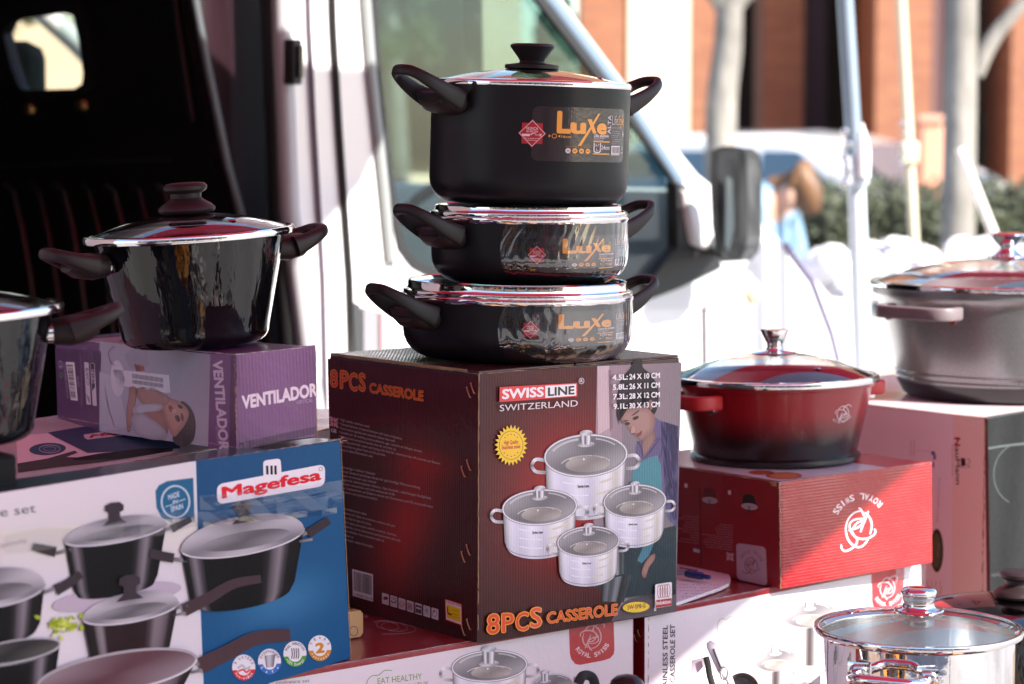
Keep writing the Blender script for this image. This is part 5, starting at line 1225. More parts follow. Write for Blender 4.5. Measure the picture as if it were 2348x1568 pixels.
ragged(mroot, M_TL.lerp(M_TR, .55), M_TR, .0010, 50, FM.n + UP, seed=9, m=mat('worn_pale_edge', (.5, .42, .45), .8, var=.4, vscale=80))
torn = MB(); tr = random.Random(5)
for i in range(12):
    p = M_TR + Vector((tr.uniform(-.006, .004), tr.uniform(0, .012), tr.uniform(-.004, .002))); torn.sweep([p, p + Vector((tr.uniform(-.003, .004), 0, tr.uniform(-.002, .002)))], [(.0016, .0005), (.0006, .0003)], n=6)
torn.build('torn_corner', mat('torn_pink_board', (.55, .36, .3), .9, var=.4, vscale=90), mroot)
# print on the top of that box: dark with a blue end
FMT = PFace(M_TL, M_TR - M_TL, UP, up=mback)
MT_Z = M_TR.z

# ---- second carton lying behind it
M2z = 1.118
A0 = atz(-160, 1137, M2z); A1_ = A0 + mdir * .86; m2b = mback.normalized() * .40
m2 = thing('cookware_box', 'second blue and white carton lying flat behind the front one, under the purple box', 'box', A0, math.atan2(mdir.y, mdir.x))
MB().hexa(A0 - UP * .225, A1_ - A0, m2b, UP * .225).build('carton_body', mpaper, m2, bevel=.002, uvfn=lambda p, s, pl: (p.x, p.y))
FM2 = PFace(A0, A1_ - A0, UP)
FM2.t = m2b.normalized(); FM2.n = UP
A = Art(FM2, base=.0003)
A.grid(ZG(128, 1340), ZG(1240, 1205), ZG(1240, 1010), ZG(110, 1090), lambda u, v: lerp3(lin('e8dee4'), lin('efe8ec'), v), 6, 6); A.L = 1
A.st(zz(ZG, [(330, 1070), (560, 1030), (1250, 1000), (1250, 1180), (610, 1212), (396, 1110)]), '3f4f70'); A.L = 2
A.stroke(zz(ZG, [(390, 1106), (605, 1212)]), 1.6, 'b9aab8', 0)
A.rrect(zz(ZG, [(575, 1085), (860, 1042), (880, 1085), (600, 1120)]), 6, 'd6c6d0'); A.L = 3
T(A, ZG, 'Magefesa', (625, 1108), (1120, 1030), (640, 1086), 'b02430', .05)
A.ell(*ZG(330, 1185), 42, 14, '3d5f78', rot=-.06); A.L = 4; A.ring(*ZG(345, 1185), 24, 9, 2, 'a8b4c4'); A.ring(*ZG(345, 1185), 14, 5, 1.2, 'a8b4c4')
A.L = 2; A.st(zz(ZG, [(120, 1285), (330, 1250), (520, 1195), (540, 1210), (460, 1240), (600, 1245), (900, 1190), (1200, 1180), (1200, 1200), (980, 1235), (700, 1275), (400, 1310), (125, 1350)]), '4c4c4a'); A.L = 3
A.st(zz(ZG, [(500, 1250), (700, 1215), (1000, 1180), (1180, 1180), (1100, 1215), (800, 1255), (520, 1262)]), '19191b')
A.build('printed_picture', SI, m2)
ragged(m2, A0, A1_, .0016, 70, UP - mback.normalized(), seed=21)
# ---- black carton under the leftmost pot
kb = atz(38, 1118, 1.152)
kroot = thing('black_box', 'small black carton standing on the blue and white one under the leftmost pot', 'box', kb, math.atan2(mdir.y, mdir.x))
kd = Vector((.80, .60, 0)); MB().hexa(kb - kd * .24 + Vector((.0, .002, 0)), kd * .24, Vector((-.6, .8, 0)) * .13, UP * .030).build('carton_body', mat('black_board', (.004, .004, .005), .6, spec=.2), kroot, bevel=.0015)
MB().hexa(kb - kd * .238 + UP * .0305 + Vector((0, .004, 0)), kd * .236, Vector((-.6, .8, 0)) * .125, UP * .0012).build('carton_lid', mat('black_board'), kroot)
KTOP = 1.152 + .032

# ================================================================== PURPLE FAN BOX
V_P, V_a, V_b, V_c = Vector((-.3059, 2.666, 1.1490)), Vector((.0849, .0521, .0045)), Vector((-.3011, .5391, -.0290)), Vector((-.0009, .0006, .1037))
vroot, VA, VB, VTf = carton('fan_box', 'purple tower fan carton reading VENTILADOR under the glossy black pot', 'box', V_P, V_a, V_b, V_c, (.13, .035, .16), 'purple_print')
A = Art(VB)
A.grid(ZF(283, 968), ZF(520, 985), ZF(512, 1398), ZF(300, 1352), lambda u, v: lerp3(lin('4d2a58'), lin('5a2f62'), v), 6, 6)
A.grid(ZF(512, 934), ZF(1082, 1002), ZF(1072, 1475), ZF(512, 1398), lambda u, v: lerp3(lerp3(lin('a9a6b8'), lin('8d8494'), u), lin('b6b2c4'), v * .7), 10, 8)
A.L = 1
A.grid(ZF(1082, 1000), ZF(1188, 1012), ZF(1180, 1500), ZF(1070, 1478), lambda u, v: lin('6f3f76'), 3, 6); A.grid(ZF(1186, 1010), ZF(1214, 1003), ZF(1210, 1500), ZF(1178, 1498), lambda u, v: lin('4f1c56'), 2, 4)
A.st(zz(ZF, [(512, 1090), (600, 1120), (660, 1380), (512, 1395)]), 'bcbccb'); A.stroke(zz(ZF, [(540, 1170), (560, 1280), (590, 1370)]), 3, '8f97ae')
A.st(zz(ZF, [(640, 1000), (700, 960), (760, 980), (770, 1060), (700, 1085), (660, 1060)]), '9a94a6'); A.st(zz(ZF, [(690, 1050), (740, 1060), (745, 1085), (700, 1090)]), 'a0605a')
# printed tower fan
A.L = 2; A.stroke(zz(ZF, [(590, 960), (560, 990), (570, 1040), (595, 1060)]), 2, '6a6474'); A.st(zz(ZF, [(583, 1078), (870, 1108), (878, 1198), (860, 1200), (600, 1158)]), 'd6d3dd'); A.ell(*ZF(606, 1125), 16, 42, 'cfccd6', rot=-.05)
A.L = 3
for i in range(25):
    x = 682 + i * 6.4; y = 1100 + i * .9; A.st(zz(ZF, [(x, y), (x + 3.4, y + .5), (x + 4.4, y + 24), (x + 1, y + 24)]), '5c5866'); A.st(zz(ZF, [(x + 1, y + 31), (x + 4.4, y + 31.5), (x + 5.4, y + 52), (x + 2, y + 52)]), '5c5866')
# resting woman
def blob(z, pts, c0, c1=None, k=4):
    """soft shape: smooth outline, centre colour c0 fading to c1 at the edge"""
    q = crom([(p[0], p[1], 0) for p in pts], k, closed=True); n = len(q); cx = sum(p.x for p in q) / n; cy = sum(p.y for p in q) / n
    c0 = lin(c0); c1 = lin(c1) if c1 else c0; kk = A._put([A.F.px(*z(cx, cy))] + [A.F.px(*z(cx + (p.x - cx) * .6, cy + (p.y - cy) * .6)) for p in q] + [A.F.px(*z(p.x, p.y)) for p in q], [c0] * (n + 1) + [c1] * n)
    for i in range(n):
        j = (i + 1) % n; A.f.append((kk, kk + 1 + i, kk + 1 + j)); A.f.append((kk + 1 + i, kk + 1 + n + i, kk + 1 + n + j, kk + 1 + j))
A.L = 2; blob(ZF, [(700, 1180), (780, 1170), (850, 1215), (868, 1260), (850, 1300), (800, 1290), (740, 1260), (712, 1230)], 'ab8078', '947069')
blob(ZF, [(668, 1170), (705, 1175), (700, 1240), (680, 1320), (672, 1390), (655, 1395), (650, 1300), (662, 1220)], 'a97e74', '8f6a62')
A.L = 3; blob(ZF, [(700, 1280), (770, 1262), (850, 1300), (870, 1360), (850, 1430), (780, 1435), (700, 1400), (676, 1340)], 'a5786d', '926c64')
A.L = 4; blob(ZF, [(676, 1330), (720, 1300), (790, 1340), (850, 1390), (855, 1432), (790, 1440), (700, 1410)], 'b9b4bf', 'a09aa6'); blob(ZF, [(690, 1270), (760, 1255), (840, 1262), (820, 1290), (750, 1300), (690, 1310)], 'bdb8c2', 'a59faa')
A.L = 5; blob(ZF, [(930, 1245), (975, 1268), (1000, 1320), (1006, 1390), (990, 1450), (950, 1472), (905, 1462), (890, 1420), (930, 1350)], '332e2c', '3d3835')
A.L = 6; blob(ZF, [(845, 1225), (880, 1228), (925, 1245), (960, 1275), (974, 1310), (955, 1360), (925, 1400), (900, 1425), (880, 1405), (862, 1360), (846, 1310), (838, 1262)], 'bd8d82', 'a0756c')
A.L = 7; blob(ZF, [(838, 1208), (862, 1214), (872, 1245), (850, 1262), (838, 1240)], 'ab8078', '8f6a62')
A.L = 8
for c_, p_ in (('5a403c', [(902, 1318), (918, 1314), (930, 1334), (922, 1350), (908, 1338)]), ('5a403c', [(915, 1262), (935, 1262), (944, 1276), (928, 1280)]), ('8a4a46', [(868, 1268), (880, 1262), (892, 1278), (888, 1298), (874, 1290)]), ('cf9f94', [(884, 1282), (910, 1284), (906, 1300), (890, 1302)]), ('6e4e48', [(935, 1300), (948, 1320), (944, 1346), (934, 1330)])): blob(ZF, p_, c_, None, 3)
A.L = 3
T(A, ZF, 'VENTILADOR', (1096, 1035), (1130, 1490), (1142, 1034), 'cfb9d2', .04); T(A, ZF, 'VERTICAL', (1108, 1362), (1116, 1455), (1128, 1360), 'a284aa', .0)
bars(A, ZF(340, 1040), ZF(366, 1235), ZF(402, 1240), ZF(384, 1042), 44, 8)
A.rrect(zz(ZF, [(434, 1040), (457, 1044), (470, 1260), (446, 1258)]), 2, 'd8ccd8'); A.rrect(zz(ZF, [(465, 1044), (488, 1048), (500, 1266), (478, 1264)]), 2, 'd8ccd8'); A.L = 4
A.st(zz(ZF, [(467, 1046), (486, 1050), (490, 1170), (476, 1190)]), '1e1820'); A.stroke(zz(ZF, [(448, 1210), (462, 1250), (458, 1218)]), 1.6, '2a2228', 0)
T(A, ZF, 'BLANCO', (441, 1072), (448, 1158), (456, 1072), '3a3040', .01); T(A, ZF, 'NEGRO', (468, 1080), (474, 1150), (484, 1080), 'd8ccd8', .01)
T(A, ZF, 'LOTE/SERIE 009MAY18', (328, 1048), (345, 1225), (338, 1048), 'b59cba', .0); T(A, ZF, 'BN4001', (396, 1115), (402, 1170), (406, 1115), 'b59cba', .0); T(A, ZF, 'CE', (302, 1035), (306, 1075), (320, 1034), 'cdb8d0', .0)
A.ring(*ZF(316, 1108), 3.5, 5.5, 1.6, '5f9a60'); [A.stroke(zz(ZF, [(418 + d, 1010 + d * 3), (424 + d, 1270 - d * 2)]), .6, '9a80a0', 0) for d in (-4, 0, 4)]
A.build('printed_picture', INK, vroot)
A = Art(VA)
A.grid(ZF(1216, 1004), ZF(1620, 952), ZF(1624, 1408), ZF(1212, 1498), lambda u, v: lerp3(lin('6d3870'), lin('7d4a80'), math.sin(u * 3.1) * (1 - v * .5)), 8, 8); A.L = 1
A.st(zz(ZF, [(1230, 1455), (1624, 1370), (1624, 1408), (1214, 1498)]), '4c1950'); A.L = 2
T(A, ZF, 'VENTILADOR', (1246, 1280), (1626, 1212), (1243, 1218), 'ead4e4', .045); T(A, ZF, 'VERTICAL', (1520, 1259), (1606, 1245), (1520, 1240), 'b795ba', .0)
A.build('printed_lettering', INK, vroot)
# print on top: pale picture strip
FVT = PFace(V_P + V_c, V_a, V_a.cross(V_b)); FVT.t = (V_b - V_a * (V_b.dot(V_a) / V_a.dot(V_a))).normalized(); FVT.n = V_a.cross(V_b).normalized()
A = Art(FVT)
def fv(u, v): q = V_P + V_c + V_a * u + V_b * v - FVT.P; return (q.dot(FVT.s), q.dot(FVT.t))
A.st([fv(0, .24), fv(1, .24), fv(1, .86), fv(0, .86)], 'b3a9b6', raw=True); A.L = 1; A.st([fv(.1, .3), fv(.8, .35), fv(.7, .8), fv(.2, .7)], '5f6660', raw=True)
A.build('printed_top', INK, vroot)
ragged(vroot, V_P, V_P + V_c, .0012, 40, VA.n + VB.n, seed=31); ragged(vroot, V_P + V_c, V_P + V_c + V_b, .0007, 60, VB.n + UP, seed=32, m=mat('worn_pale_edge')); ragged(vroot, V_P, V_P + V_b, .0008, 60, VB.n - UP, seed=33, m=mat('worn_pale_edge'))
ragged(vroot, V_P + V_c, V_P + V_c + V_a, .0007, 30, VA.n + UP, seed=34, m=mat('worn_pale_edge')); ragged(vroot, V_P + V_a, V_P + V_a + V_c, .0007, 30, VA.n, seed=35)
VTOP = V_P.z + .1037

# ================================================================== WHITE AND RED CASSEROLE SET BOXES (bottom row)
wd_board = mat('white_red_board', (.72, .68, .70), .35, coat=.5, coat_rough=.15, rib=.0042, rib_str=.00006)
red_top = mat('red_print', (.27, .008, .016), .3, coat=.6, coat_rough=.12, rib=.0042, rib_str=.00012)
def wbox(name, label, P, a, b, h=.286):
    a, b = Vector(a), Vector(b); P = Vector(P) - UP * h
    root, fa, fbb, ft = carton(name, label, 'box', P, a, b, UP * h, None, 'red_print', group=None)
    return root, P, fa, fbb, ft
def eat_healthy(A, z, O, X, Tp, O2, X2, T2_, col, apple, colg=None):
    T(A, z, 'EAT HEALTHY', O, X, Tp, col, .0); T(A, z, 'LIVE HEALTHY', O2, X2, T2_, col, .0)
    A.stroke(zz(z, apple), 1.6, col)
w1, W1P, W1A, W1B, W1T = wbox('casserole_set_box', 'white and red steel casserole set carton under the maroon box in the bottom centre', (-.362, 2.602, .889), (.5133, .4260, 0), (-.26, .313, 0))
A = Art(W1A)
A.grid(ZD(20, 892), ZD(2165, 512), ZD(2170, 1500), ZD(20, 1800), lambda u, v: lerp3(lin('dccfd8'), lin('e2d6dc'), u), 12, 8); A.L = 1
A.grid(ZD(2165, 512), ZD(2168, 512), ZD(2168, 1400), ZD(2165, 1400), 'b01828', 1, 4)
c4 = zz(ZO, [(116, 330), (582, 248), (590, 520), (128, 560)])
A.st([ZO(116, 320), ZO(582, 245), ZO(590, 540), ZO(582, 590), ZO(545, 632), ZO(480, 655), ZO(230, 702), ZO(180, 690), ZO(140, 640), ZO(126, 580)], 'b3262e'); A.L = 2
q = ZO(352, 408); P_rslogo(A, q[0], q[1], 32, 2.1, 'e6cfd2', sl=-.1, asp=.84); A.L = 3; P_rslogo(A, q[0], q[1], 32, .6, 'b3262e', sl=-.1, asp=.84); A.L = 2
A.arctext('ROYAL SWISS', *ZO(358, 405), 46, 216, 326, 9.5, 'e6cfd2', .02, sy=1.05, sx=.98, slope=-.12, wd=.72)
eat_healthy(A, ZD, (660, 903), (922, 872), (658, 868), (740, 950), (960, 918), (738, 916), '6d9440', [(745, 822), (700, 822), (665, 850), (630, 852), (600, 880), (596, 920)])
T(A, ZD, 'cookware set', (60, 902), (258, 890), (60, 882), '5a4a52', .0)
A.L = 3; c = ZD(1318, 795); P_steel(A, c[0], c[1], 218 * ZD.k, 88 * ZD.k, 200 * ZD.k, .97, -.05, knob=False); A.L = 12; P_knob(A, ZD(1312, 0)[0], ZD(0, 668)[1], ZD(0, 780)[1], 11 * 1.6, -.05)
A.L = 3; c = ZD(1690, 905); P_steel(A, c[0], c[1], 120 * ZD.k, 60 * ZD.k, 120 * ZD.k, .97, -.05, knob=False); A.L = 12; P_knob(A, ZD(1645, 0)[0], ZD(0, 812)[1], ZD(0, 885)[1], 10, -.05)
A.build('printed_picture', inkmat('print_ink_white', rough=.4, coat=.5, rib=.0042, rs=.00004, coat_rough=.18), w1); WI_ = MATS['print_ink_white']
FW1T = PFace(W1P + UP * .286, (.5133, .4260, 0), UP); FW1T.t = Vector((-.26, .313, 0)).normalized(); FW1T.n = UP
A = Art(FW1T); A.stroke(zz(ZD, [(640, 540), (700, 528), (860, 560), (880, 590), (800, 606), (690, 608)]), 1.3, 'd8b4ba'); A.ring(*ZD(720, 560), 26, 9, 1.3, 'd8b4ba', rot=.15); A.ring(*ZD(760, 566), 30, 10, 1.2, 'd8b4ba', rot=.1); T(A, ZD, 'S', (560, 512), (610, 512), (556, 498), 'd8b4ba', .0)
A.build('printed_monogram', INKF, w1)
ragged(w1, W1P + UP * .286, W1P + UP * .286 + Vector((.5133, .4260, 0)), .0006, 80, W1A.n + UP, seed=41, m=mat('worn_pale_edge'))

w2, W2P, W2A, W2B, W2T = wbox('casserole_set_box', 'white casserole set carton glaring in the sun under the red box on the right', (.1739, 3.041, .889), (.3996, .367, 0), (-.24, .262, 0))
A = Art(W2A)
A.grid(ZO(905, 210), ZN(1738, 355), ZN(1760, 1500), ZO(905, 1700), lambda u, v: lerp3(lin('e2d8de'), lin('ebe5ea'), u), 12, 8); A.L = 1
A.st([ZN(1447, 402), ZN(1642, 368), ZN(1636, 540), ZN(1622, 585), ZN(1580, 605), ZN(1490, 625), ZN(1462, 615), ZN(1450, 575)], 'c02830'); A.L = 2
q = ZN(1540, 490); P_rslogo(A, q[0], q[1], 28, 1.9, 'e6c4c8', sl=-.1, asp=.76); A.arctext('ROYAL SWISS', *ZN(1543, 488), 42, 218, 324, 9, 'efdcde', .02, sy=1.05, slope=-.12, sx=.84, wd=.72)
T(A, ZN, 'STAINLESS STEEL', (243, 1135), (245, 712), (216, 1135), '18121c', .022); T(A, ZN, 'CASSEROLE SET', (288, 1050), (288, 708), (261, 1050), '18121c', .022)
eat_healthy(A, ZN, (590, 728), (782, 692), (588, 696), (612, 782), (806, 752), (612, 750), '9fc48a', [(650, 655), (610, 664), (590, 680), (560, 672), (542, 700), (540, 750), (558, 795), (600, 812)])
for (x, y, rx_, ry_, h) in ((1080, 650, 160, 80, 300), (878, 915, 128, 72, 200), (1010, 1080, 90, 50, 100)):
    c = ZN(x, y); A.L = 3; P_steel(A, c[0], c[1], rx_ * ZN.k, ry_ * ZN.k, h * ZN.k, .96, -.05, knob=False); A.L = 9; A.grid(ZN(x - 22, y + ry_), ZN(x + 34, y + ry_ - 6), ZN(x + 30, y + h), ZN(x - 24, y + h), lambda u, v: ramp([(0, '8a8284'), (.3, '3c3436'), (.6, '4c4448'), (1, '9a9294')])(u), 6, 3); A.L = 12; P_knob(A, ZN(x, 0)[0], ZN(0, y - 118)[1], ZN(0, y - 35)[1], 11, -.05)
A.build('printed_picture', WI_, w2)
for (x, y) in ((55, 770), (75, 740)):
    a_, b_ = ZN(x, y), ZN(x + 14, y + 38); pa = W2B.to3(*W2B.px(*a_), .0022); pb = W2B.to3(*W2B.px(*b_), .0022); n_ = W2B.n * .0022
    MB().sweep([pa - n_ * .9, pa, pb, pb - n_ * .9], .0008, n=8).build('staple', mat('brass_staple', (.55, .4, .16), .3, 1), w2, smooth=50)
ragged(w2, W2P, W2P + UP * .286, .0014, 60, W2B.n, seed=44); ragged(w2, W2P + UP * .286, W2P + UP * .286 + Vector((.3996, .367, 0)), .0006, 60, W2A.n + UP, seed=45, m=mat('worn_pale_edge'))
# loose plastic film over the right end of it
film = glassmat('plastic_film', (.93, .93, .96), 1.45, rough=.08, bump=.006, bscale=18, boost=1.4)
fp = []; rnd = random.Random(2)
e0 = W2P + UP * .286 + Vector((.3996, .367, 0))
vs = []; 
for i in range(9):
    for j in range(7):
        vs.append(e0 - Vector((.3996, .367, 0)).normalized() * (.05 - .07 * i / 8) - UP * (.002 + .04 * j) + W2A.n * (.003 + .004 * rnd.random()))
MB().add(vs, [(i * 7 + j, (i + 1) * 7 + j, (i + 1) * 7 + j + 1, i * 7 + j + 1) for i in range(8) for j in range(6)]).build('plastic_film', film, w2, smooth=180)

# ================================================================== RED BOX ON THE RIGHT
R_P, R_a, R_b, R_c = Vector((.3589, 3.188, .8905)), Vector((.236, .1907, 0)), Vector((-.2050, .2540, 0)), Vector((-.0034, .0002, .1427))
rroot, RA, RB, RT = carton('red_pot_box', 'red carton with white script monogram under the red pot', 'box', R_P, R_a, R_b, R_c, None, 'red_print', ribA=True)
A = Art(RA); A.grid(ZK(668, 905), ZK(1434, 802), ZK(1437, 1310), ZK(668, 1454), lambda u, v: lin('9e181e'), 6, 4); A.L = 1
q = ZK(1062, 1150); P_rslogo(A, q[0], q[1], -50, 3.2, 'f2eaee', sl=-.15, asp=.76)
A.arctext('ROYAL SWISS', *ZK(1062, 1130), 75, 43, 147, 14, 'f2eaee', .012, sy=.98, slope=-.08, sx=.93, wd=.72, flip=1)
A.build('printed_monogram', inkmat('print_ink_side', rough=.32, coat=.7, rib=.0042, rs=.00012), rroot)
FRT = PFace(R_P + R_c, R_a, UP); FRT.t = R_b.normalized(); FRT.n = UP
A = Art(FRT); 
def fr(u, v): q = R_a * u + R_b * v; return (q.dot(FRT.s), q.dot(FRT.t))
A.st([fr(.03, .02), fr(.72, .02), fr(.72, .98), fr(.03, .98)], 'cdbfc8', raw=True); A.st([fr(.73, .02), fr(.99, .02), fr(.99, .98), fr(.73, .98)], 'b8353c', raw=True); A.L = 1
A.ell(*ZK(676, 876), 42, 8, 'b04a34'); A.ell(*ZK(560, 860), 30, 5, 'b04a34'); A.L = 2; A.ell(*ZK(676, 876), 34, 6, 'c8744a')
A.build('printed_top', INKF, rroot)
A = Art(RB)
A.grid(ZK(120, 842), ZK(650, 912), ZK(660, 1456), ZK(120, 1338), lambda u, v: lerp3(lin('841220'), lin('931a22'), math.sin(u * 3)), 8, 6); A.L = 1
A.rrect(zz(ZL, [(583, 628), (822, 662), (834, 975), (590, 920)]), 10, 'c6a6b2'); A.L = 2
q = ZL(708, 812); P_rslogo(A, q[0], q[1], -21, 1.5, '8a5562', sl=.12, asp=.88); A.arctext('ROYAL SWISS', *ZL(708, 800), 31, 28, 152, 6.5, '7a5560', .0, sy=1.05, slope=.14, sx=.92, wd=.75)
flag_uk(A, ZL, (509, 706), 54, 58, .16); A.st(zz(ZL, [(240, 660), (292, 672), (292, 710), (240, 698)]), 'd8ccd4'); A.L = 3; A.st(zz(ZL, [(240, 660), (292, 672), (292, 684), (240, 672)]), '3a4a8a'); A.L = 2
for x, y, w_, h_, hs in ((372, 300, 62, 110, '6a1420'), (690, 350, 66, 110, '2f2520')):
    A.st(zz(ZL, [(x - w_ * .9, y - 40), (x - w_ * .7, y - h_), (x, y - h_ - 4), (x + w_ * .6, y - h_ + 12), (x + w_ * .95, y - 10), (x, y - 10)]), hs); A.L = 3; A.ell(*ZL(x + 2, y - 14), w_ * ZL.k, 26 * ZL.k, 'a8949c', rot=.12, col2='c4b4bc'); A.L = 4; A.stroke([ZL(x, y - 14), ZL(x - 2, y + 22)], 2.5, '4a3a3e', 0); A.ell(*ZL(x - 3, y + 24), 6, 2.4, '4a3a3e'); A.L = 2
A.st(zz(ZL, [(520, 205), (542, 208), (542, 242), (520, 238)]), 'e0d4da'); A.st(zz(ZL, [(600, 222), (616, 226), (616, 244), (600, 240)]), '2a2022'); A.st(zz(ZL, [(170, 150), (192, 154), (192, 186), (170, 182)]), 'e0d4da')
rnd = random.Random(9)
def fake_line(x1, x0, y, sl_): # right-aligned tiny print set upside down
    A.text(rnd.choice(['suitable for all heat sources', 'durable non stick coating', 'easy to clean and care', 'glass lid with steam vent']), ZL(x1, y), ZL(x0, y - (x1 - x0) * sl_), ZL(x1, y + 11), 'c09aa4', 0)
for i, x0 in enumerate((455, 430, 415, 425, 430, 310, 360, 330, 322, 330, 345)): fake_line(556, x0, 486 + i * 19.5, .12)
for i, x0 in enumerate((145, 128, 175, 170, 165, 112, 150, 210, 215, 140, 110)): fake_line(284, x0, 424 + i * 20.5, .12)
A.build('printed_panel', INK, rroot)
ragged(rroot, R_P, R_P + R_c, .0014, 50, RB.n, seed=51); ragged(rroot, R_P + R_c, R_P + R_c + R_b, .0012, 60, RB.n + UP, seed=52); ragged(rroot, R_P + R_c, R_P + R_c + R_a, .0004, 60, RA.n + UP, seed=53, m=mat('worn_pale_edge'))
MB().sweep([RB.to3(*RB.px(*ZL(292, 180)), .0008), RB.to3(*RB.px(*ZL(303, 815)), .0008)], .0005, n=6).build('fold_line', mat('fold_dark', (.1, .005, .01), .5), rroot)
tear = [ZL(850, 135), ZL(905, 140), ZL(912, 175), ZL(880, 170)]
MB().plate([[RB.to3(*RB.px(*p), .001) for p in tear]], RB.n * .0006).build('torn_flap', brown(), rroot)
RTOP = R_P.z + .1427

# ================================================================== TALL WHITE AND BLACK BOX (far right)
NP = Vector((.690, 3.5, TZ)); NH = 1.083 - TZ; Nr, Nl = Vector((.682, .731, 0)), Vector((-.731, .682, 0))
nroot, NA, NB_, NT = carton('stockpot_box', 'tall pale pink and dark carton at the right under the grey stockpot', 'box', NP, Nr * .5, Nl * .46, UP * NH, (.012, .013, .013), 'charcoal_print', rough=.5, coat=.15)
A = Art(NB_)
A.grid(ZM(-60, 120), ZM(846, 228), ZM(872, 1700), ZM(-60, 1700), lambda u, v: lin('f2dfe6'), 8, 8); A.L = 1
A.grid(ZM(628, 205), ZM(846, 228), ZM(872, 1700), ZM(618, 1700), lambda u, v: lin('f3d4cc'), 4, 6); A.L = 2  # salmon strip: warm filtered sunlight put into the print colour
A.grid(ZM(846, 230), ZM(868, 232), ZM(890, 1700), ZM(866, 1700), lin('6a3836'), 2, 4)
T(A, ZM, 'NauMann', (640, 370), (648, 690), (672, 370), '2a2630', .01, 0); T(A, ZM, 'N', (638, 366), (640, 420), (676, 366), 'd82838', .03)
T(A, ZM, 'Premium collection', (618, 415), (620, 632), (630, 415), '8a7a80', .0)
A.st(zz(ZM, [(682, 505), (712, 510), (716, 560), (684, 565)]), '26222a'); A.stroke(zz(ZM, [(724, 520), (740, 515), (744, 540), (728, 552), (736, 572), (746, 560)]), 1.4, '4a444c'); A.stroke(zz(ZM, [(676, 572), (722, 578)]), 1, '4a444c', 0)
T(A, ZM, 'Non-stick marble coating', (528, 645), (516, 950), (541, 646), 'a892a0', .0)
A.st(zz(ZM, [(478, 458), (500, 462), (510, 500), (505, 520), (490, 515), (492, 490), (476, 480)]), '6a6090'); A.st(zz(ZM, [(484, 530), (497, 540), (495, 575), (484, 570)]), '6a6090'); A.stroke(zz(ZM, [(375, 455), (478, 464)]), .8, 'b8a0b4', 0)
for i in range(2): T(A, ZM, 'silicone handles', (330 + i * 22, 385), (330 + i * 22, 495), (344 + i * 22, 385), 'b49eac', .0)
rl_ = ['COATING marble', 'three layers for', 'use with gas and', 'induction hobs', 'dishwasher safe', 'glass cover']
for i in range(6): T(A, ZM, rl_[i], (534 - i * 30, 1360 - i * 3), (538 - i * 30, 1520), (546 - i * 30, 1360), 'b08a94', .0)
A.ell(*ZM(515, 1150), 15, 50, '39402f'); A.L = 3; A.ell(*ZM(512, 1150), 11, 40, '5a6048'); T(A, ZM, 'GRANITE', (520, 1100), (510, 1195), (536, 1102), 'c8c090', .0)
A.build('printed_panel', inkmat('print_ink_pale', rough=.5, coat=.2, rib=0), nroot)
A = Art(NA)
A.grid(ZM(870, 238), ZM(1250, 165), ZM(1250, 1500), ZM(890, 1600), lambda u, v: lerp3(lin('0e0f10'), lin('1a1c1c'), math.sin(u * 9 + v * 3) * .5 + .5), 10, 8); A.L = 1
A.stroke(zz(ZM, [(870, 440), (1000, 420), (1200, 400)]), 5, lin('4a5252')); A.ring(*ZM(1090, 620), 60, 70, 2, '4a5050', a0=2, a1=4.4)
A.build('printed_front', inkmat('print_ink_dark', rough=.55, coat=.22, rib=.0042, rs=.0003, coat_rough=.04, spec=.15), nroot)
FNT = PFace(NP + UP * NH, Nr, UP); FNT.t = Nl; FNT.n = UP
A = Art(FNT); A.st([(.004, .004), (.49, .004), (.49, .45), (.004, .45)], 'd8c8d0', raw=True); A.L = 1; A.st([(.03, .25), (.2, .25), (.2, .44), (.03, .44)], 'a8825c', raw=True); A.build('printed_top', INKF, nroot)
ragged(nroot, NP, NP + UP * NH, .0022, 90, NB_.n, seed=61); ragged(nroot, NP + UP * NH, NP + UP * NH + Nl * .46, .0010, 60, NB_.n + UP, seed=62)
NTOP = 1.083
# tape band round the dark side
MB().add([NA.to3(*NA.px(*ZM(885, 1305)), .001), NA.to3(*NA.px(*ZM(1300, 1292)), .001), NA.to3(*NA.px(*ZM(1300, 1318)), .001), NA.to3(*NA.px(*ZM(885, 1332)), .001)], [(0, 1, 2, 3)]).build('clear_tape', tape, nroot)

# ================================================================== POTS
nonstick = mat('matt_nonstick', (.009, .009, .011), .36, bump=.00006, bscale=900, spec=.22, rvar=.07, vscale=14)
softblk = mat('soft_touch_black', (.014, .013, .014), .45, spec=.3, bump=.00004, bscale=800)
softplum = mat('soft_touch_plum', (.022, .014, .015), .45, spec=.3, bump=.00004, bscale=800)
enam = mat('gloss_enamel', (.004, .004, .005), .05, coat=.25, coat_rough=.02, spec=.4, bump=.0028, bscale=24, stretch=(1, 1, .22))
chrome = mat('polished_steel', (.78, .76, .76), .045, 1.0, bump=.0002, bscale=40)
brush = mat('satin_steel', (.6, .59, .6), .2, 1.0, bump=.0002, bscale=90)
glass = glassmat('lid_glass', (.80, .84, .83), 1.52, boost=1.1)
steamh = mat('vent_steel', (.5, .5, .5), .2, 1)
def round_prof(R, H, r, rb=None, taper=0.0, inner=True, th=.0028, n=6):
    """outer wall profile from the centre of the base up to the rim and down inside"""
    rb = rb if rb is not None else R
    p = [(0, 0), (rb - r, 0)]
    for i in range(1, n + 1):
        a = -math.pi / 2 + math.pi / 2 * i / n; p.append((rb - r + r * math.cos(a), r + r * math.sin(a)))
    for i in range(1, 9): t = i / 8; p.append((rb + (R - rb) * t, r + (H - r) * t))
    if inner:
        p += [(R - th * .5, H + .0012), (R - th, H)]
        for i in range(7, -1, -1): t = i / 8; p.append((rb + (R - rb) * t - th, r + (H - r) * t))
        p += [(rb - r, th), (0, th)]
    return p
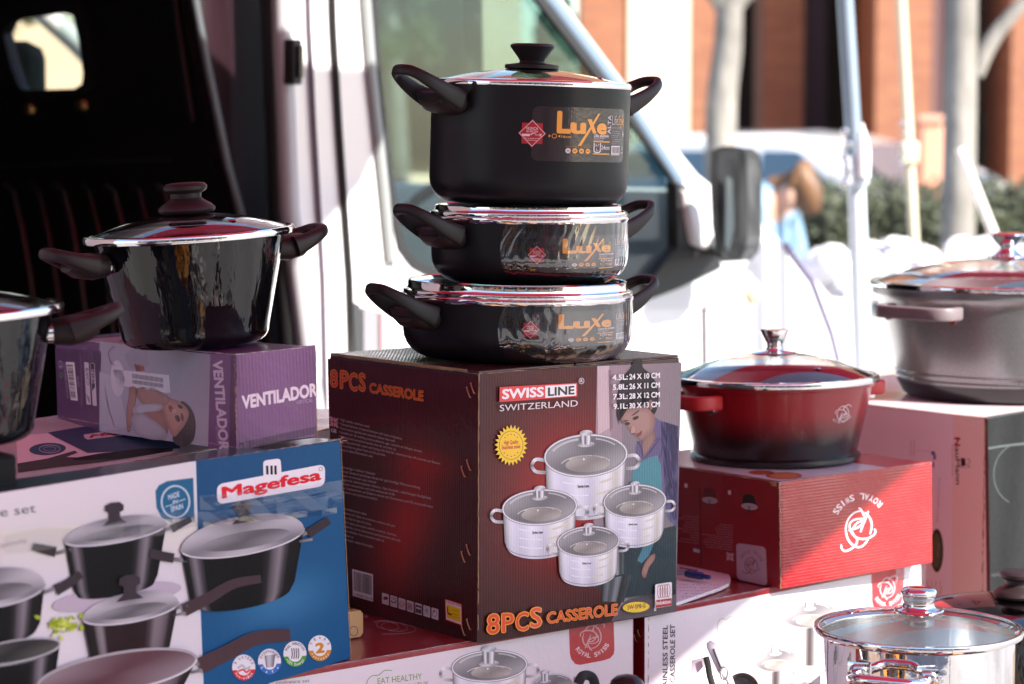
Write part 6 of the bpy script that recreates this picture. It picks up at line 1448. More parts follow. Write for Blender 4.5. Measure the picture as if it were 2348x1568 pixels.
def loft_handle(mb, M, L=.085, wa=.030, wt=.020, rise=.035, h0=.030, h1=.012, th=.0105, k0=.0, drop=0.0, hole=True):
    """a looped side handle leaving the wall at x=0 towards +x"""
    pts = []; sz = []
    n = 22
    for i in range(n + 1):
        t = i / n; a = math.pi * (t - .5)          # -90..90
        x = L * (.08 + .92 * math.cos(a) ** .75) if abs(a) < math.pi / 2 - 1e-6 else L * .08
        y = (wa + (wt - wa) * max(0, math.cos(a))) * math.copysign(abs(math.sin(a)) ** .6, math.sin(a))
        q = x / L
        z = rise * (q ** 1.25) + drop * math.sin(q * math.pi)
        pts.append(M @ Vector((x, y, z))); s = h0 + (h1 - h0) * min(1, q * 1.15)
        sz.append((th * (1 + .25 * q ** 3), s * .5))
    up = (M.to_3x3() @ Vector((-rise * .7, 0, L))).normalized()
    mb.sweep(pts, sz, n=16, up=up, power=2.5)
def handle(root, ang, R, z0, m=softblk, bracket=None, **kw):
    M = Matrix.Rotation(ang, 4, 'Z') @ Matrix.Translation((R, 0, z0))
    mb = MB(); loft_handle(mb, M, **kw)
    h = mb.build('handle', m, root, smooth=60, world=False)
    w0, h0 = kw.get('wa', .030), kw.get('h0', .03)
    L = kw.get('L', .085)
    # web under the grip with its hollow, and the bracket at the wall
    bk = MB(); P = [M @ Vector(p) for p in ((-.014, 0, -.001), (.002, 0, -.001), (.018, 0, .001), (.030, 0, .005))]
    bk.sweep(P, [(w0 * .84, h0 * .50), (w0 * .98, h0 * .60), (w0 * .98, h0 * .55), (w0 * .7, h0 * .40)], n=18, up=(0, 0, 1), power=2.8)
    bk.build('bracket', bracket or m, h, smooth=60, world=False)
    hk = MB(); A0 = M @ Vector((.012, 0, -h0 * .62)); 
    wb = MB().sweep([M @ Vector((.012, 0, -h0 * .18)), M @ Vector((.026, 0, -h0 * .02)), M @ Vector((L * .50, 0, kw.get('rise', .035) * .30))], [(w0 * .92, h0 * .24), (w0 * .86, h0 * .18), (w0 * .70, h0 * .10)], n=16, power=2.6)
    wb.build('grip_web', m, h, smooth=60, world=False)
    MB().lathe([(0, .0006), (.0045, .0004), (.0052, 0)], 16, M=M @ Matrix.Translation((.026, 0, -h0 * .30)) @ Matrix.Rotation(rad(150), 4, 'Y')).build('screw_hole', mat('hole_black', (.002, .002, .002), .8), h, smooth=60, world=False)
    return h
def pot(name, label, cat, loc, rot, prof, bm, smooth=35, group=None):
    t = thing(name, label, cat, loc, group=group, rot=rot)
    MB().lathe(prof, 96).build('body', bm, t, smooth=smooth, world=False)
    return t
def lid(t, z, R, dome, rimprof, knobprof, km, rm=chrome, gm=glass, kn=48, vent=None, rn=96):
    n = 14; pr = [(R * math.sin(rad(90) * (1 - i / n)) if i < n else 0, 0) for i in range(n + 1)]
    pr = [(R * (1 - i / n), z + dome * (1 - (1 - i / n) ** 2)) for i in range(n + 1)]
    l = MB().lathe(pr, 96).build('lid', gm, t, smooth=180, world=False)
    MB().lathe([(R + a, z + b) for a, b in rimprof], rn).build('lid_rim', rm, l, smooth=50, world=False)
    kz = z + dome
    MB().lathe([(a, kz + b) for a, b in knobprof], kn).build('knob', km, t, smooth=42, world=False)
    MB().lathe([(0, kz - .006), (.008, kz - .006), (.010, kz - .003), (.010, kz - .0005)], 24).build('knob_screw', steamh, l, smooth=40, world=False)
    if vent: 
        a, rr = vent; zz_ = z + dome * (1 - (rr / R) ** 2); MB().lathe([(0, .0016), (.0025, .0016), (.0045, .001), (.005, 0)], 16, c=(rr * math.cos(a), rr * math.sin(a), zz_)).build('steam_vent', steamh, l, smooth=50, world=False)
    return l
RIM = [(-.004, -.0005), (-.004, .0022), (-.001, .0034), (.0022, .0026), (.0034, 0), (.0026, -.0042), (.0004, -.005), (-.002, -.004)]

# ---- label of the black pots
def pot_label(root, R, z, x0, y0, x1, y1, tall=True, red=None, name='printed_label'):
    """x0..x1,y0..y1: where the label panel sits, in photo pixels"""
    Fc = CFace(root, R); A = Art(Fc, base=.0005, step=.00007)
    (s0, t0), (s1, t1) = Fc.px(x0, y1), Fc.px(x1, y0)
    W_, H_ = s1 - s0, t1 - t0
    def q(u, v): return (s0 + W_ * u, t1 - H_ * v)
    # rounded panel as a fine grid
    k = 40; cols = []; pts = []
    for j in range(k + 1):
        for i in range(k + 1):
            u, v = i / k, j / k; r = .055; e = 0
            dy = min(v, 1 - v) * H_ / W_
            if dy < r: e = r - math.sqrt(max(0, r * r - (r - dy) ** 2))
            pts.append(q(e + u * (1 - 2 * e), v)); cols.append(lerp3(lin('1d1518'), lin('2a1d22'), .5 + .5 * math.sin(u * 40)) if True else 0)
    b = A._put(pts, cols)
    for j in range(k):
        for i in range(k): a = b + j * (k + 1) + i; A.f.append((a, a + 1, a + k + 2, a + k + 1))
    A.build('label_panel', inkmat('label_ink', rough=.35, coat=.6, rib=.0035, rs=.00002, coat_rough=.05, dents=.0003), root)
    A = Art(Fc, base=.0009, step=.00007)
    def poly(ps, c): A.st([q(*p) for p in ps], c, raw=True)
    def txt(t, u0, u1, v, h, c, bold=0.0, vert=False, shear=0.0):
        c = lin(c)
        if vert: A.glyph(lambda x, y, g0, g1: q(u0 - (y / CAP) * h, v - (x - g0) / (g1 - g0) * (u1)), t, c, bold)
        else: A.glyph(lambda x, y, g0, g1: q(u0 + (u1 - u0) * (x - g0) / (g1 - g0), v - (y / CAP) * h), t, c, bold)
    O = 'eda23c'; Wt = 'dccfd4'
    txt('L', .218, .325, .468, .375, O, .035); txt('u', .342, .462, .468, .262, O, .045)
    # x with its long stroke
    A.L = 1; poly([(.487, .21), (.53, .21), (.588, .468), (.548, .468)], O); poly([(.598, .10), (.622, .10), (.432, .705), (.40, .705)], O)
    A.L = 0; txt('e', .60, .698, .468, .262, O, .045); A.L = 2; poly([(.596, .262), (.70, .262), (.70, .274), (.596, .274)], '21171a'); A.L = 0
    if tall: txt('ALTA', .765, .345, .468, .045, Wt, .005, vert=True)
    if tall:
        txt('Olla aluminio', .56, .737, .535, .052, Wt, .03); txt('Marmite aluminium', .56, .69, .565, .024, Wt, .0); txt('Panela aluminio', .56, .672, .60, .024, Wt, .0)
        A.L = 1; poly([(.553, .61), (.753, .61), (.753, .63), (.553, .63)], O); poly([(.553, .835), (.753, .835), (.753, .856), (.553, .856)], O)
        poly([(.56, .645), (.572, .645), (.572, .79), (.585, .808), (.618, .808), (.63, .79), (.63, .645), (.642, .645), (.642, .80), (.625, .828), (.578, .828), (.56, .80)], Wt)
        txt('6,7', .58, .622, .705, .045, Wt, .01); txt('L.', .59, .613, .785, .045, Wt, .01); txt('24cm', .648, .75, .762, .07, Wt, .02)
    else:
        txt('Cacerola aluminio', .56, .755, .55, .055, Wt, .03); txt('Faitout aluminium', .56, .672, .59, .028, Wt, .0); txt('Tacho aluminio', .56, .65, .62, .026, Wt, .0)
        A.L = 1; poly([(.553, .64), (.74, .64), (.74, .662), (.553, .662)], O); poly([(.553, .90), (.74, .90), (.74, .92), (.553, .92)], O)
        poly([(.575, .70), (.592, .67), (.592, .73)], Wt); poly([(.66, .70), (.642, .67), (.642, .73)], Wt); txt('Ø', .60, .635, .74, .07, Wt, .0); txt('28cm', .665, .722, .735, .05, Wt, .02)
        poly([(.592, .80), (.575, .77), (.575, .83)], O); poly([(.642, .80), (.66, .77), (.66, .83)], O); txt('20cm', .665, .722, .835, .05, O, .02)
    txt('Life', .778, .87, .30, .175, 'b5a9b0', -.012); txt('Style', .878, .975, .30, .18, O, .0); txt('KITCHEN COLLECTION', .778, .925, .365, .026, 'b5a9b0', .0)
    for i, s in enumerate(('Peninsula 2000 S.A.', 'Pol. Ind. Murga-Aiala', '01479 Murga (Alava)', 'CIF: A-96177364', 'comercial@lifestyle.com', 'www.lifestylehome.com', 'Origen China')):
        txt(s, .78, (.885, .915, .888, .87, .93, .912, .855)[i], .43 + i * .038, .022, 'b5a9b0', .0)
    A.L = 1; poly([(.778, .69), (.915, .69), (.915, .865), (.778, .865)], 'e4d8dc'); A.L = 2; rnd = random.Random(3); u = .79
    while u < .905: wd = rnd.choice([.002, .004, .006]); poly([(u, .71), (u + wd, .71), (u + wd, .825), (u, .825)], '3a3034'); u += wd + rnd.choice([.003, .005])
    txt('8 431276 132968', .785, .908, .86, .026, '3a3034', .0)
    txt('GUSTO', .945, .972, .72, .02, Wt, 0); txt('CALIDAD', .94, .975, .76, .02, Wt, 0); txt('EN ESPAÑA', .935, .978, .83, .024, Wt, .01)
    A.L = 1; poly([(.972, .41), (.984, .47), (.972, .53), (.96, .47)], Wt)
    A.L = 0; txt('APTO PARA TODO TIPO DE FUEGOS', .29, .53, .735, .02, 'b87c30', .0)
    for i in range(4):
        u = .313 + i * .0625; A.L = 1; poly([(u + .024 * math.cos(a), .80 + .048 * math.sin(a)) for a in [i_ * math.pi / 10 for i_ in range(20)]], 'd9cdd2' if i == 0 else O); A.L = 2; poly([(u - .011, .785), (u + .011, .785), (u + .011, .815), (u - .011, .815)], '9a8f95' if i == 0 else 'a06a22')
    if tall:
        A.L = 1; poly([(.143, .51), (.143, .565), (.16, .537)], O); poly([(.24, .51), (.24, .565), (.222, .537)], O); poly([(.19 + .022 * math.cos(a), .537 + .043 * math.sin(a)) for a in [i_ * math.pi / 10 for i_ in range(20)]], O); A.L = 2; poly([(.19 + .017 * math.cos(a), .537 + .034 * math.sin(a)) for a in [i_ * math.pi / 10 for i_ in range(20)]], '2a1c1e'); A.L = 0; txt('16cm', .253, .338, .565, .045, O, .01)
    # red rhombus seal
    cx, cy = (.005, .50) if red is None else red; A.L = 1
    a_ = H_ / W_
    def rp(x, y): return (cx + x * a_, cy + y)
    s = .19; poly([rp(-s, -s), rp(s, -s), rp(s, s), rp(-s, s)], 'b0202c'); A.L = 3
    s = .26; poly([rp(0, -s), rp(s, 0), rp(0, s), rp(-s, 0)], '8e1a26'); A.L = 4; s = .245; poly([rp(0, -s), rp(s, 0), rp(0, s), rp(-s, 0)], 'dcb4bc'); A.L = 5; s = .225; poly([rp(0, -s), rp(s, 0), rp(0, s), rp(-s, 0)], 'a81f2c'); A.L = 6
    def rt(t, x0_, x1_, y_, h): 
        u0, u1 = rp(x0_, 0)[0], rp(x1_, 0)[0]; txt(t, u0, u1, cy + y_, h, 'e6cfd4', .01)
    rt('NUNCA', -.105, .105, -.065, .05); rt('SE AFLOJA', -.105, .105, -.018, .036); rt('No se desatornilla', -.14, .14, .10, .02); rt('NUNCA más', -.085, .085, .135, .02)
    poly([rp(-.19, .012), rp(-.03, .012), rp(-.045, .055), rp(-.175, .055)], 'e6cfd4'); poly([rp(-.03, .015), rp(0, -.008), rp(.06, -.008), rp(.06, .004), rp(.01, .006), rp(-.02, .035)], 'e6cfd4'); poly([rp(.05, .022), rp(.15, .022), rp(.15, .032), rp(.05, .032)], 'e6cfd4')
    poly([rp(.13, .0), rp(.142, .0), rp(.178, .055), rp(.166, .055)], 'e6cfd4'); poly([rp(.166, .0), rp(.178, .0), rp(.142, .055), rp(.13, .055)], 'e6cfd4')
    return A.build(name, MATS['print_ink_plain'], root)

TY = 3.04
def TX(px_): return (px_ - 1174) / F * TY
def TZ_(y): d = ray(1174, y); return ZC + d.z / d.y * TY
HA = math.atan2(-.60, -.80)          # front-left handle direction
# bottom pot
z3 = CTOP; T3 = pot('low_casserole_pot', 'widest low black pot at the bottom of the tower, half wrapped in film', 'pot', (TX(1184), TY, z3), (0, rad(.8), 0), round_prof(.1435, TZ_(676) - z3, .034, inner=False), nonstick)
def steel_upturned_lid(t, R, z, h, name='lid'):
    pr = [(R - .004, z - .004), (R + .001, z - .004), (R + .0026, z - .001), (R + .0022, z + .002), (R - .001, z + .0035), (R - .0005, z + .0055), (R - .001, z + .008), (R - .0055, z + .0095), (R - .0065, z + .0115), (R - .0065, z + h - .001), (R - .0078, z + h), (R - .0095, z + h - .001), (R - .010, z + h - .005), (R - .016, z + h - .006)]
    l = MB().lathe(pr, 96).build(name, chrome, t, smooth=40, world=False)
    MB().lathe([(R - .0162, z + h - .0062), (R * .6, z + h - .010), (0, z + h - .013)], 96).build('lid_glass', glass, l, smooth=180, world=False)
    return l
H3 = TZ_(676) - z3; steel_upturned_lid(T3, .1445, H3, .0195)
z2 = z3 + H3 + .0195; T2 = pot('medium_casserole_pot', 'middle low black pot of the tower with upturned bright lid, half wrapped in film', 'pot', (TX(1211), TY, z2 - .0025), (0, rad(.4), 0), round_prof(.1225, TZ_(497) - z2 + .002, .034, inner=False), nonstick)
H2 = TZ_(497) - z2 + .002; steel_upturned_lid(T2, .1240, H2, .0165)
z1 = z2 + H2 + .0145; T1 = pot('tall_stew_pot', 'tall black stew pot with glass lid on top of the tower', 'pot', (TX(1210), TY, z1), (0, rad(1.7), 0), round_prof(.1245, TZ_(199) - z1, .030), nonstick)
H1 = TZ_(199) - z1
KN1 = [(.0, .031), (.0245, .031), (.0272, .0295), (.0278, .0275), (.0265, .0252), (.017, .0125), (.0155, .0092), (.0165, .0072), (.0325, .0050), (.0338, .0042), (.0338, .0002), (.032, -.0006), (.017, -.0012), (.012, -.005), (0, -.005)]
lid(T1, H1 + .0035, .1235, .0190, RIM, KN1, softblk, vent=(rad(-20), .09))
for t_, R_, H_, s_ in ((T1, .1235, H1, 1.0), (T2, .1215, H2, .96), (T3, .1425, H3, 1.0)):
    zz0 = H_ - .022 * s_
    handle(t_, HA, R_, zz0, softblk, softplum, L=.072 * s_, wa=.034 * s_, wt=.033 * s_, rise=.036 * s_, h0=.027 * s_, h1=.0135 * s_, th=.0045)
    handle(t_, HA + math.pi, R_, zz0, softplum, softplum, L=.072 * s_, wa=.034 * s_, wt=.033 * s_, rise=.036 * s_, h0=.027 * s_, h1=.0135 * s_, th=.0045)
pot_label(T1, .1245, 0, 1217, 250.5, 1431, 368, True)
pot_label(T2, .1225, 0, *ZR(1278, 310), *ZR(2012, 640), False, red=(-.0, .52))
pot_label(T3, .1435, 0, *ZQ(1222, 395), *ZQ(2040, 735), False, red=(.0, .50))
# wrinkled clear film round the right part of the two low pots
filmw = glassmat('shrink_film', (.93, .92, .93), 1.5, rough=.01, bump=.0007, bscale=95, boost=1.7, stretch=(1, 1, .06), dist=.15)
def wrap(t, R, H, a0, a1, seed, low=.0):
    rnd = random.Random(seed); ph = [rnd.uniform(0, 6.28) for _ in range(10)]; fr = [rnd.choice([11, 17, 23, 29, 37]) for _ in range(10)]
    n, m = 260, 30; vs = []
    for j in range(m + 1):
        v = j / m; z = -.0 + H * v + .002
        # follow the rounded foot of the pot
        rr = R if z > .034 else R - .034 + .034 * math.sin(math.acos(max(0, min(1, 1 - z / .034))))
        for i in range(n + 1):
            a = a0 + (a1 - a0) * i / n
            edge = 0.10 * math.sin(v * 3.1) * (1 - i / n)
            w_ = sum(math.sin(fr[k] * (a + .10 * math.sin(v * 4 + ph[k])) + ph[k]) for k in range(5)) / 5
            r = rr + .0022 + .0008 * (abs(w_) ** 1.3) * (1.9 - 1.5 * v) + .0001 * math.sin(61 * a + 5 * v + ph[7])
            aa = a - edge * .9 if i < 30 else a
            vs.append((r * math.sin(aa), -r * math.cos(aa), z))
    fs = [(j * (n + 1) + i, j * (n + 1) + i + 1, (j + 1) * (n + 1) + i + 1, (j + 1) * (n + 1) + i) for j in range(m) for i in range(n)]
    return MB().add(vs, fs).build('plastic_film', filmw, t, smooth=180, world=False)
wrap(T3, .1435, H3 + .004, rad(-4), rad(120), 1); wrap(T2, .1225, H2 + .004, rad(-11), rad(120), 2)

# ---- glossy black pots on the left
KN2 = [(0, .0355), (.017, .0355), (.0225, .0345), (.0255, .0315), (.0250, .0275), (.0215, .0245), (.0185, .0232), (.0180, .0180), (.0205, .0150), (.0285, .0105), (.0330, .0065), (.0335, .0040), (.0315, .0010), (.022, -.0010), (.0175, -.004), (0, -.004)]
def gloss_pot(name, label, loc, rot, ha, hb, sc_=1.0, lift=0):
    H = .127 * sc_; R = .1125 * sc_
    t = pot(name, label, 'pot', loc, rot, round_prof(R, H, .016, .0865 * sc_), enam)
    lid(t, H + .003, R + .0075, .0235 * sc_, [(a * 1.25, b * 1.15) for a, b in RIM], KN2, softplum, vent=(rad(-40), .075))
    for a in (ha, hb):
        M = Matrix.Rotation(a, 4, 'Z') @ Matrix.Translation((R - .004, 0, H - .026))
        h = handle(t, a, R + .012, H - .024, softplum, softplum, L=.050, wa=.025, wt=.026, rise=.017, h0=.026, h1=.015, th=.0075)
        MB().sweep([M @ Vector((-.004, 0, 0)), M @ Vector((.018, 0, .0))], [(.014, .0105)] * 2, n=16, power=3).build('ferrule', chrome, h, smooth=50, world=False)
    return t
LP = gloss_pot('gloss_casserole_pot', 'glossy black tapered pot with glass lid on the purple fan box', ((447 - 1174) / F * 2.83, 2.83, VTOP - .002), (rad(1.2), rad(-3.2), 0), rad(214), rad(36))
LL = gloss_pot('gloss_casserole_pot', 'glossy black pot cut by the left edge, only its right handle whole', ((-132 - 1174) / F * 2.44, 2.44, KTOP - .001), (rad(.5), rad(-3.0), 0), rad(200), rad(14), 1.03)

# ---- red pot
def ombre():
    m = bpy.data.materials.new('red_black_ombre'); m.use_nodes = True; n, l = m.node_tree.nodes, m.node_tree.links; b = n['Principled BSDF']
    tc = n.new('ShaderNodeTexCoord'); s = n.new('ShaderNodeSeparateXYZ'); l.new(tc.outputs['Object'], s.inputs[0]); r = n.new('ShaderNodeValToRGB')
    mr = n.new('ShaderNodeMapRange'); mr.inputs['From Min'].default_value = .0; mr.inputs['From Max'].default_value = .115
    nz = n.new('ShaderNodeTexNoise'); nz.inputs['Scale'].default_value = 260; nz.inputs['Detail'].default_value = 3; l.new(tc.outputs['Object'], nz.inputs['Vector'])
    ad = n.new('ShaderNodeMath'); ad.operation = 'MULTIPLY_ADD'; ad.inputs[1].default_value = .012; l.new(nz.outputs['Fac'], ad.inputs[0]); l.new(s.outputs[2], ad.inputs[2])
    l.new(ad.outputs[0], mr.inputs[0]); l.new(mr.outputs[0], r.inputs[0])
    e = r.color_ramp.elements; e[0].position = .34; e[0].color = (.006, .005, .006, 1); e[1].position = .70; e[1].color = (.27, .006, .012, 1); l.new(r.outputs[0], b.inputs['Base Color'])
    b.inputs['Roughness'].default_value = .3; b.inputs['Coat Weight'].default_value = .4; b.inputs['Coat Roughness'].default_value = .12; return m
RPY = 3.425; RPX = (1782 - 1174) / F * RPY; RH = .112
RP = pot('red_casserole_pot', 'red pot fading to black with script monogram and glass lid on the red carton', 'pot', (RPX, RPY, RTOP + .001), (rad(-.5), rad(-.8), 0),
         [(0, 0), (.118, 0), (.121, .003), (.121, .008), (.116, .011), (.1165, .013)] + [(.1165 + (.1385 - .1165) * t, .013 + (RH - .019) * t) for t in [i / 8 for i in range(9)]] + [(.142, RH - .0055), (.143, RH - .003), (.143, RH), (.1405, RH + .001), (.137, RH), (.114, .016), (0, .012)], ombre(), smooth=30)
RP['label'] = 'red pot fading to black with script monogram and glass lid on the red carton'
MB().lathe([(.143, RH + .0005), (.1465, RH + .0008), (.1475, RH + .0025), (.1465, RH + .0035), (.140, RH + .0035)], 96).build('lid_gasket', rub, RP, smooth=40, world=False)
KN3 = [(0, .0300), (.004, .0300), (.019, .0318), (.0206, .0322), (.0208, .0315), (.0115, .0125), (.0108, .0108), (.0112, .0098), (.0108, .0088), (.0125, .0035), (.014, .0025), (.030, .0008), (.032, -.0006), (.030, -.002), (0, -.002)]
lid(RP, RH + .005, .1445, .0345, [(a * 1.1, b * 1.2) for a, b in RIM], KN3, chrome, vent=(rad(-60), .10))
redsil = mat('red_silicone', (.42, .012, .016), .45)
def bar_handle(t, ang, R, z, L, W, m, th=.007, hh=.0105, posts=None):
    M = Matrix.Rotation(ang, 4, 'Z') @ Matrix.Translation((R, 0, z))
    ps = [M @ Vector(p) for p in crom([(-.004, -W * .62, 0), (L * .55, -W * .66, 0), (L, -W * .5, 0), (L * 1.05, 0, 0), (L, W * .5, 0), (L * .55, W * .66, 0), (-.004, W * .62, 0)], 5)]
    h = MB().sweep(ps, [(th, hh)] * len(ps), n=16, up=(0, 0, 1), power=5).build('handle', m, t, smooth=50, world=False)
    for s in (-1, 1): MB().sweep([M @ Vector((-.003, s * W * .6, -hh * .5)), M @ Vector((.012, s * W * .62, -hh * .8))], [(.006, .008)] * 2, n=12, power=4).build('rivet_plate', posts or chrome, h, smooth=40, world=False)
    return h
bar_handle(RP, rad(214), .138, RH - .020, .034, .066, redsil, .006, .010)
bar_handle(RP, rad(34), .138, RH - .018, .034, .066, redsil, .006, .010)
Fr = CFace(RP, .1135, k=.022 / .093)
A = Art(Fr, base=.0008); q = ZK(976, 556); P_rslogo(A, q[0], q[1], 21, 1.4, 'd9c4c8', sl=-.12, asp=.82); A.arctext('ROYAL SWISS', *ZK(972, 552), 29, 215, 325, 6.5, 'c9b0b4', .0, sy=.8, slope=-.22, sx=.9, wd=.72); A.build('printed_monogram', MATS['print_ink_plain'], RP)

# ---- grey stockpot
GY = 3.80; GX = (2310 - 1174) / F * GY; GH = 1.2535 - NTOP
greyc = mat('grey_granite_coat', (.20, .21, .215), .3, .55, coat=.2, coat_rough=.12, var=.25, vscale=500, bump=.00008, bscale=700)
gp = [(0, 0), (.150, 0), (.158, .004), (.168, .022), (.171, .032)] + [(.171 + .030 * t, .032 + (GH - .05) * t) for t in [i / 8 for i in range(9)]] + [(.2065, GH - .012), (.209, GH - .010), (.209, GH - .001), (.206, GH), (.2, GH), (.168, .03), (0, .008)]
G = pot('grey_stockpot', 'large grey stockpot with two bright bands and glass lid at the right edge', 'pot', (GX, GY, NTOP + .0025), (0, 0, 0), gp, greyc, smooth=30)
for z_ in (.030, .040): MB().lathe([(.1712 + (z_ - .032) * .25, z_ - .0014), (.1738 + (z_ - .032) * .25, z_), (.1712 + (z_ - .032) * .25, z_ + .0014)], 96).build('steel_band', chrome, G, smooth=60, world=False)
MB().lathe([(0, -.0003), (.151, -.0003), (.1585, .0035), (.1685, .0215), (.1695, .0245)], 96).build('black_base', mat('base_black', (.008, .008, .01), .3), G, smooth=50, world=False)
MB().lathe([(.209, GH + .0003), (.2125, GH + .0006), (.2135, GH + .003), (.2115, GH + .0045), (.203, GH + .0045)], 96).build('lid_gasket', rub, G, smooth=40, world=False)
KN4 = [(0, .040), (.022, .0395), (.0275, .0375), (.0282, .0355), (.0265, .0330), (.0125, .0185), (.0118, .016), (.0125, .0135), (.021, .0060), (.0225, .0045), (.030, .0030), (.031, .0005), (.028, -.002), (0, -.002)]
lid(G, GH + .0065, .2105, .038, [(a * 1.1, b * 1.2) for a, b in RIM], KN4, chrome, vent=(rad(-70), .16))
bar_handle(G, rad(222), .205, GH - .030, .040, .10, mat('mauve_grey_silicone', (.17, .14, .15), .4), .007, .010)
bar_handle(G, rad(42), .205, GH - .030, .040, .10, MATS['mauve_grey_silicone'], .007, .010)

# ---- steel pot front right
SY = 2.78; SX = (2119 - 1174) / F * SY; SRZ = ZC - (1456 - 299) / F * SY; SH = .17
SB = SRZ - SH
S = pot('steel_stockpot', 'mirror polished steel pot with glass lid in the bottom right corner', 'pot', (SX, SY, SB), (0, 0, 0), [(0, 0), (.105, 0), (.110, .004), (.1125, .010)] + [(.1125, .010 + (SH - .016) * t) for t in [i / 8 for i in range(9)]] + [(.1145, SH - .004), (.1195, SH - .001), (.1205, SH), (.1180, SH + .0012), (.1120, SH - .003)], chrome, smooth=35)
MB().lathe([(.1118, SH - .0032), (.1110, SH - .006), (.1105, .03), (.100, .012), (0, .010)], 96, wob=lambda a, t: .0003 * math.sin(9 * a)).build('inner_wall', mat('brushed_inside', (.72, .70, .68), .22, 1.0, bump=.0006, bscale=50, stretch=(1, 1, .05)), S, smooth=40, world=False)
KN5 = [(0, .0285), (.012, .0283), (.0180, .0272), (.0205, .0245), (.0208, .0215), (.0195, .0165), (.0182, .0115), (.0185, .0065), (.0205, .0042), (.0282, .0030), (.0292, .0015), (.0280, -.0002), (0, -.0008)]
lid(S, SH + .002, .1190, .0200, [(a * .8, b * .9) for a, b in RIM], KN5, chrome, gm=glassmat('clear_lid_glass', (.93, .95, .94), 1.5, boost=.6), vent=(rad(150), .085))
def loop_handle(t, ang, R, z, W=.040, L=.045, r=.0062):
    M = Matrix.Rotation(ang, 4, 'Z') @ Matrix.Translation((R, 0, z))
    ps = [M @ Vector(p) for p in crom([(.0, -W, -.002), (L * .5, -W * 1.02, -.001), (L * .95, -W * .72, .001), (L * 1.04, 0, .002), (L * .95, W * .72, .001), (L * .5, W * 1.02, -.001), (0, W, -.002)], 7)]
    h = MB().sweep(ps, [(r, r)] * len(ps), n=16).build('handle', chrome, t, smooth=180, world=False)
    for s in (-1, 1):
        MB().lathe([(0, .004), (.006, .0035), (.010, .001), (.011, -.001)], 24, M=M @ Matrix.Translation((.0, s * W, 0)) @ Matrix.Rotation(rad(90), 4, 'Y')).build('rivet', brush, h, smooth=50, world=False)
        MB().sweep([M @ Vector((-.001, s * W - .012, 0)), M @ Vector((.0015, s * W, 0)), M @ Vector((-.001, s * W + .012, 0))], [(.011, .0012)] * 3, n=12, up=(M.to_3x3() @ Vector((1, 0, 0)))).build('rivet_plate', chrome, h, smooth=50, world=False)
loop_handle(S, rad(246), .1125, SH - .030); loop_handle(S, rad(66), .1125, SH - .030)
st = thing('cardboard_box', 'plain carton hidden below the steel pot', 'box', (SX, SY, TZ)); st['label'] = 'plain brown carton carrying the mirror polished steel pot'
MB().box((SX - .13, SY - .12, TZ), (SX + .13, SY + .13, SB - .0005)).build('carton_body', mat('kraft_board', (.34, .22, .12), .8, var=.15, vscale=20), st, bevel=.002)

# ---- dark pot with glass lid behind it
DY = 3.12; DX = (2352 - 1174) / F * DY; DRZ = ZC - (1420 - 299) / F * DY
D = pot('dark_saucepan', 'dark pot with smoky glass lid and mushroom knob behind the steel pot', 'pot', (DX, DY, TZ + .0), (0, 0, 0), round_prof(.128, DRZ - TZ, .02), enam)
lid(D, DRZ - TZ + .003, .1285, .020, RIM, KN2, softplum, gm=glassmat('smoky_lid_glass', (.35, .37, .37), 1.5, boost=1.2))

# ================================================================== SMALL THINGS
# tan tube box on the bottom carton
q0 = atz(803, 1464, .8905); q1 = atz(833, 1459, .8905)
ob = thing('tea_box', 'small tan octagonal box with black band wedged between the blue and maroon cartons', 'box', q0)
xx = Vector((.80, .60, 0)); yy = Vector((-.60, .80, 0)); c0 = q1 + yy * .03
w_, h_ = .034, .0325
prof = [(-w_, .004), (-w_ + .004, 0), (-.004, 0), (0, .004), (0, h_ - .004), (-.004, h_), (-w_ + .004, h_), (-w_, h_ - .004)]
MB().plate([[q1 + xx * a + UP * b for a, b in prof]], yy * .075).build('box_body', mat('tan_card', (.55, .33, .13), .5, coat=.2), ob, bevel=.0006)
Fo = PFace(q1 - xx * w_, xx)
A = Art(Fo); A.ring(*ZD(520, 590), 9, 11, 2.2, '8a5a44'); A.build('printed_ring', INKF, ob)
MB().plate([[q1 + yy * .012 + xx * a * 1.01 + UP * b * 1.012 for a, b in prof[3:8]] + [q1 + yy * .012 - xx * w_ * .5 + UP * h_ * .7]], yy * .03).build('black_band', mat('band_black', (.02, .018, .018), .4), ob)
# note pad with ballpoint pen
n0 = atz(1675, 1322, .8915)
npd = thing('note_pad', 'pale pink note pad with handwriting beside the maroon carton', 'note pad', n0)
c4 = [atz(x_, y_, .892) for x_, y_ in ((1500, 1278), (1556, 1290), (1655, 1312), (1670, 1318), (1675, 1330), (1671, 1343), (1650, 1353), (1556, 1386), (1500, 1400))]
c4 = [Vector((p.x, p.y, .8912)) for p in c4]; MB().plate([c4], UP * .0042).build('sheet', mat('pink_paper', (.74, .64, .70), .7), npd)
wr = MB(); rnd = random.Random(4)
for j in range(5):
    for i in range(12):
        p = atz(1556 + i * 8 + j * 2, 1340 + j * 7 - i * 0.2 + i * .3, .8958); 
        if rnd.random() < .85: wr.sweep([p + Vector((0, 0, 0)), p + Vector((rnd.uniform(.001, .003), rnd.uniform(-.002, .003), 0)), p + Vector((rnd.uniform(.002, .004), rnd.uniform(-.002, .003), 0))], .00022, n=4)
wr.build('handwriting', mat('ink_grey', (.16, .16, .28), .7), npd)
pa, pb = atz(1530, 1308, .904), atz(1628, 1324, .904)
pen = thing('ballpoint_pen', 'blue ballpoint pen with clear barrel lying on the note pad', 'pen', pa)
dr = (pb - pa)
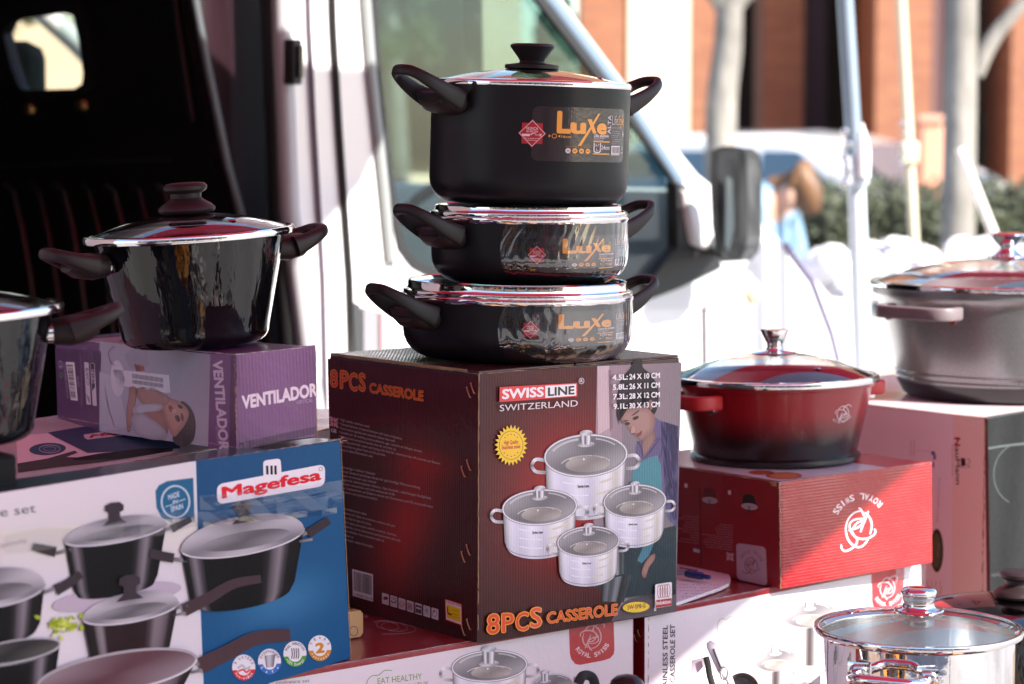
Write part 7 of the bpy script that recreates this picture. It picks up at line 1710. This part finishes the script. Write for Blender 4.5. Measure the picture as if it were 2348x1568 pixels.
MB().sweep([pa + dr * t for t in (-.3, .45)], [.0042, .0044], n=16).build('barrel', mat('clear_barrel', (.38, .38, .44), .12, coat=1), pen, smooth=50)
MB().sweep([pa + dr * t for t in (.45, .48, .8, .84)], [.0045, .0052, .0052, .0042], n=16).build('grip', mat('pen_blue', (.012, .045, .2), .25, coat=.6), pen, smooth=50)
MB().sweep([pa + dr * t for t in (.84, .845, .96, 1.0)], [.0026, .0032, .0032, .0026], n=16).build('button', MATS['pen_blue'], pen, smooth=50)
MB().sweep([pa + dr * .7 + UP * .0066, pa + dr * .3 + UP * .0066], [(.0018, .0008)] * 2, n=8).build('clip', MATS['pen_blue'], pen)
# frying pans and utensils leaning in the front row, only their tops show
def at3(z, x, y, Y): p = z(x, y); return atd(p[0], p[1], Y)
fpY = 2.62
fp_ = thing('frying_pan', 'dome-ended satin black pan handle rising at the bottom centre beside the red box side', 'pan', at3(ZO, 720, 1200, fpY))
cc = at3(ZO, 722, 905, fpY)
MB().lathe([(0, .017), (.006, .0166), (.0125, .0147), (.0175, .0102), (.0198, .004), (.0204, -.002), (.0198, -.017), (.017, -.11)], 48, c=cc - UP * .0062).build('handle', mat('satin_black', (.03, .03, .032), .22, .6), fp_, smooth=60)
MB().lathe([(0, 0), (.10, 0), (.125, .035), (.123, .036), (.098, .003), (0, .003)], 64, c=(cc.x, cc.y + .02, TZ + .001)).build('pan_body', nonstick, fp_, smooth=40)
# black strap loops with card tags
webb = mat('black_webbing', (.012, .012, .013), .75, bump=.0006, bscale=500)
def strap(label, pts, Y, wd, tagpts):
    P3 = [at3(ZO, x, y, Y + d) for x, y, d in pts]; t = thing('hanging_strap', label, 'strap', P3[0], group=None)
    MB().sweep(crom(P3, 5), [(wd, .0012)] * (5 * (len(P3) - 1) + 1), n=8, up=(0, -1, 0.25)).build('webbing', webb, t, smooth=50)
    MB().plate([[at3(ZO, x, y, Y + .006) for x, y in tagpts]], (0, .0008, 0)).build('card_tag', mat('tag_card', (.62, .5, .56), .6), t)
    return t
strap('short black strap loop with a card tag at the bottom centre', [(215, 900, 0), (255, 822, .004), (320, 812, .01), (372, 850, .012), (398, 960, .012)], 2.66, .0055, [(166, 830), (280, 800), (268, 960), (150, 960)])
strap('long black ribbed strap looped over a card tag in front of the white glaring box', [(1545, 618, 0), (1565, 700, 0), (1585, 820, .002), (1640, 1000, .004)], 2.66, .0036, [(1395, 655), (1535, 622), (1555, 680), (1395, 860), (1250, 1000), (1225, 960), (1385, 760)])
# skewer / whisk rod with ring
rod = thing('whisk', 'thin steel and white whisk handle leaning in front of the glaring box', 'whisk', at3(ZO, 1800, 1000, 2.68))
MB().sweep([at3(ZO, 1622, 535, 2.69), at3(ZO, 1716, 752, 2.68)], [(.0012, .0012), (.0017, .0017)], n=8).build('slot', mat('slot_dark', (.03, .03, .045), .4), rod)
MB().sweep([at3(ZO, 1568, 462, 2.696), at3(ZO, 1600, 500, 2.694), at3(ZO, 1716, 745, 2.685), at3(ZO, 1790, 860, 2.68), at3(ZO, 1850, 1010, 2.67)], [(.003, .002), (.006, .002), (.0065, .0025), (.004, .003), (.003, .003)], n=12).build('handle', mat('white_plastic', (.8, .8, .84), .25, coat=.5), rod, smooth=50)
MB().sweep([at3(ZO, 1733, 787, 2.672) + Vector((.0042 * math.cos(a), 0, .007 * math.sin(a))) for a in [i * math.pi / 9 for i in range(18)]], .0013, n=8, closed=True, up=(0, 1, 0)).build('ring', chrome, rod, smooth=180)
rl2 = thing('wok_pan', 'round grey speckled pan edge rising at the bottom between strap and steel pot', 'pan', at3(ZO, 1930, 1300, 2.72))
cc = at3(ZO, 1925, 960, 2.72)
Mp = Matrix.Translation(cc) @ Matrix.Rotation(rad(78), 4, 'X')
MB().lathe([(0, -.014), (.014, -.013), (.0172, -.005), (.0196, 0), (.0188, .0006), (.0165, -.004), (.0135, -.012), (0, -.013)], 64, M=Mp).build('pan_body', mat('speckled_grey', (.13, .11, .11), .4, var=.6, vscale=300), rl2, smooth=40)
MB().sweep([cc + UP * -.018, cc + Vector((.01, .01, -.2))], [(.007, .006)] * 2, n=12).build('handle', softblk, rl2, smooth=50)
